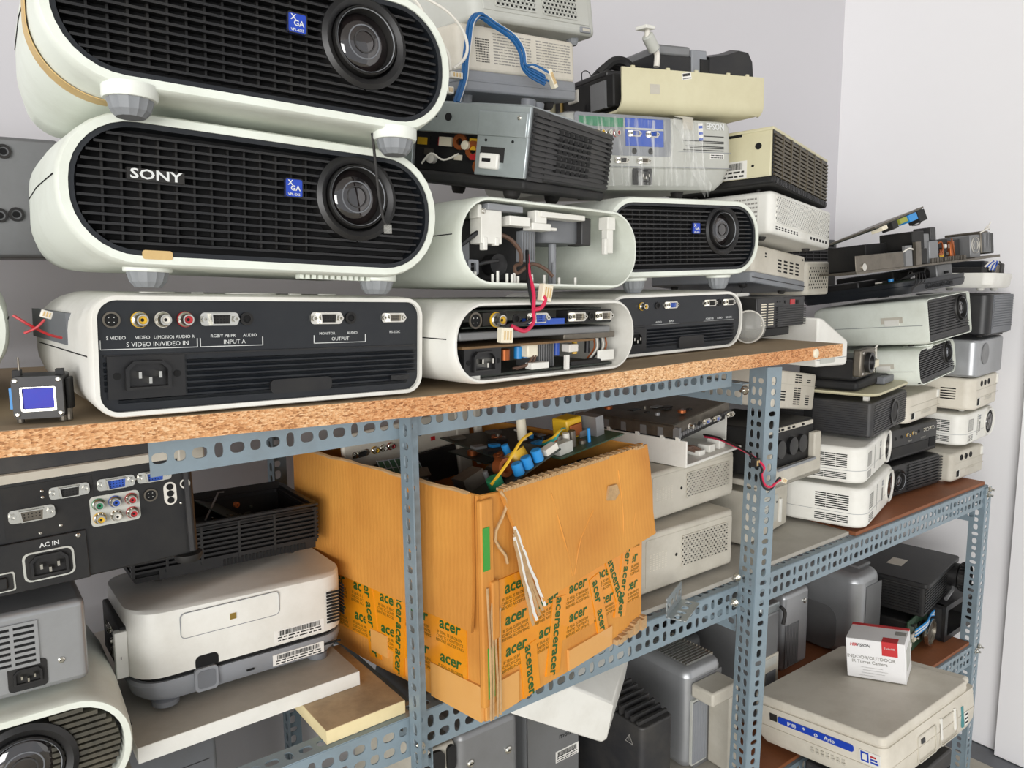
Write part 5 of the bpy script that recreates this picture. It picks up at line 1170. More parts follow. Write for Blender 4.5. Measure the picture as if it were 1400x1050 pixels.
for (x0, x1, y0, y1, z0, z1, m, nm) in ((-0.03, 0.005, -0.13, -0.09, 0.004, 0.05, SILVD, 'bracket'), (0.0, 0.03, -0.12, -0.08, 0.004, 0.036, BLACKM, 'transformer'), (0.035, 0.075, -0.115, -0.07, 0.004, 0.052, BLACKM, 'transformer'), (0.078, 0.094, -0.12, -0.09, 0.004, 0.046, COPPER, 'coil'),
                                     (0.10, 0.16, -0.10, -0.04, 0.004, 0.05, BLACK, 'fan_box'), (0.165, 0.21, -0.12, -0.05, 0.004, 0.055, SILVD, 'lamp_frame'), (0.215, 0.25, -0.12, -0.04, 0.012, 0.062, DMETAL, 'heat_shield'), (0.25, 0.275, -0.12, -0.06, 0.01, 0.056, CHARC, 'duct'), (-0.18, -0.10, -0.08, 0.005, 0.004, 0.056, BLACKM, 'drive_box'), (-0.095, -0.05, -0.13, -0.06, 0.036, 0.072, BLACKM, 'transformer'), (-0.05, -0.02, -0.125, -0.08, 0.004, 0.066, SILVD, 'heatsink'), (-0.018, 0.002, -0.128, -0.09, 0.05, 0.078, CHARC, 'relay')):
    MB().box(x0, x1, y0, y1, z0, z1).build(nm, m, t, bevel=0.002)
MB().box(0.16, 0.28, -0.13, 0.0, 0.0, 0.006).build('end_plate', DMETAL, t)
MB().lathe([(0.018, 0), (0.018, 0.004), (0.010, 0.004), (0.010, 0)], (0.187, -0.122, 0.032), 'y', 20, False).build('lamp_ring', WIREW, t)
for k in range(5): MB().box(0.218 + k * 0.007, 0.222 + k * 0.007, -0.124, -0.12, 0.014, 0.058).build('shield_fin', SILVD, t)
for pts, m in (([(0.225, -0.12, 0.06), (0.235, -0.125, 0.072), (0.25, -0.12, 0.07), (0.262, -0.12, 0.08)], WIREW), ([(0.21, -0.12, 0.058), (0.225, -0.13, 0.066), (0.245, -0.125, 0.064)], WIREW), ([(-0.16, -0.14, 0.03), (-0.15, -0.15, 0.038), (-0.13, -0.148, 0.036)], WIREW),
               ([(-0.10, -0.13, 0.104), (-0.07, -0.13, 0.116), (-0.055, -0.13, 0.102), (-0.067, -0.13, 0.086), (-0.095, -0.13, 0.084)], CHARC), ([(0.082, -0.12, 0.05), (0.07, -0.128, 0.035), (0.08, -0.126, 0.012)], COPPER), ([(0.005, -0.12, 0.036), (0.02, -0.128, 0.046), (0.03, -0.126, 0.03), (0.01, -0.128, 0.02)], COPPER)):
    MB().tube(spline(pts), 0.0016, 6).build('wire', m, t)
chips(t, Panel(t, 'front', 0.4, 0.23, 0.05), (-0.03, 0.09, 0.012, 0.04), 12, 31, (BLACKM, COPPER, BLUE, WIREW, DMETAL, YEL), 0.01)
t = thing('projector', 'dark tray standing behind the heap of chassis steel', CATP, (1.70, 1.145, 1.215), (2, 0, 0))
MB().loft([[(x * s, y * s, z) for x, y in rr(0.30, 0.12, 0.02, 5)] for z, s in ((0, 0.97), (0.01, 1.0), (0.118, 1.0), (0.123, 0.95))]).build('case', CHARC, t)
Panel(t, 'front', 0.30, 0.12, 0.12).grille(-0.13, 0.12, 0.07, 0.112, 8, 5, BLACK, 0.003, 0.003); Panel(t, 'left', 0.30, 0.12, 0.12).grille(-0.055, 0.055, 0.07, 0.112, 4, 5, BLACK, 0.003, 0.003)

# ------------------------------------------------------------------ second column: machines turned backwards
def beige_rear(label, W, D, H, loc, yaw, ports, m=BEIGE, rr_=0.026, group='beige projectors turned backwards in the right stacks'):
    t = thing('projector', label, CATP, loc, (yaw, 0, 0), group)
    pbody(t, W, D, H, m, rr_, 0.006)
    P = Panel(t, 'front', W, D, H)
    for z in (0.36, 0.62): P.box('panel_line', -W * 0.4, W * 0.47, H * z - 0.0006, H * z + 0.0006, 0.0008, BEIGE2)
    P.box('inlet_frame', -W * 0.36, -W * 0.26, H * 0.12, H * 0.38, 0.0008, WHITE2); P.box('inlet', -W * 0.36, -W * 0.29, H * 0.14, H * 0.36, 0.0012, VOID)
    P.box('rating_plate', -W * 0.08, W * 0.2, H * 0.22, H * 0.32, 0.0008, BEIGE2)
    for k in range(ports): P.port('jack', -W * 0.24 + k * W * 0.14, H * 0.8, 0.0, sc=1.3)
    P.box('corner_tab', W * 0.36, W * 0.41, H * 0.66, H * 0.96, 0.003, WHITE2, 0.001, 0.001)
    L_ = Panel(t, 'left', W, D, H); L_.slots(D * 0.1, D * 0.3, H * 0.3, H * 0.7, 1, 5, 0.1, 0.5)
    feet(t, W, D, FOOT_W, 0.34, 0.32)
    return t
beige_rear('beige projector turned backwards under the rounded dark-front one', 0.218, 0.19, 0.063, (1.828, 0.945, 0.9135), 6.5, 0)
t = beige_rear('beige projector with three round jacks at the top of the end-wall stack', 0.205, 0.19, 0.078, (2.062, 0.905, 0.9215), 7, 3)
MB().lathe([(0.03, 0), (0.03, 0.014), (0.024, 0.018)], (0.1025, -0.04, 0.034), 'x', 26).build('lens_housing', BEIGE, t)
beige_rear('beige projector turned backwards at the bottom by the end post', 0.18, 0.19, 0.068, (1.972, 0.895, SW + 0.007), 1, 3, BEIGE2, 0.012)
# black one with a row of jacks
W, D, H = 0.228, 0.19, 0.070
t = thing('projector', 'black projector with a row of brass jacks along its top edge in the right stack', CATP, (1.782, 0.936, 0.836), (-0.6, 0, 0))
pbody(t, W, D, H, BLACK, 0.012, 0.004); P = Panel(t, 'front', W, D, H)
P.box('lower_panel', -W / 2 + 0.012, W / 2 - 0.05, 0.008, 0.030, 0.0012, BLACKM)
for k, kd in enumerate(('jack', 'jack', 'rca_y', 'rca_y', 'jack', 'vgak', 'vgak')): P.port(kd, -0.085 + k * 0.026 + (0.006 if k > 4 else 0), 0.05 + 0.001 * k, 0.0, sc=0.75)
P.box('inlet', 0.07, 0.098, 0.01, 0.032, 0.001, VOID); P.text('INPUT', -0.02, 0.037, 0.006, INKG); P.text('OUTPUT', 0.04, 0.037, 0.006, INKG)
feet(t, W, D, FOOT_S)
# black louvred one with lens
W, D, H = 0.215, 0.19, 0.070
t = thing('projector', 'black louvred projector with a short lens low in the right stack', CATP, (1.768, 0.918, SW + 0.006), (-2.5, 0, 0))
pbody(t, W, D, H, BLACK, 0.012, 0.004); P = Panel(t, 'front', W, D, H)
for k in range(9): P.box('louvre', -0.04, W / 2 + 0.001, 0.008 + k * 0.0068, 0.0115 + k * 0.0068, 0.003, BLACK)
lens(t, -0.078, -D / 2 - 0.002, 0.035, 0.026, BLACK)
feet(t, W, D, FOOT_S)
# white tray with coloured innards, black grille one and silver one in the corner
W, D, H = 0.19, 0.17, 0.036
t = thing('projector', 'white open tray with blue and black innards at the far right corner', CATP, (2.085, 0.885, 1.2135), (7.3, 0, 1.5))
MB().loft([[(x * s, y * s, z) for x, y in rr(W, D, 0.025, 6)] for z, s in ((0, 0.9), (0.008, 0.97), (H, 1.0), (H, 0.97), (0.01, 0.94))]).build('tray', WHITE2, t)
MB().box(-W * 0.42, W * 0.42, -D * 0.42, D * 0.42, 0.006, 0.012).build('tray_floor', BLACKM, t)
for (x0, x1, y0, y1, z1, m, nm) in ((-0.085, -0.045, -0.06, 0.04, 0.05, BLACKM, 'lamp_box'), (-0.04, 0.0, -0.05, 0.05, 0.066, DARKB, 'fan_box'), (0.005, 0.03, -0.06, 0.02, 0.062, BLACK, 'duct'), (0.035, 0.06, -0.06, 0.04, 0.058, DMETAL, 'shield'), (0.066, 0.082, -0.065, 0.05, 0.062, CHARC, 'end_wall')):
    MB().box(x0, x1, y0, y1, 0.01, z1).build(nm, m, t, bevel=0.003)
for k, m in enumerate((WIREW, BLUE, WIREW, BLUE)): MB().tube(spline([(-0.07 + k * 0.015, -0.06, 0.05), (-0.06 + k * 0.015, -0.07, 0.064), (-0.04 + k * 0.015, -0.066, 0.06), (-0.03 + k * 0.012, -0.06, 0.044)]), 0.002, 6).build('wire', m, t)
MB().tube(spline([(0.076, -0.06, 0.06), (0.09, -0.05, 0.068), (0.1, -0.05, 0.06), (0.104, -0.05, 0.045)]), 0.0012, 5).build('wire', CHARC, t)
feet(t, W, D, FOOT_W, 0.3, 0.3)
W, D, H = 0.21, 0.17, 0.098
t = thing('projector', 'black projector with grey fine-grille front against the end wall', CATP, (2.082, 0.885, 1.102), (8, 0, 0.9))
pbody(t, W, D, H, BLACK, 0.02, 0.004); P = Panel(t, 'front', W, D, H)
P.box('front_panel', -W / 2 + 0.03, W / 2, 0.004, H - 0.002, 0.001, MIDG)
for k in range(13): P.box('louvre', -W / 2 + 0.034, W / 2 - 0.004, 0.016 + k * 0.006, 0.0195 + k * 0.006, 0.003, MIDG)
feet(t, W, D, FOOT_S, 0.38, 0.36)
MB().box(0.02, 0.05, -D / 2 + 0.004, -D / 2 + 0.02, -0.004, 0.002).build('foot', RUBBER, t)
t = thing('projector', 'silver projector with a round speaker opening under the grille-front black one', CATP, (2.06, 0.895, 1.003), (6, 0, 0))
pbody(t, 0.21, 0.18, 0.09, SILVER, 0.02, 0.006); MB().lathe([(0.026, 0.001), (0.026, -0.002), (0.022, -0.003), (0.0005, 0.0)], (-0.05, 0, 0.055), 'y', 26).build('round_cover', SILVD, t, Panel(t, 'front', 0.21, 0.18, 0.09).M)

# ------------------------------------------------------------------ just behind the middle post
W, D, H = 0.20, 0.165, 0.074
t = thing('projector', 'tilted beige projector with groups of slots behind the middle post', CATP, (1.33, 0.955, 0.992), (9, 0, 9.0))
pbody(t, W, D, H, BEIGE, 0.008, 0.004); P = Panel(t, 'front', W, D, H)
P.slots(-0.005, 0.028, 0.052, 0.07, 2, 4, 0.15, 0.45); P.slots(-0.07, -0.04, 0.014, 0.036, 1, 4, 0.1, 0.5); P.slots(-0.005, 0.028, 0.008, 0.044, 2, 8, 0.15, 0.45); P.slots(0.05, 0.072, 0.008, 0.03, 1, 5, 0.2, 0.5); P.slots(0.05, 0.072, 0.054, 0.062, 1, 2, 0.2, 0.4); P.box('panel_line', -W / 2, W / 2, 0.048, 0.0488, 0.0005, BEIGE2)
t = thing('projector', 'opened black projector in a grey bracket frame behind the middle post', CATP, (1.256, 0.905, 0.8695), (6.8, -1.0, 1.0)); t.scale = (0.95,) * 3
MB().box(-0.10, 0.10, -0.085, 0.10, 0.02, 0.115).build('optics', BLACKM, t, bevel=0.004)
g = MB(); g.box(-0.105, 0.105, -0.1, -0.088, 0.0, 0.036); g.box(-0.105, -0.08, -0.1, -0.085, 0.03, 0.07); g.box(0.075, 0.105, -0.1, -0.085, 0.03, 0.088); g.box(-0.105, 0.105, -0.1, 0.1, 0.0, 0.012)
g.build('bracket_frame', BEIGE2, t, bevel=0.003)
MB().box(-0.08, 0.076, -0.103, -0.098, 0.033, 0.038).build('bracket_lip', GREYP, t)
for x in (-0.05, 0.0, 0.04): MB().lathe([(0.018, 0), (0.018, -0.008), (0.012, -0.009)], (x, -0.085, 0.07), 'y', 18).build('duct', BLACK, t)
MB().box(-0.10, 0.09, -0.088, -0.084, 0.104, 0.112).build('top_rail', BEIGE2, t)
for x in (-0.06, -0.045, -0.02, 0.0, 0.04): MB().box(x, x + 0.008, -0.09, -0.086, 0.106, 0.110).build('rail_slot', VOID, t)
MB().lathe([(0.009, 0), (0.009, -0.012), (0.004, -0.014)], (0.11, -0.08, 0.03), 'x', 12).build('knob', BLACKM, t); MB().lathe([(0.014, 0), (0.014, -0.005)], (0.08, -0.07, 0.0), 'z', 14).build('foot', RUBBER, t)
W, D, H = 0.18, 0.19, 0.102
t = thing('projector', 'light grey projector with a ribbed label panel at the foot of the middle post', CATP, (1.238, 0.955, SW + 0.0035), (10, 0, 0))
pbody(t, W, D, H, BEIGE2, 0.006, 0.003); P = Panel(t, 'front', W, D, H); P.rplate('label_panel', -0.02, 0.045, 0.12, 0.055, 0.004, 0.001, EPSG)
for k in range(6): P.box('printed_line', -0.07, 0.02, 0.026 + k * 0.007, 0.0268 + k * 0.007, 0.0014, GREYP)
P.box('latch', 0.048, 0.056, 0.012, 0.06, 0.004, WHITE2, 0.001, 0.001); P.port('hole', 0.036, 0.056, 0.001, sc=0.8); MB().lathe([(0.016, 0), (0.016, -0.003)], (0.07, -0.07, 0.0), 'z', 14).build('foot', RUBBER, t)
# ================================================================== carton and its neighbours on the middle shelf
W, D, H = 0.322, 0.372, 0.270
t = thing('cardboard_box', 'open brown carton with orange printed packing tape and torn corner, full of circuit boards', 'carton', (0.586, 0.897, SW + 0.001), (10.4, 0, 0))
th = 0.005
def wavy(u0, u1, z0, z1, nu, nz, seed, amp=0.002, top=None):
    q = random.Random(seed); out = []
    for k in range(nz + 1):
        row = []
        for i in range(nu + 1):
            e = (i in (0, nu)); z = z0 + (z1 - z0) * k / nz
            if top and k == nz: z += top(i / nu)
            row.append((u0 + (u1 - u0) * i / nu, 0 if e else q.uniform(-amp, amp), z))
        out.append(row)
    return out
def sheet(name, rows, m, M, thick=th, parent=None):
    o = MB().loft(rows, False, False, closed=False).build(name, m, parent or t, M, smooth=1.0)
    s = o.modifiers.new('thick', 'SOLIDIFY'); s.thickness = thick; s.offset = 0
    return o
F_, L_, B_, RT = (FM(s_, W, D, H) for s_ in ('front', 'left', 'back', 'right'))
sheet('front_wall', wavy(-W / 2, W / 2, 0, H, 8, 6, 1, 0.0015, lambda u: -0.004 * math.sin(u * 5)), CARDX, F_)
sheet('left_wall', wavy(-D / 2, D / 2, 0, H, 8, 6, 2, 0.0015), CARDY, L_)
sheet('back_wall', wavy(-W / 2, W / 2, 0, H, 4, 2, 3, 0.001), CARDX, B_)
sheet('right_wall', wavy(-D / 2, D / 2, 0, H, 4, 2, 4, 0.001), CARDY, RT)
MB().box(-W / 2, W / 2, -D / 2, D / 2, 0.0005, 0.006).build('bottom', CARDX, t)
# folded-down outer flaps
def flap(name, u0, u1, z0, z1, m, M, out0, out1, skew=0.0, seed=5, slump=0.0):
    q = random.Random(seed); rows = []
    for k in range(5):
        v = k / 4; rows.append([(u0 + (u1 - u0) * i / 8 + skew * v * (1 - i / 8), -(out0 + (out1 - out0) * v) + q.uniform(-0.0014, 0.0014), z1 - (z1 - z0) * v - slump * v * (i / 8)) for i in range(9)])
    return sheet(name, rows, m, M, 0.0045)
flap('front_flap', -W / 2 + 0.026, W / 2 + 0.004, 0.125, H + 0.002, CARDX, F_, 0.006, 0.020, 0.055, 5, -0.02)
flap('left_flap', -D / 2 + 0.002, D / 2 - 0.004, 0.112, H + 0.002, CARDY, L_, 0.006, 0.010, 0.0, 6, 0.0)
# torn corner strip and ragged cardboard layers
for k, (x, w_, z0, z1, y) in enumerate(((-W / 2 + 0.004, 0.020, 0.02, H - 0.004, 0.008), (-W / 2 + 0.012, 0.012, 0.10, 0.17, 0.012))):
    MB().box(x - w_ / 2, x + w_ / 2, -y, 0, z0, z1).build('corner_strip', CARDX, t, F_, bevel=0.002)
g_ = MB().box(-W / 2 - 0.004, -W / 2 + 0.006, -0.0092, -0.004, H - 0.085, H - 0.035).build('green_tape', GSTRIPE, t, F_)
MB().box(-W / 2 + 0.0005, -W / 2 + 0.0105, -0.0092, -0.004, 0.03, 0.092).build('green_tape', GSTRIPE, t, F_)
q = random.Random(8)
for k in range(5):
    a = []
    for j in range(10):
        v = 0.30 + 0.74 * j / 9; x = -W / 2 + 0.024 + 0.056 * v - k * 0.0058 * (j + 1) / 10 + q.uniform(-0.001, 0.001)
        a.append([(x + dx, -0.008 - 0.0135 * v - 0.0004 * k - dy, H - (H - 0.125) * v - 0.004 * k) for dx, dy in ((0, 0), (0.004, 0), (0.004, 0.0012), (0, 0.0012))])
    MB().loft(a).build('torn_layer', PAPER if k in (0, 3) else CARDE, t, F_)
for k in range(4):
    x = -W / 2 + 0.001 + k * 0.006
    MB().tube([(x + q.uniform(-0.002, 0.002), -0.010, z) for z in (0.004, 0.05, 0.09, 0.13, 0.165 - 0.01 * k)], 0.0014, 5).build('torn_layer', CARDE, t, F_)
MB().tube([(-W / 2 + 0.026 + 0.01 * math.sin(i), -0.0075, H + 0.001 - 0.011 * i) for i in range(9)], 0.002, 5).build('torn_layer', CARDE, t, F_)
rag = MB()
for i in range(64):
    x = -W / 2 + 0.03 + i * (W - 0.034) / 64; rag.box(x, x + 0.0036, -0.0085, 0.003, H - 0.001, H + 0.0022 + 0.0009 * (i % 3))
rag.build('corrugated_edge', CARDE, t, F_)
MB().tube([(u, -0.007, H + 0.0025 + 0.001 * math.sin(u * 90)) for u in [-D / 2 + 0.01 + i * (D - 0.02) / 16 for i in range(17)]], 0.0024, 5).build('corrugated_edge', CARDE, t, L_)
MB().prism([(-0.014, -0.008), (0.004, -0.012), (0.015, -0.004), (0.009, 0.009), (-0.008, 0.010)], -0.001, 0.002).build('torn_patch', CARDE, t, F_ @ Matrix.Translation((W * 0.22, -0.0150, H - 0.045)))
for pts in ([(-0.05, -0.0105, H - 0.02), (-0.03, -0.0172, H - 0.09), (-0.022, -0.0208, H - 0.13)], [(0.03, -0.0142, H - 0.06), (0.0, -0.0172, H - 0.09), (-0.018, -0.0208, H - 0.13)], [(0.14, -0.0113, H - 0.03), (0.125, -0.0156, H - 0.075), (0.108, -0.0205, H - 0.13)], [(0.09, -0.0105, H - 0.02), (0.094, -0.0156, H - 0.075), (0.09, -0.019, H - 0.11)]):
    MB().tube(spline(pts), 0.0012, 4).build('crease', CARDX, t, F_)
# printed tape, strips with their lettering
def acer_tape(M, x0, x1, z0, z1, cols, rows, ang, out, skip=()):
    tp = MB().box(x0, x1, -out, 0.001, z0, z1).build('packing_tape', TAPEO, t, M)
    big = text_mesh('acer', 0.026, INKGR, 0.0006, 1.0, 0.12); sm = text_mesh('IF SEAL IS BROKEN\nCHECK CONTENTS\nBEFORE ACCEPTING', 0.0062, INKOL, 0.0, 1.0)
    for c in range(cols):
        for r_ in range(rows):
            if (c, r_) in skip: continue
            x = x0 + (x1 - x0) * (c + 0.5) / cols; z = z0 + (z1 - z0) * (r_ + 0.5) / rows
            Q = M @ Matrix.Translation((x, -out - 0.0003, z)) @ Matrix.Rotation(R(-ang), 4, 'Y')
            inst('lettering', big, tp, Q @ Matrix.Translation((0, 0, 0.006)) @ Matrix.Scale(0.8, 4)); inst('fine_print', sm, tp, Q @ Matrix.Translation((0, 0, -0.012)) @ Matrix.Scale(0.85, 4))
    return tp
acer_tape(F_, -W / 2 + 0.022, W / 2 - 0.003, 0.048, 0.165, 5, 3, 0, 0.0042)
acer_tape(L_, -D / 2 + 0.004, D / 2 - 0.022, 0.032, 0.16, 6, 3, 0, 0.0042)
def cross_tape(M, x, z, w_, h_, ang, out, n):
    Q = M @ Matrix.Translation((x, 0, z)) @ Matrix.Rotation(R(-ang), 4, 'Y')
    tp = MB().box(-w_ / 2, w_ / 2, -out, 0.001, -h_ / 2, h_ / 2).build('packing_tape', TAPEO, t, Q)
    for k in range(n): inst('lettering', text_mesh('acer', 0.026, INKGR, 0.0006, 1.0, 0.12), tp, Q @ Matrix.Translation((0, -out - 0.0003, -h_ / 2 + h_ * (k + 0.5) / n)) @ Matrix.Rotation(R(90), 4, 'Y') @ Matrix.Scale(0.75, 4))
cross_tape(F_, -0.085, 0.035, 0.030, 0.066, 6, 0.0050, 2); cross_tape(F_, -0.035, 0.06, 0.026, 0.10, -8, 0.0052, 3); cross_tape(F_, 0.055, 0.07, 0.022, 0.09, 14, 0.0052, 2); cross_tape(F_, 0.115, 0.09, 0.026, 0.11, -12, 0.0054, 3); cross_tape(F_, 0.09, 0.10, 0.02, 0.10, 22, 0.0056, 3)
cross_tape(L_, -0.02, 0.07, 0.024, 0.12, 8, 0.005, 3); cross_tape(L_, 0.04, 0.06, 0.022, 0.11, -5, 0.005, 3); cross_tape(L_, -0.12, 0.09, 0.022, 0.10, 4, 0.005, 3)
def plain_tape(M, x0, x1, z0, z1, out): MB().box(x0, x1, -out, 0.001, z0, z1).build('brown_tape', TAPEC, t, M)
plain_tape(F_, -W / 2 + 0.0, -W / 2 + 0.055, 0.002, 0.042, 0.0056); plain_tape(F_, -0.01, 0.085, 0.002, 0.030, 0.0058); plain_tape(L_, 0.10, D / 2 + 0.001, 0.001, 0.045, 0.0056); plain_tape(L_, -0.02, 0.015, 0.02, 0.05, 0.0056)
g = MB(); q = random.Random(17)
for i in range(12):
    x = 0.09 + i * 0.006; g.box(x, x + 0.007, -0.008 - q.uniform(0, 0.004), 0.0, 0.0, 0.006 + 0.014 * i / 12 + q.uniform(-0.002, 0.002))
g.build('torn_bottom', CARDE, t, F_)
BOXM = Matrix.Translation((0.586, 0.897, SW + 0.001)) @ Matrix.Rotation(R(10.4), 4, 'Z')
def inbox(x, y, z): return tuple(BOXM @ Vector((x, y, z)))

# ------------------------------------------------------------------ boards lying in the carton
def circuit_board(label, loc, rot, w_, d_, seed, m=PCBD, n=14, extra=None, hmax=0.02, mats=None):
    t = thing('circuit_board', label, 'circuit board', loc, rot, 'circuit boards heaped in the carton')
    MB().box(-w_ / 2, w_ / 2, -d_ / 2, d_ / 2, 0, 0.0018).build('board', m, t)
    P = Panel(t, 'top', w_, d_, 0.0018)
    chips(t, P, (-w_ * 0.45, w_ * 0.45, -d_ * 0.42, d_ * 0.42), n, seed, mats or (BLACKM, DMETAL, WIREW, CYAN, BLACK, SILVD), hmax)
    return t
t = circuit_board('power board with yellow coil and blue capacitors leaning out of the carton', inbox(-0.056, -0.13, 0.268), (2, -4, -20), 0.125, 0.075, 3, PCBD, 8)
MB().lathe([(0.016, 0), (0.016, 0.012), (0.009, 0.012), (0.009, 0), (0.016, 0)], (0.018, 0.0, 0.016), 'y', 22, False).build('yellow_coil', YEL, t, Matrix.Rotation(R(70), 4, 'X') @ Matrix.Translation((0, 0.004, -0.012)))
MB().lathe([(0.012, 0), (0.012, 0.014), (0.007, 0.014), (0.007, 0), (0.012, 0)], (0, 0, 0), 'y', 18, False).build('copper_coil', COPPER, t, Matrix.Translation((-0.012, -0.02, 0.014)))
for x in (-0.004, 0.012, 0.03): MB().lathe([(0.007, 0), (0.007, 0.014), (0.006, 0.015)], (x, -0.03, 0.002), 'z', 14).build('capacitor', CYAN, t)
MB().lathe([(0.010, 0), (0.010, 0.014), (0.009, 0.015)], (-0.04, -0.028, 0.002), 'z', 14).build('capacitor', GREEN, t)
MB().tube(spline([(-0.05, -0.034, 0.014), (-0.02, -0.036, 0.026), (0.015, -0.03, 0.038), (0.04, -0.02, 0.034)]), 0.002, 6).build('wire', YEL, t)
MB().box(-0.062, -0.03, 0.004, 0.03, 0.002, 0.02).build('shield_can', DMETAL, t)
t = circuit_board('board with yellow transformer and teal wire at the carton right edge', inbox(0.085, -0.12, 0.279), (6, 0, -6), 0.13, 0.085, 8, PCBG, 9)
MB().box(-0.006, 0.026, 0.0, 0.03, 0.002, 0.032).build('transformer', YEL, t, bevel=0.003); MB().box(-0.002, 0.022, -0.003, 0.0, 0.006, 0.024).build('winding', COPPER, t, bevel=0.002)
for x, m in ((-0.045, DMETAL), (-0.03, WIREW), (-0.018, DMETAL)): MB().lathe([(0.005, 0), (0.005, 0.022)], (x, -0.02, 0.002), 'z', 12).build('capacitor', m, t)
MB().box(-0.06, -0.034, -0.036, -0.02, 0.002, 0.018).build('relay', EPSG, t, bevel=0.001); MB().box(0.032, 0.048, -0.02, 0.02, 0.002, 0.03).build('heatsink', SILVD, t)
for k in range(3): MB().tube(spline([(-0.06 + 0.003 * k, 0.0, 0.008 + k * 0.003), (-0.055, -0.02, 0.018 + k * 0.003), (-0.04, -0.02, 0.03), (-0.02, -0.01, 0.026)]), 0.0018, 6).build('wire', WIREG if k < 2 else YEL, t)
MB().lathe([(0.007, 0), (0.007, 0.045), (0.005, 0.046)], (-0.05, 0.045, 0.01), 'z', 12).build('ceramic_rod', IVORY, t)
circuit_board('dark board with dense chips at the back of the carton', inbox(0.065, -0.012, 0.268), (4, 3, 2), 0.15, 0.12, 12, PCBD, 22, hmax=0.008)
circuit_board('dark cross-hatched board standing in the carton front corner', inbox(-0.118, -0.115, 0.222), (30, 0, -30), 0.07, 0.06, 5, PCBD, 5)
t = circuit_board('gridded black board propped against the beige port panel', inbox(-0.112, -0.005, 0.236), (8, 50, 8), 0.07, 0.085, 15, PCBG, 4)
g = MB()
for k in range(8): g.box(-0.036 + k * 0.01, -0.0352 + k * 0.01, -0.044, 0.044, 0.0018, 0.0026); g.box(-0.036, 0.036, -0.042 + k * 0.012, -0.0412 + k * 0.012, 0.0018, 0.0026)
g.build('solder_grid', GREYP, t)
circuit_board('flat dark board filling the carton middle', inbox(0.085, 0.015, 0.245), (0, 0, 0), 0.13, 0.10, 21, PCBD, 14, hmax=0.012)
circuit_board('dark board half buried behind the carton front wall', inbox(0.02, -0.10, 0.205), (0, 0, 0), 0.25, 0.12, 22, PCBD, 12, hmax=0.012)
circuit_board('narrow dark board lying just inside the carton front edge', inbox(0.10, -0.155, 0.252), (0, 0, -2), 0.10, 0.04, 61, PCBD, 8, hmax=0.008)
circuit_board('black hatched board leaning in the carton left front corner', inbox(-0.13, -0.06, 0.247), (12, 8, 4), 0.05, 0.07, 62, PCBD, 6, hmax=0.006)
# beige port panel at the back left of the carton
t = thing('port_panel', 'beige plastic port panel with coloured jacks sticking out of the carton', 'panel', inbox(-0.012, 0.088, 0.220), (10, -4, -2))
g = MB(); g.box(-0.135, 0.10, -0.004, 0.004, 0.03, 0.082); g.box(0.072, 0.10, -0.006, 0.004, -0.02, 0.084); g.box(-0.135, -0.12, -0.004, 0.004, 0.0, 0.04); g.box(0.10, 0.115, -0.02, -0.012, -0.01, 0.09); g.box(0.1, 0.115, -0.02, 0.004, 0.078, 0.09)
g.build('panel', BEIGE2, t, bevel=0.003)
P = Panel(t, 'front', 0.2, 0.008, 0.1)
for kd, x in (('vgak', -0.108), ('rca_y', -0.084), ('rca_w', -0.07), ('rca_r', -0.056)): P.port(kd, x, 0.052, 0.0, sc=0.9)
P.port('hole', 0.0, 0.06, 0.0005, sc=1.6); P.port('hole', 0.03, 0.062, 0.0005, sc=2.6); P.port('hole', 0.1, 0.06, 0.013, sc=1.6); P.port('hole', 0.1, 0.02, 0.013, sc=0.9); P.box('red_dot', 0.02, 0.028, 0.044, 0.05, 0.001, RED)
MB().box(-0.115, 0.07, -0.002, 0.05, -0.02, 0.028).build('circuit_tray', BLACKM, t)

# ------------------------------------------------------------------ perforated beige pair
def perforated(label, W, D, H, loc, yaw, roll=0):
    t = thing('projector', label, CATP, loc, (yaw, 0, roll), 'beige projectors with perforated side panels')
    pbody(t, W, D, H, BEIGE2, 0.01, 0.005); P = Panel(t, 'front', W, D, H)
    P.rplate('side_panel', W * 0.02, H * 0.5, W * 0.9, H * 0.82, 0.004, 0.0008, BEIGE2)
    x0, x1 = -W * 0.07, W * 0.42; n = 13
    P2 = Panel(t, 'front', W, D + 0.002, H)
    P2.grille(x0, x1, H * 0.28, H * 0.80, 13, 10, BEIGE2, 0.0026, 0.004, 0.0016, stagger=True)
    P.slots(-W * 0.4, -W * 0.22, H * 0.36, H * 0.66, 6, 8, 0.6, 0.6, BEIGE, 'speaker_holes', 0.0012)
    P.port('hole', -W * 0.13, H * 0.52, 0.001, sc=0.9)
    MB().lathe([(0.02, 0), (0.02, -0.006)], (-W * 0.36, -D * 0.36, 0), 'z', 18).build('foot', MIDG, t); MB().lathe([(0.02, 0), (0.02, -0.006)], (W * 0.36, -D * 0.36, 0), 'z', 18).build('foot', MIDG, t); MB().lathe([(0.02, 0), (0.02, -0.006)], (0, D * 0.36, 0), 'z', 18).build('foot', MIDG, t)
    return t
perforated('lower beige projector with perforated panel beside the carton', 0.235, 0.25, 0.097, (0.957, 0.93, SW + 0.0065), -0.3)
perforated('upper beige projector with perforated panel beside the carton', 0.250, 0.25, 0.080, (1.0, 0.967, 0.8635), 3.8)
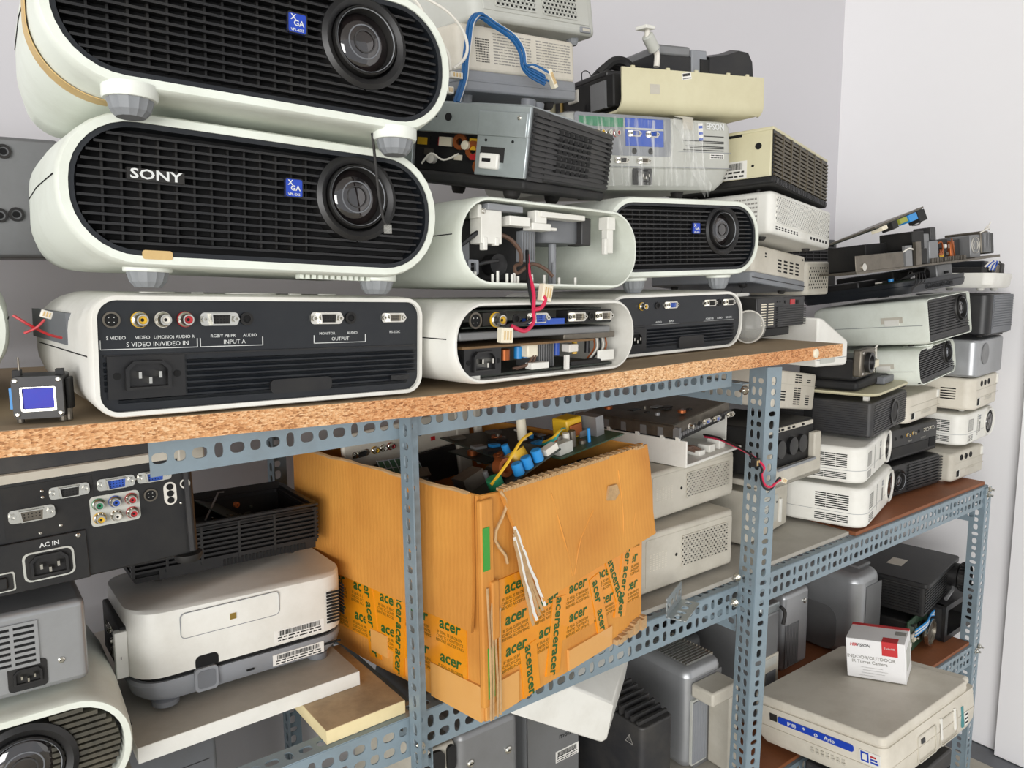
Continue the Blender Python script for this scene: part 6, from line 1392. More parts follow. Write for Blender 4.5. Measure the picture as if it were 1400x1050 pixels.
# --- opened white tray with metal chassis
t = thing('projector', 'opened white tray with a metal-framed circuit chassis on the perforated pair', CATP, (1.045, 0.936, 0.9445), (10, 0, 0))
W, D = 0.19, 0.20
g = MB(); g.box(-W / 2, W / 2, -D / 2, D / 2, 0, 0.005); g.box(-W / 2 - 0.004, -W / 2, -D / 2, D / 2, 0.0, 0.045); g.box(-W / 2, W / 2, D / 2 - 0.003, D / 2, 0, 0.04); g.box(W / 2 - 0.003, W / 2, -D / 2 + 0.03, D / 2, 0, 0.06)
g.build('tray', WHITE2, t, bevel=0.002)
T_ = Matrix.Translation((-0.005, 0.01, 0.056)) @ Matrix.Rotation(R(-5), 4, 'Y')
g = MB(); g.box(-0.095, 0.095, -0.085, 0.10, 0.020, 0.023); g.box(-0.095, -0.093, -0.085, 0.10, 0.0, 0.022); g.box(-0.095, 0.095, -0.087, -0.085, 0.004, 0.022)
g.build('chassis', DMETAL, t, T_)
MB().box(-0.09, 0.09, -0.08, 0.095, -0.012, 0.012).build('circuit_stack', BLACKM, t, T_)
L2 = Panel(t, 'left', 0.19, 0.2, 0.05)
for u, w_ in ((-0.07, 0.014), (-0.03, 0.010), (0.01, 0.012), (0.045, 0.010), (0.075, 0.012)): MB().box(u, u + w_, -0.006, 0.0, 0.048, 0.066).build('tab', SILVD, t, L2.M)
for u in (-0.06, 0.0, 0.05, 0.08): MB().box(u, u + 0.006, -0.0065, 0.0, 0.044, 0.050).build('clip', WHITE2, t, L2.M)
PF = Panel(t, 'front', 0.19, 0.19, 0.05)
for kd, x in (('rca_w', -0.075), ('svideo', -0.06), ('jack', -0.045), ('vga', -0.02), ('vga', 0.015), ('jack', 0.04), ('serial', 0.065)): PF.port(kd, x, 0.066, -0.004, sc=0.8)
g = MB()
for k in range(24): g.box(-0.09 + k * 0.0078, -0.087 + k * 0.0078, -0.092, -0.086, 0.0, 0.006)
g.build('comb_edge', SILVD, t, T_)
chips(t, Panel(t, 'top', 0.19, 0.2, 0.079), (-0.085, 0.085, -0.08, 0.09), 16, 44, (BLACKM, SILVD, DMETAL, BLACK), 0.006)
for k in range(3): MB().box(-0.03 + k * 0.035, -0.01 + k * 0.035, -0.085, -0.06, 0.005, 0.014 + 0.004 * k).build('connector', WHITE2, t, bevel=0.001)
for k in range(4): MB().tube(spline([(-0.06, -0.03, 0.03), (-0.05 + 0.004 * k, -0.06, 0.022), (-0.03, -0.075, 0.012 + 0.003 * k), (-0.01, -0.08, 0.01)]), 0.0018, 6).build('wire', WIREN, t)
harness('wire_harness', 'red and black wire with ferrite and ivory plug hanging by the middle post',
        [([(1.035, 0.84, 0.985), (1.015, 0.79, 0.990), (1.0, 0.725, 0.982), (1.004, 0.70, 0.966), (1.0, 0.70, 0.954), (1.008, 0.70, 0.936), (1.025, 0.70, 0.929), (1.042, 0.70, 0.935), (1.052, 0.70, 0.935)], 0.002, WIRER),
         ([(1.035, 0.843, 0.988), (1.013, 0.79, 0.993), (0.997, 0.722, 0.983), (1.0, 0.70, 0.962), (0.996, 0.70, 0.953), (1.006, 0.70, 0.932), (1.025, 0.70, 0.925), (1.044, 0.70, 0.939), (1.052, 0.70, 0.937)], 0.0018, WIREK)],
        [((1.056, 0.70, 0.934), (0.014, 0.008, 0.008), (0, 25, 0), IVORY), ((0.997, 0.71, 0.971), (0.011, 0.010, 0.014), (0, 0, 0), RUBBER)], (1.0, 0.72, 0.93))
t = thing('steel_bracket', 'loose galvanised angle bracket lying on the beam by the perforated pair', 'bracket', (0.862, 0.752, 0.7545), (24, 0, 0))
g = MB(); plate_holes(g, 0.03, 0.072, 1, 0.018, MX(-0.036, 0.0, FZ, Z_, Y_, X_), 1); plate_holes(g, 0.03, 0.072, 1, 0.018, MX(-0.036, 0.0, FZ, -Y_, Z_, X_), 2)
o = g.build('bracket', STEEL, t); s = o.modifiers.new('thick', 'SOLIDIFY'); s.thickness = 0.0018; s.offset = 0

# ================================================================== left bay of the middle shelf
W, D, H = 0.36, 0.25, 0.118
t = thing('projector', 'black projector back full of video ports with pale curved lid under the chipboard', CATP, (0.018, 0.945, 0.9815), (0, 0, -0.5))
pbody(t, W - 0.004, D, H - 0.012, BLACK, 0.006, 0.002)
P = Panel(t, 'front', W, D, H)
prof_ = [(x, H - 0.014 - 0.010 * ((x / (W / 2)) ** 2 if x < 0 else 0) * 1.6) for x in [W * (i / 12 - 0.5) for i in range(13)]]
lid = MB().loft([[(x, -D / 2 - 0.004, z), (x, -D / 2 - 0.004, z + 0.008), (x, -D / 2 + 0.01, z + 0.014), (x, D / 2, z + 0.022), (x, D / 2, z)] for x, z in prof_]).build('lid', BEIGE2, t)
MB().box(W / 2 - 0.016, W / 2 + 0.010, -D / 2 - 0.005, -D / 2 + 0.03, H - 0.022, H - 0.002).build('lid_corner', BEIGE2, t, bevel=0.002)
MB().box(-W / 2, W / 2 - 0.02, -D / 2 - 0.002, D / 2 - 0.04, H - 0.006, H + 0.012).build('dark_top', CHARC, t, bevel=0.002)
P.box('port_bay', 0.012, 0.086, 0.05, 0.1, 0.0006, BLACKM); P.box('power_bay', -0.16, 0.076, 0.0, 0.048, 0.003, BLACK, 0.001, 0.001)
for kd, x, z, sc_ in (('vgak', 0.066, 0.088, 1.1), ('vga', 0.106, 0.0885, 1.1), ('vga', 0.141, 0.089, 1.05), ('serial', 0.034, 0.072, 1.2)): P.port(kd, x, z, 0.0008, sc=sc_)
jp = P.rplate('jack_plate', 0.1035, 0.063, 0.044, 0.030, 0.004, 0.001, EPSG)
for i, kd in enumerate(('rca_g', 'rca_b', 'rca_r')): P.port(kd, 0.089 + i * 0.0145, 0.070, 0.001, sc=0.95)
for i, kd in enumerate(('rca_y', 'rca_w', 'rca_r')): P.port(kd, 0.089 + i * 0.0145, 0.056, 0.001, sc=0.95)
P.port('svideo', 0.136, 0.070, 0.0008, sc=1.05); pl_ = P.rplate('jack_plate', 0.1545, 0.068, 0.012, 0.024, 0.006, 0.001, WIREW)
for z in (0.075, 0.068, 0.061): P.port('hole', 0.1545, z, 0.0014, sc=1.1)
P.rplate('jack_plate', 0.1695, 0.0755, 0.010, 0.010, 0.005, 0.001, WIREW); P.port('hole', 0.169, 0.0755, 0.0014, sc=1.1)
for x, z in ((0.044, 0.092), (0.044, 0.086), (0.039, 0.052), (0.056, 0.056), (0.124, 0.089), (0.164, 0.056), (0.107, 0.0675)): P.port('screw', x, z, 0.0006, sc=0.45)
ac = P.rplate('inlet_frame', 0.043, 0.022, 0.042, 0.028, 0.006, 0.0042, EPSG); P.rplate('inlet_inner', 0.043, 0.022, 0.038, 0.025, 0.005, 0.0046, BLACKM); P.port('iec', 0.043, 0.022, 0.0046, sc=1.15)
P.text('AC IN', 0.045, 0.041, 0.006, INKW, 0.0034, bold=0.0001)
sw = P.rplate('switch_frame', -0.002, 0.013, 0.034, 0.018, 0.002, 0.0038, EPSG); P.rplate('switch_body', -0.002, 0.013, 0.031, 0.0155, 0.002, 0.0044, BLACKM); P.box('rocker', -0.009, 0.009, 0.007, 0.0185, 0.007, BLACK, 0.001, 0.0015)
P.sticker(-0.006, 0.036, 0.03, 0.013, 3, bar=False); P.port('screw', 0.069, 0.044, 0.003, sc=0.7)
P.box('corner_post', W / 2 - 0.012, W / 2 - 0.008, 0.004, H - 0.02, 0.004, CHARC)
MB().lathe([(0.012, 0), (0.014, 0.004), (0.014, 0.008)], (W / 2 - 0.012, -D / 2 + 0.006, -0.008), 'z', 18).build('foot', BLACKM, t)
# --- slatted black base with loose boards
W, D, H = 0.228, 0.13, 0.055
t = thing('projector', 'open black slatted projector base holding loose boards, left of the carton', CATP, (0.261, 1.006, 0.9145), (1.0, 0, 1.6))
g = MB(); g.box(-W / 2 + 0.004, W / 2 - 0.004, -D / 2 + 0.004, D / 2 - 0.004, 0.0, 0.006)
g.build('floor_plate', BLACKM, t)
MB().box(-W / 2 + 0.006, W / 2 - 0.006, -D / 2 + 0.006, -D / 2 + 0.008, 0.004, H - 0.004).build('inner_wall', VOID, t); MB().box(W / 2 - 0.008, W / 2 - 0.006, -D / 2 + 0.006, D / 2 - 0.006, 0.004, H - 0.004).build('inner_wall', VOID, t)
g = MB(); g.box(-W / 2 + 0.006, -W / 2 + 0.008, -D / 2 + 0.006, D / 2 - 0.006, 0.004, H - 0.004); g.box(-W / 2 + 0.006, W / 2 - 0.006, D / 2 - 0.008, D / 2 - 0.006, 0.004, H + 0.01); g.build('inner_wall', BLACKM, t)
MB().frame(rr(W, D, 0.008, 4), rr(W - 0.02, D - 0.02, 0.004, 4), H - 0.005, H).build('rim', BLACK, t, Matrix.Rotation(R(90), 4, 'X') )
for k in range(9):
    z = 0.012 + k * 0.0056
    MB().box(-W / 2, W / 2, -D / 2, -D / 2 + 0.006, z, z + 0.0026).build('slat', BLACK, t); MB().box(W / 2 - 0.006, W / 2 + 0.001, -D / 2 + 0.002, D / 2, z, z + 0.0026).build('slat', BLACK, t)
for x in (-W / 2 + 0.002, -0.075, -0.035, 0.01, 0.055, W / 2 - 0.004): MB().box(x - 0.0016, x + 0.0016, -D / 2 - 0.0006, -D / 2 + 0.004, 0.008, H).build('slat_post', BLACK, t)
MB().box(-W / 2 + 0.03, W / 2 - 0.004, -D / 2 + 0.001, -D / 2 + 0.006, 0.0, 0.012).build('lower_band', BLACK, t)
g = MB()
for k in range(24): g.box(-0.01 + k * 0.0045, -0.0078 + k * 0.0045, -D / 2 - 0.0004, -D / 2 + 0.002, 0.001, 0.009)
g.build('lower_teeth', VOID, t)
feet(t, W, D, FOOT_S, 0.36, 0.36)
t = thing('circuit_board', 'dusty dark board with folded metal bits lying in the slatted base', 'circuit board', (0.27, 1.01, 0.945), (20, 0, 0)); t.scale = (0.6,) * 3
T_ = Matrix.Translation((0.01, 0.0, 0.03)) @ Matrix.Rotation(R(-34), 4, 'Y') @ Matrix.Rotation(R(24), 4, 'X')
MB().box(-0.05, 0.05, -0.04, 0.05, -0.001, 0.001).build('board', PCBD, t, T_ @ Matrix.Rotation(R(60), 4, 'Y'))
chips(t, Panel(t, 'front', 0.1, 0.06, 0.06), (-0.04, 0.06, 0.0, 0.05), 10, 71, (BLACKM, PCBD, DMETAL, BLACK), 0.01)
MB().tube([(-0.05, -0.02, 0.03), (0.0, 0.0, 0.075), (0.02, 0.01, 0.07)], 0.0022, 5).build('metal_strip', SILVD, t)
for k in range(5): MB().box(-0.05 + k * 0.0045, -0.047 + k * 0.0045, -0.045, -0.04, 0.015 - 0.003 * k, 0.04 - 0.003 * k).build('foil_strip', CHROME, t)
MB().box(-0.06, 0.03, -0.02, 0.04, -0.022, 0.02).build('shield_box', BLACKM, t, bevel=0.003)
# --- white one with stickers
W, D, H = 0.256, 0.158, 0.108
t = thing('projector', 'white projector with two barcode stickers and cracked grey base on the laminate board', CATP, (0.2575, 0.962, 0.7865), (1.0, 0, 1.6))
out = rr(W, D, 0.035, 6)
MB().loft([[(x, y * s, z + (0.006 * (0.5 - x / W)) * (1 if z > 0.06 else 0)) for x, y in out] for z, s in ((0.036, 1.0), (0.07, 1.0), (H - 0.014, 0.99), (H - 0.003, 0.965), (H, 0.90))]).build('shell', WHITE2, t)
MB().loft([[(x * s, y * s, z) for x, y in out] for z, s in ((0.004, 0.90), (0.012, 0.97), (0.026, 1.0), (0.03, 0.985))]).build('base', GREYP, t)
MB().loft([[(x * 0.95, y * 0.95, z) for x, y in out] for z in (0.028, 0.037)]).build('gap', VOID, t)
P = Panel(t, 'front', W, D, H)
MB().frame(rr(0.115, 0.03, 0.006, 4), rr(0.1138, 0.0288, 0.0055, 4), -0.0004, 0.001).build('lid_outline', GREYP, t, P.M @ Matrix.Translation((-0.02, 0.0, H - 0.018)))
P.box('sensor', -0.022, -0.015, H - 0.024, H - 0.017, 0.0006, BRASS)
P.sticker(0.062, 0.047, 0.064, 0.016, 2); P.sticker(0.06, 0.0175, 0.066, 0.014, 2, out=0.0006)
P.slots(W / 2 - 0.03, W / 2 - 0.012, 0.045, H - 0.02, 1, 10, 0.05, 0.45, out=0.0004); Panel(t, 'right', W, D, H).slots(-D / 2 + 0.012, -D / 2 + 0.05, 0.045, H - 0.02, 1, 10, 0.05, 0.45)
P.box('base_slot', W / 2 - 0.035, W / 2 - 0.012, 0.018, 0.0205, 0.0004, VOID); P.box('base_slot', -0.005, 0.004, 0.014, 0.016, 0.0004, VOID)
o = P.rplate('foot_release', -0.052, 0.022, 0.026, 0.028, 0.005, 0.004, GREYP); P.rplate('release_well', -0.052, 0.022, 0.02, 0.021, 0.004, 0.0046, MIDG); P.rplate('release_arch', -0.05, 0.041, 0.026, 0.018, 0.006, 0.0004, VOID)
for x in (-0.075, -0.062): MB().lathe([(0.004, 0), (0.004, 0.012)], (x - 0.02, -D / 2 + 0.014, 0.024), 'z', 10).build('gap_post', GREYP, t)
L2 = Panel(t, 'left', W, D, H)
L2.box('rear_panel', -D / 2 + 0.03, D / 2 - 0.03, 0.034, H - 0.014, 0.006, BLACKM, 0.004, 0.002); L2.box('corner_bracket', D / 2 - 0.035, D / 2 - 0.025, 0.036, 0.09, 0.012, WHITE2, 0.001, 0.001)
for kd, u, z in (('vgak', 0.0, 0.075), ('rca_y', 0.035, 0.075), ('jack', 0.05, 0.06), ('vgak', 0.02, 0.055), ('svideo', -0.03, 0.07)): L2.port(kd, u, z, 0.006, sc=0.8)
MB().lathe([(0.015, 0), (0.015, 0.006), (0.011, 0.008)], (-W * 0.36, -D * 0.38, -0.003), 'z', 20).build('foot', MIDG, t); MB().lathe([(0.013, 0), (0.013, 0.008)], (W * 0.36, -D * 0.38, -0.003), 'z', 20).build('foot', MIDG, t); MB().lathe([(0.013, 0), (0.013, 0.008)], (0, D * 0.38, -0.003), 'z', 20).build('foot', MIDG, t)
# --- silver one with slatted vents
W, D, H = 0.28, 0.20, 0.082
t = thing('projector', 'silver projector with slatted vents and a power inlet at the left edge', CATP, (-0.055, 0.918, 0.8835), (0, 0, 1.5))
pbody(t, W, D, H, SILVER, 0.008, 0.006); P = Panel(t, 'front', W, D, H)
P.grille(0.0, 0.098, 0.030, 0.070, 5, 7, SILVER, 0.003, 0.003, 0.002, split=True); P.grille(0.0, 0.058, 0.006, 0.030, 3, 4, SILVER, 0.003, 0.003, 0.002, split=True)
P.rplate('inlet_panel', 0.089, 0.019, 0.032, 0.027, 0.004, 0.001, BLACKM); P.port('iec', 0.089, 0.019, 0.001, sc=0.85); P.port('screw', 0.117, 0.026, 0.0, sc=1.0)
feet(t, W, D, FOOT_S, 0.3, 0.3)
# --- white lens-front one at the bottom left
W, D, H = 0.31, 0.24, 0.112
t = thing('projector', 'white louvre-fronted projector at the bottom left corner with its lens showing', CATP, (-0.040, 0.918, 0.7615), (0, 0, 0.8))
sony_shell(t, W, D, H); y0 = -D / 2; rim = 0.0085
MB().prism(rr(W - 2 * rim, H - 2 * rim, H * 0.47 - rim, 8, 0, H / 2), y0 + 0.016, y0 + 0.0215).build('grille_backing', BLACKM, t)
GRB = mat('dusty_olive_black', (66, 64, 56), 0.5, dirt=0.6, dirt_rgb=(120, 112, 92), scale=20)
for k in range(14):
    z = 0.016 + k * 0.0063; dz = abs(z - H / 2); c = W / 2 - rim - 0.003 - (H * 0.47 - rim) + math.sqrt(max((H * 0.47 - rim) ** 2 - dz * dz, 0))
    MB().box(0.085, c, y0 + 0.004, y0 + 0.017, z - 0.002, z + 0.002).build('louvre', GRB, t)
    MB().box(-c, 0.01, y0 + 0.004, y0 + 0.017, z - 0.002, z + 0.002).build('louvre', GRB, t)
MB().lathe([(0.046, 0.016), (0.045, -0.002), (0.040, -0.005), (0.034, -0.002), (0.033, 0.008)], (0.062, y0 + 0.004, 0.056), n=44, cap=False).build('lens_surround', BLACK, t)
lens(t, 0.062, y0 + 0.005, 0.056, 0.042)
feet(t, W, D, FOOT_S, 0.34, 0.36)

# --- grey case and beige panel low at the left, seen under the laminate board
t = thing('projector', 'dark grey case standing on the lowest shelf at the far left', CATP, (-0.03, 0.98, 0.3475), (0, 0, 0))
pbody(t, 0.5, 0.28, 0.255, MIDG, 0.01, 0.004); Panel(t, 'front', 0.5, 0.28, 0.255).box('panel_line', -0.24, 0.24, 0.12, 0.121, 0.0006, CHARC)
o = MB().box(-0.27, 0.27, -0.16, 0.16, 0, 0.012).build('beige_sheet', BEIGE2, None, None, 0.001); o.location = (-0.03, 0.97, 0.6030)
tag(o, 'loose beige panel lying flat at the bottom left below the laminate board', 'panel')
t = thing('projector', 'grey case lying on the loose beige panel below the laminate board', CATP, (0.06, 1.05, 0.6155), (0, 0, 0))
pbody(t, 0.34, 0.2, 0.115, MIDG, 0.006, 0.003); Panel(t, 'front', 0.34, 0.2, 0.115).box('panel_line', -0.16, 0.16, 0.05, 0.051, 0.0006, CHARC)
# ================================================================== lowest shelf
LW = 0.3475
def upright(label, x0, x1, y0, D, z1, m, loc_extra=None, r=0.012, bev=0.006, z0=None, yaw=0):
    W = x1 - x0; H = z1 - (z0 or LW)
    t = thing('projector', label, CATP, ((x0 + x1) / 2, y0 + D / 2, z0 or LW), (yaw, 0, 0), 'projectors standing on edge on the lowest shelf')
    pbody(t, W, D, H, m, r, bev)
    return t, W, D, H
t, W, D, H = upright('grey metal projector with two screws and vent slots below the taped carton', 0.497, 0.598, 0.80, 0.25, 0.662, SILVD, r=0.012, bev=0.01)
P = Panel(t, 'front', W, D, H)
P.port('screw', -W / 2 + 0.018, H - 0.046, 0.0, sc=1.8); P.port('screw', W / 2 - 0.02, H - 0.052, 0.0, sc=1.8); P.grille(-W / 2 + 0.03, W / 2 - 0.02, H - 0.16, H - 0.085, 8, 1, SILVD, 0.002, 0.003); P.sticker(0, H - 0.2, 0.05, 0.03, 3)
MB().box(-W / 2 - 0.052, -W / 2, -D / 2 + 0.008, D / 2 - 0.03, 0.0, H - 0.01).build('beige_case', BEIGE2, t, bevel=0.004)
P2 = Panel(t, 'front', W, D - 0.016, H)
for x, w_ in ((-W / 2 - 0.033, 0.03), (-W / 2 - 0.008, 0.013)): P2.rplate('black_knob', x, H - 0.03, w_, 0.036, 0.012, 0.004, BLACKM)
t, W, D, H = upright('silver-sided projector with a recessed label holder behind the white wedge cover', 0.690, 0.80, 0.905, 0.22, 0.660, SILVER, bev=0.004)
P = Panel(t, 'front', W, D, H); P.box('front_panel', -W / 2 + 0.002, W / 2, 0.0, H - 0.004, 0.002, SILVD); P.rplate('label_recess', 0.035, H - 0.115, 0.055, 0.026, 0.002, 0.0026, BEIGE2); P.box('recess_edge', 0.008, 0.012, H - 0.13, H - 0.1, 0.004, CHARC)
P.text('model', 0.03, H - 0.155, 0.014, INKK, 0.0026); P.sticker(0.03, H - 0.19, 0.05, 0.02, 3, out=0.0026)
# --- white wedge cover
t = thing('plastic_cover', 'white wedge-shaped plastic cover leaning below the carton', 'cover', (0.735, 0.86, 0.50), (0, 0, 0))
A = [(0.575, 0.795, 0.668), (0.69, 0.795, 0.668), (0.772, 0.795, 0.612), (0.776, 0.795, 0.604), (0.762, 0.795, 0.553), (0.752, 0.795, 0.552)]
off = Vector((0.735, 0.86, 0.50)); bk = Vector((0.14, 0.10, 0.0))
f0 = [Vector(p) - off for p in A]; f1 = [Vector(p) + bk + Vector((0.0, 0, -0.002 if i < 2 else 0.01)) - off for i, p in enumerate(A)]
MB().loft([[tuple(p) for p in f0], [tuple(p) for p in f1]]).build('cover', WHITE2, t, bevel=0.003)
MB().box(-0.018, 0.012, -0.008, 0.008, 0, 0.0012).build('tape_piece', TAPEB, t, Matrix.Translation((0.005, -0.02, 0.162)) @ Matrix.Rotation(R(36), 4, 'Y') @ Matrix.Rotation(R(20), 4, 'Z'))
t, W, D, H = upright('dark grey projector with heatsink fins on its sloping top, right of the white wedge', 0.868, 0.945, 0.82, 0.20, 0.515, CHARC, bev=0.003)
for k in range(8): MB().box(-W / 2 + 0.004, W / 2 - 0.004, -D / 2 + 0.012 + k * 0.014, -D / 2 + 0.017 + k * 0.014, H - 0.002, H + 0.006 + k * 0.003).build('fin', CHARC, t)
L_ = Panel(t, 'left', W, D, H); L_.text('!', 0.07, H - 0.03, 0.012, INKG); MB().frame([(-0.009, -0.007), (0.009, -0.007), (0, 0.009)], [(-0.0075, -0.006), (0.0075, -0.006), (0, 0.0072)], -0.0004, 0.001).build('warning_mark', INKG, t, L_.M @ Matrix.Translation((0.07, 0, H - 0.031)))
t, W, D, H = upright('bright silver projector with ribbed rounded top left of the middle post', 1.026, 1.128, 0.86, 0.22, 0.545, SILVER, r=0.02, bev=0.016)
for k in range(14): MB().box(-W / 2 + 0.02, W / 2 - 0.006, -D / 2 + 0.02 + k * 0.0075, -D / 2 + 0.0235 + k * 0.0075, H - 0.003, H + 0.0022).build('top_rib', CHROME, t)
P = Panel(t, 'front', W, D, H); P.box('front_face', -W / 2 + 0.022, W / 2 - 0.006, 0.0, H - 0.02, 0.001, SILVD)
g = MB(); x0 = -W / 2 + 0.01
g.box(x0, x0 + 0.075, -0.05, 0.0, 0.148, 0.174); g.box(x0 + 0.05, x0 + 0.075, -0.05, 0.0, 0.0, 0.15)
g.build('handle_frame', BEIGE2, t, P.M, bevel=0.004)
P.rplate('vent_frame', x0 + 0.022, 0.075, 0.044, 0.13, 0.004, 0.004, EPSG); Panel(t, 'front', W, D + 0.009, H).grille(x0 + 0.004, x0 + 0.04, 0.015, 0.135, 5, 1, GREYP, 0.002, 0.004, 0.001, GREYP)
t, W, D, H = upright('silver projector with a lens on top standing behind the ribbed one', 1.142, 1.232, 0.99, 0.17, 0.505, SILVD, r=0.02, bev=0.012)
P = Panel(t, 'front', W, D, H); MB().lathe([(0.04, 0.0), (0.04, 0.012), (0.03, 0.016)], (-0.02, 0.0, H), 'z', 28).build('lens_barrel', BLACKM, t)
t, W, D, H = upright('grey projector with a black side slot right behind the middle post', 1.24, 1.335, 0.88, 0.22, 0.570, SILVD, r=0.006, bev=0.004)
P = Panel(t, 'front', W, D, H); P.box('black_slot', -W / 2, -W / 2 + 0.032, H - 0.085, H + 0.012, 0.006, BLACKM, 0.002, 0.003); P.box('vent_panel', -W / 2 + 0.036, W / 2 - 0.002, 0.02, H - 0.09, 0.002, BEIGE2); P.box('inner_panel', -W / 2 + 0.05, W / 2 - 0.012, 0.02, H - 0.125, 0.004, MIDG); P.box('label_plate', -W / 2 + 0.042, W / 2 - 0.01, H - 0.112, H - 0.095, 0.003, EPSG)
MB().box(-W / 2 + 0.03, W / 2, -D / 2, D / 2 - 0.05, H, H + 0.02).build('top_bracket', STEEL, t, bevel=0.003)
MB().tube(spline([(W / 2 - 0.004, -D / 2 - 0.004, H + 0.01), (W / 2 + 0.006, -D / 2 - 0.008, H - 0.004), (W / 2 + 0.004, -D / 2 - 0.006, H - 0.03)]), 0.004, 7).build('strap', RUBBER, t)
t, W, D, H = upright('narrow ridged silver projector third from the middle post', 1.475, 1.575, 0.96, 0.18, 0.535, SILVER, r=0.012, bev=0.018)
P = Panel(t, 'front', W, D, H)
for k in range(9): P.box('ridge', -W / 2 + 0.006 + k * 0.006, -W / 2 + 0.009 + k * 0.006, 0.01, H - 0.075, 0.002, SILVD)
P.port('screw', W / 2 - 0.022, H - 0.032, 0.0, sc=2.0)
t, W, D, H = upright('large silver projector with a swept bright flank beside the black lens one', 1.652, 1.76, 0.885, 0.22, 0.555, SILVER, r=0.03, bev=0.02)
P = Panel(t, 'front', W, D, H); P.box('front_face', -W / 2 + 0.034, W / 2 - 0.006, 0.0, H - 0.03, 0.002, SILVD); MB().box(-W / 2 + 0.05, W / 2 + 0.001, -D / 2 + 0.03, D / 2 - 0.02, H - 0.002, H + 0.006).build('top_panel', SILVD, t, bevel=0.004)
L_ = Panel(t, 'left', W, D, H); L_.rplate('side_panel', -0.02, 0.06, 0.16, 0.11, 0.03, 0.001, SILVD)
# --- black projector with lens, resting on the black box and parts below
W, D, H = 0.245, 0.19, 0.085
t = thing('projector', 'black projector with big side lens and pale sticker near the end post', CATP, (1.902, 0.915, 0.4465), (9, 0, 0))
pbody(t, W, D, H - 0.012, BLACKM, 0.006, 0.003); MB().loft([[(x, y, z) for x, y in rr(W + 0.01, D + 0.02, 0.012, 4)] for z in (H - 0.012, H)]).build('top_plate', BLACK, t, bevel=0.002)
P = Panel(t, 'front', W, D, H)
for k in range(9): P.box('louvre', -W / 2 + 0.006, W / 2 - 0.07, 0.008 + k * 0.007, 0.0115 + k * 0.007, 0.002, BLACK)
for k in range(9): Panel(t, 'left', W, D, H).box('louvre', -D / 2 + 0.01, D / 2 - 0.01, 0.008 + k * 0.007, 0.0115 + k * 0.007, 0.002, BLACK)
MB().lathe([(0.030, 0.002), (0.031, -0.02), (0.036, -0.024), (0.036, -0.040), (0.031, -0.043), (0.029, -0.03), (0.0005, -0.026)], (W / 2 - 0.034, 0, 0.046), 'y', 32).build('lens_barrel', BLACK, t, P.M)
q_ = MB()
for k in range(28): a = 2 * math.pi * k / 28; q_.box(W / 2 - 0.034 + 0.036 * math.cos(a) - 0.0012, W / 2 - 0.034 + 0.036 * math.cos(a) + 0.0012, -0.038, -0.026, 0.046 + 0.036 * math.sin(a) - 0.0012, 0.046 + 0.036 * math.sin(a) + 0.0012)
q_.build('lens_ribs', BLACKM, t, P.M)
Panel(t, 'top', W, D, H).sticker(-0.02, 0.0, 0.05, 0.035, 0, BEIGE, bar=False, ang=0)
MB().tube([(0.02, -D / 2 - 0.01, 0.004), (0.06, -D / 2 - 0.012, 0.014), (0.09, -D / 2 - 0.01, 0.03)], 0.005, 7).build('metal_bar', SILVD, t)
t = thing('projector', 'black box with a dark open front below the black lens projector', CATP, (2.01, 0.90, LW + 0.001), (2, 0, 0))
g = MB(); W, D, H = 0.20, 0.18, 0.092
g.box(-W / 2, W / 2, -D / 2, D / 2, 0, 0.008); g.box(-W / 2, W / 2, -D / 2, D / 2, H - 0.01, H); g.box(-W / 2, -W / 2 + 0.01, -D / 2, D / 2, 0, H); g.box(W / 2 - 0.01, W / 2, -D / 2, D / 2, 0, H); g.box(-W / 2, W / 2, D / 2 - 0.006, D / 2, 0, H)
g.build('case', CHARC, t); MB().box(-W / 2 + 0.01, W / 2 - 0.01, 0.0, 0.08, 0.008, 0.05).build('inner_unit', BLACKM, t); MB().frame(rr(W + 0.004, H + 0.002, 0.006, 4, 0, H / 2), rr(W - 0.024, H - 0.026, 0.004, 4, 0, H / 2), -D / 2 - 0.006, -D / 2 + 0.002).build('front_frame', BLACK, t)
t = thing('circuit_board', 'green board with cables and a round fan guard below the black lens projector', 'circuit board', (1.83, 0.86, LW), (8, 0, 0))
MB().box(-0.07, 0.07, -0.03, -0.027, 0.004, 0.09).build('board', PCBG, t); chips(t, Panel(t, 'front', 0.14, 0.06, 0.09), (-0.06, 0.05, 0.01, 0.08), 12, 55, (BLACKM, WIREW, DMETAL, IVORY), 0.01)
MB().lathe([(0.034, -0.002), (0.034, -0.010), (0.030, -0.010), (0.030, -0.002), (0.034, -0.002)], (0.03, -0.045, 0.038), 'y', 30, False).build('fan_ring', CHROME, t); MB().lathe([(0.029, 0), (0.029, -0.006), (0.0005, -0.008)], (0.03, -0.042, 0.038), 'y', 26).build('fan_disc', DMETAL, t)
MB().box(-0.06, 0.06, -0.027, 0.06, 0.0, 0.085).build('housing', BLACKM, t, bevel=0.004)
for k in range(5): MB().tube(spline([(-0.05, -0.04, 0.05 + 0.004 * k), (-0.02, -0.055, 0.07 + 0.003 * k), (0.02, -0.05, 0.082), (0.05, -0.05, 0.086 - 0.003 * k)]), 0.0022, 6).build('wire', WIREW if k % 2 else CYAN, t)

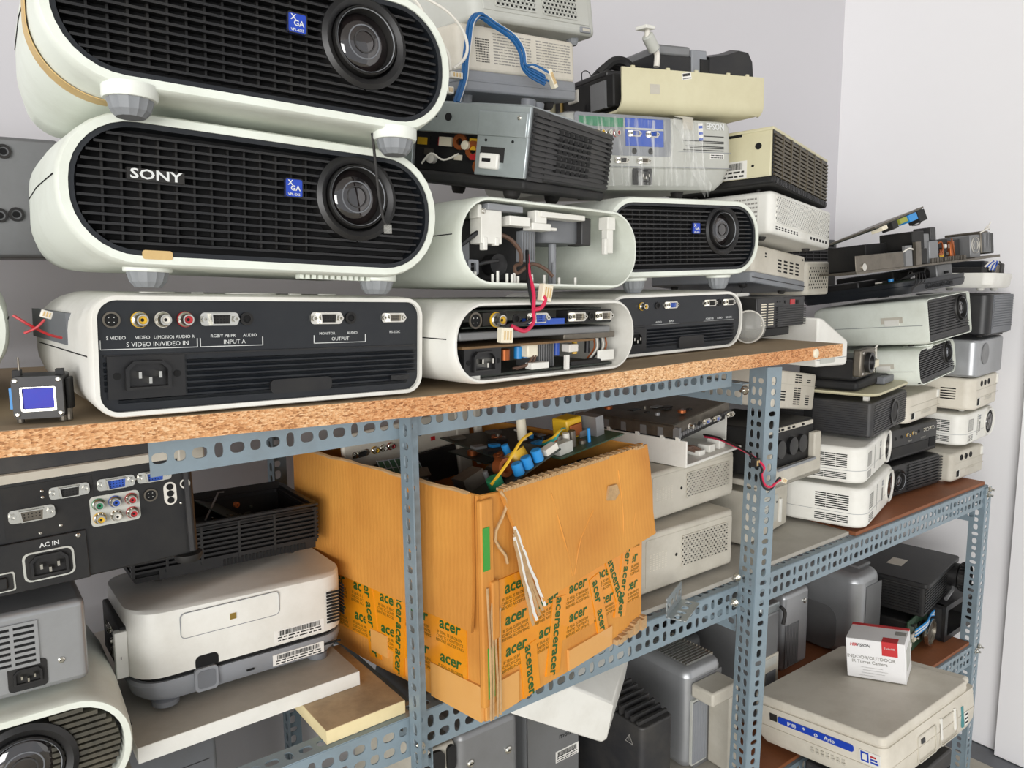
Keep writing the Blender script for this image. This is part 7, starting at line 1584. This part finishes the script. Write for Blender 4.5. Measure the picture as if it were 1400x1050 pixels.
# ------------------------------------------------------------------ document-scanner shaped projector in front, on a carton
t = thing('storage_case', 'dark grey case standing on the floor under the flat off-white projector', 'case', (1.345, 0.645, FZ), (0.7, 0, 0))
MB().box(-0.13, 0.11, -0.06, 0.085, 0.0, 0.40).build('case_body', CHARC, t, bevel=0.006); MB().box(-0.134, 0.114, -0.064, 0.089, 0.40, 0.4345).build('case_lid', CHARC, t, bevel=0.004)
W, D, H = 0.352, 0.262, 0.108
t = thing('projector', 'flat off-white projector with a scratched blue label strip under the small camera carton', CATP, (1.374, 0.705, LW + 0.0175), (0.7, -6.5, 1.0))
MB().loft([[(x * s, y * s, z) for x, y in rr(W, D, 0.016, 5)] for z, s in ((0.006, 0.93), (0.022, 0.985), (0.045, 1.0), (0.0455, 0.99), (0.047, 0.99), (0.0475, 1.0), (0.083, 0.995))]).build('body', BEIGE, t)
MB().loft([[(x * s + 0.0, y * s, z) for x, y in rr(W - 0.03, D - 0.004, 0.012, 5)] for z, s in ((0.083, 1.0), (0.085, 0.985), (0.0865, 1.0), (0.098, 1.0), (0.101, 0.985))]).build('lid', BEIGE, t, Matrix.Translation((-0.012, 0, 0)), bevel=0.001)
L_ = Panel(t, 'left', W, D, H)
st = L_.rplate('label_strip', 0.0, 0.066, 0.15, 0.013, 0.005, 0.0012, BADGE); L_.box('black_patch', -0.092, -0.077, 0.060, 0.073, 0.0012, INKK)
for tx, x, s_, in (('Avio', 0.03, 0.011), ('IP 83', -0.045, 0.009), ('*', -0.02, 0.012), ('o', 0.004, 0.014)): L_.text(tx, x, 0.0655, s_, INKW, 0.0016, parent=st, bold=0.0002)
s2 = L_.rplate('spec_sticker', 0.104, 0.060, 0.036, 0.022, 0.002, 0.0012, PAPER); L_.box('sticker_icon', 0.088, 0.102, 0.052, 0.069, 0.0016, BADGE, parent=s2); L_.box('icon_centre', 0.091, 0.099, 0.055, 0.066, 0.002, PAPER, parent=s2)
for k in range(3): L_.box('print', 0.105, 0.119 - 0.002 * k, 0.053 + k * 0.005, 0.056 + k * 0.005, 0.0016, BADGE if k != 2 else RED, parent=s2)
L_.slots(-0.01, 0.06, 0.028, 0.040, 7, 2, 0.5, 0.4, BEIGE2, 'small_vents', 0.001)
P = Panel(t, 'front', W, D, H)
for x in (-0.03, 0.055): 
    MB().frame(rr(0.07, 0.05, 0.006, 4, x, 0.042), rr(0.066, 0.046, 0.005, 4, x, 0.042), -0.0016, 0.001).build('door_outline', BEIGE2, t, P.M)
P.box('latch', -0.052, -0.04, 0.05, 0.058, 0.002, CHARC); P.box('hinge', 0.02, 0.026, 0.03, 0.07, 0.003, WHITE2, 0.001, 0.001); P.box('teal_label', 0.108, 0.116, 0.022, 0.062, 0.001, mat('teal_print', (70, 136, 140), 0.6)); P.sticker(0.128, 0.034, 0.014, 0.024, 3, bar=False)
P.box('hinge', 0.075, 0.081, 0.03, 0.07, 0.003, WHITE2, 0.001, 0.001)
MB().box(W / 2 - 0.03, W / 2 - 0.002, -D / 2 + 0.01, D / 2 - 0.01, 0.083, 0.099).build('end_cap', BEIGE, t, bevel=0.006)
feet(t, W, D, FOOT_W, 0.36, 0.34, True)
# --- small camera carton
W, D, H = 0.106, 0.090, 0.078
t = thing('camera_box', 'small white and red camera carton standing on the flat off-white projector', 'box', (1.446, 0.722, 0.4655), (-69.4, -3.2, -5.8))
MB().box(-W / 2, W / 2, -D / 2, D / 2, 0, H).build('carton', mat('white_card', (232, 231, 230), 0.55, dirt=0.12), t, bevel=0.0012)
P = Panel(t, 'front', W, D, H)
REDC = mat('red_card', (196, 40, 44), 0.45, dirt=0.2)
T2 = Panel(t, 'top', W, D, H); T2.box('red_band', -W / 2, W / 2, D / 2 - 0.012, D / 2 + 0.0005, 0.0006, REDC); T2.box('red_seal', 0.012, 0.040, -D / 2, -D / 2 + 0.025, 0.0006, REDC); T2.box('grey_print', 0.03, 0.05, 0.0, 0.02, 0.0005, INKG)
rs = P.box('red_seal', 0.012, 0.040, H - 0.027, H, 0.0006, REDC); P.text('TurboHD', 0.026, H - 0.012, 0.005, INKW, 0.001, parent=rs)
P.text('HIK', -0.0385, H - 0.012, 0.0082, REDC, bold=0.0003, shear=0.15); P.text('VISION', -0.0215, H - 0.012, 0.0082, INKK, bold=0.0001, shear=0.15)
P.text('INDOOR/OUTDOOR', -0.008, H - 0.036, 0.0092, INKG, bold=0.0001); P.text('IR Turret Camera', -0.011, H - 0.045, 0.0088, INKG, bold=0.0001)
for k, n in enumerate((40, 46, 42, 30)): P.text('x' * n, -0.046 + n * 0.00098, H - 0.055 - k * 0.0055, 0.0028, mat('pale_ink', (196, 194, 192), 0.7), sx=0.7)
Panel(t, 'right', W, D, H).box('side_print', -0.03, 0.03, 0.02, 0.06, 0.0005, EPSG)
# --- cable on the floor by the end wall
fc = MB().tube(spline([(2.15, 0.2, FZ + 0.005), (2.13, 0.5, FZ + 0.005), (2.1, 0.72, FZ + 0.005), (2.0, 0.9, FZ + 0.005), (1.7, 1.0, FZ + 0.005)]), 0.005, 8).build('floor_cable', WIREK)
tag(fc, 'dark cable running over the floor tiles beside the end wall', 'cable')
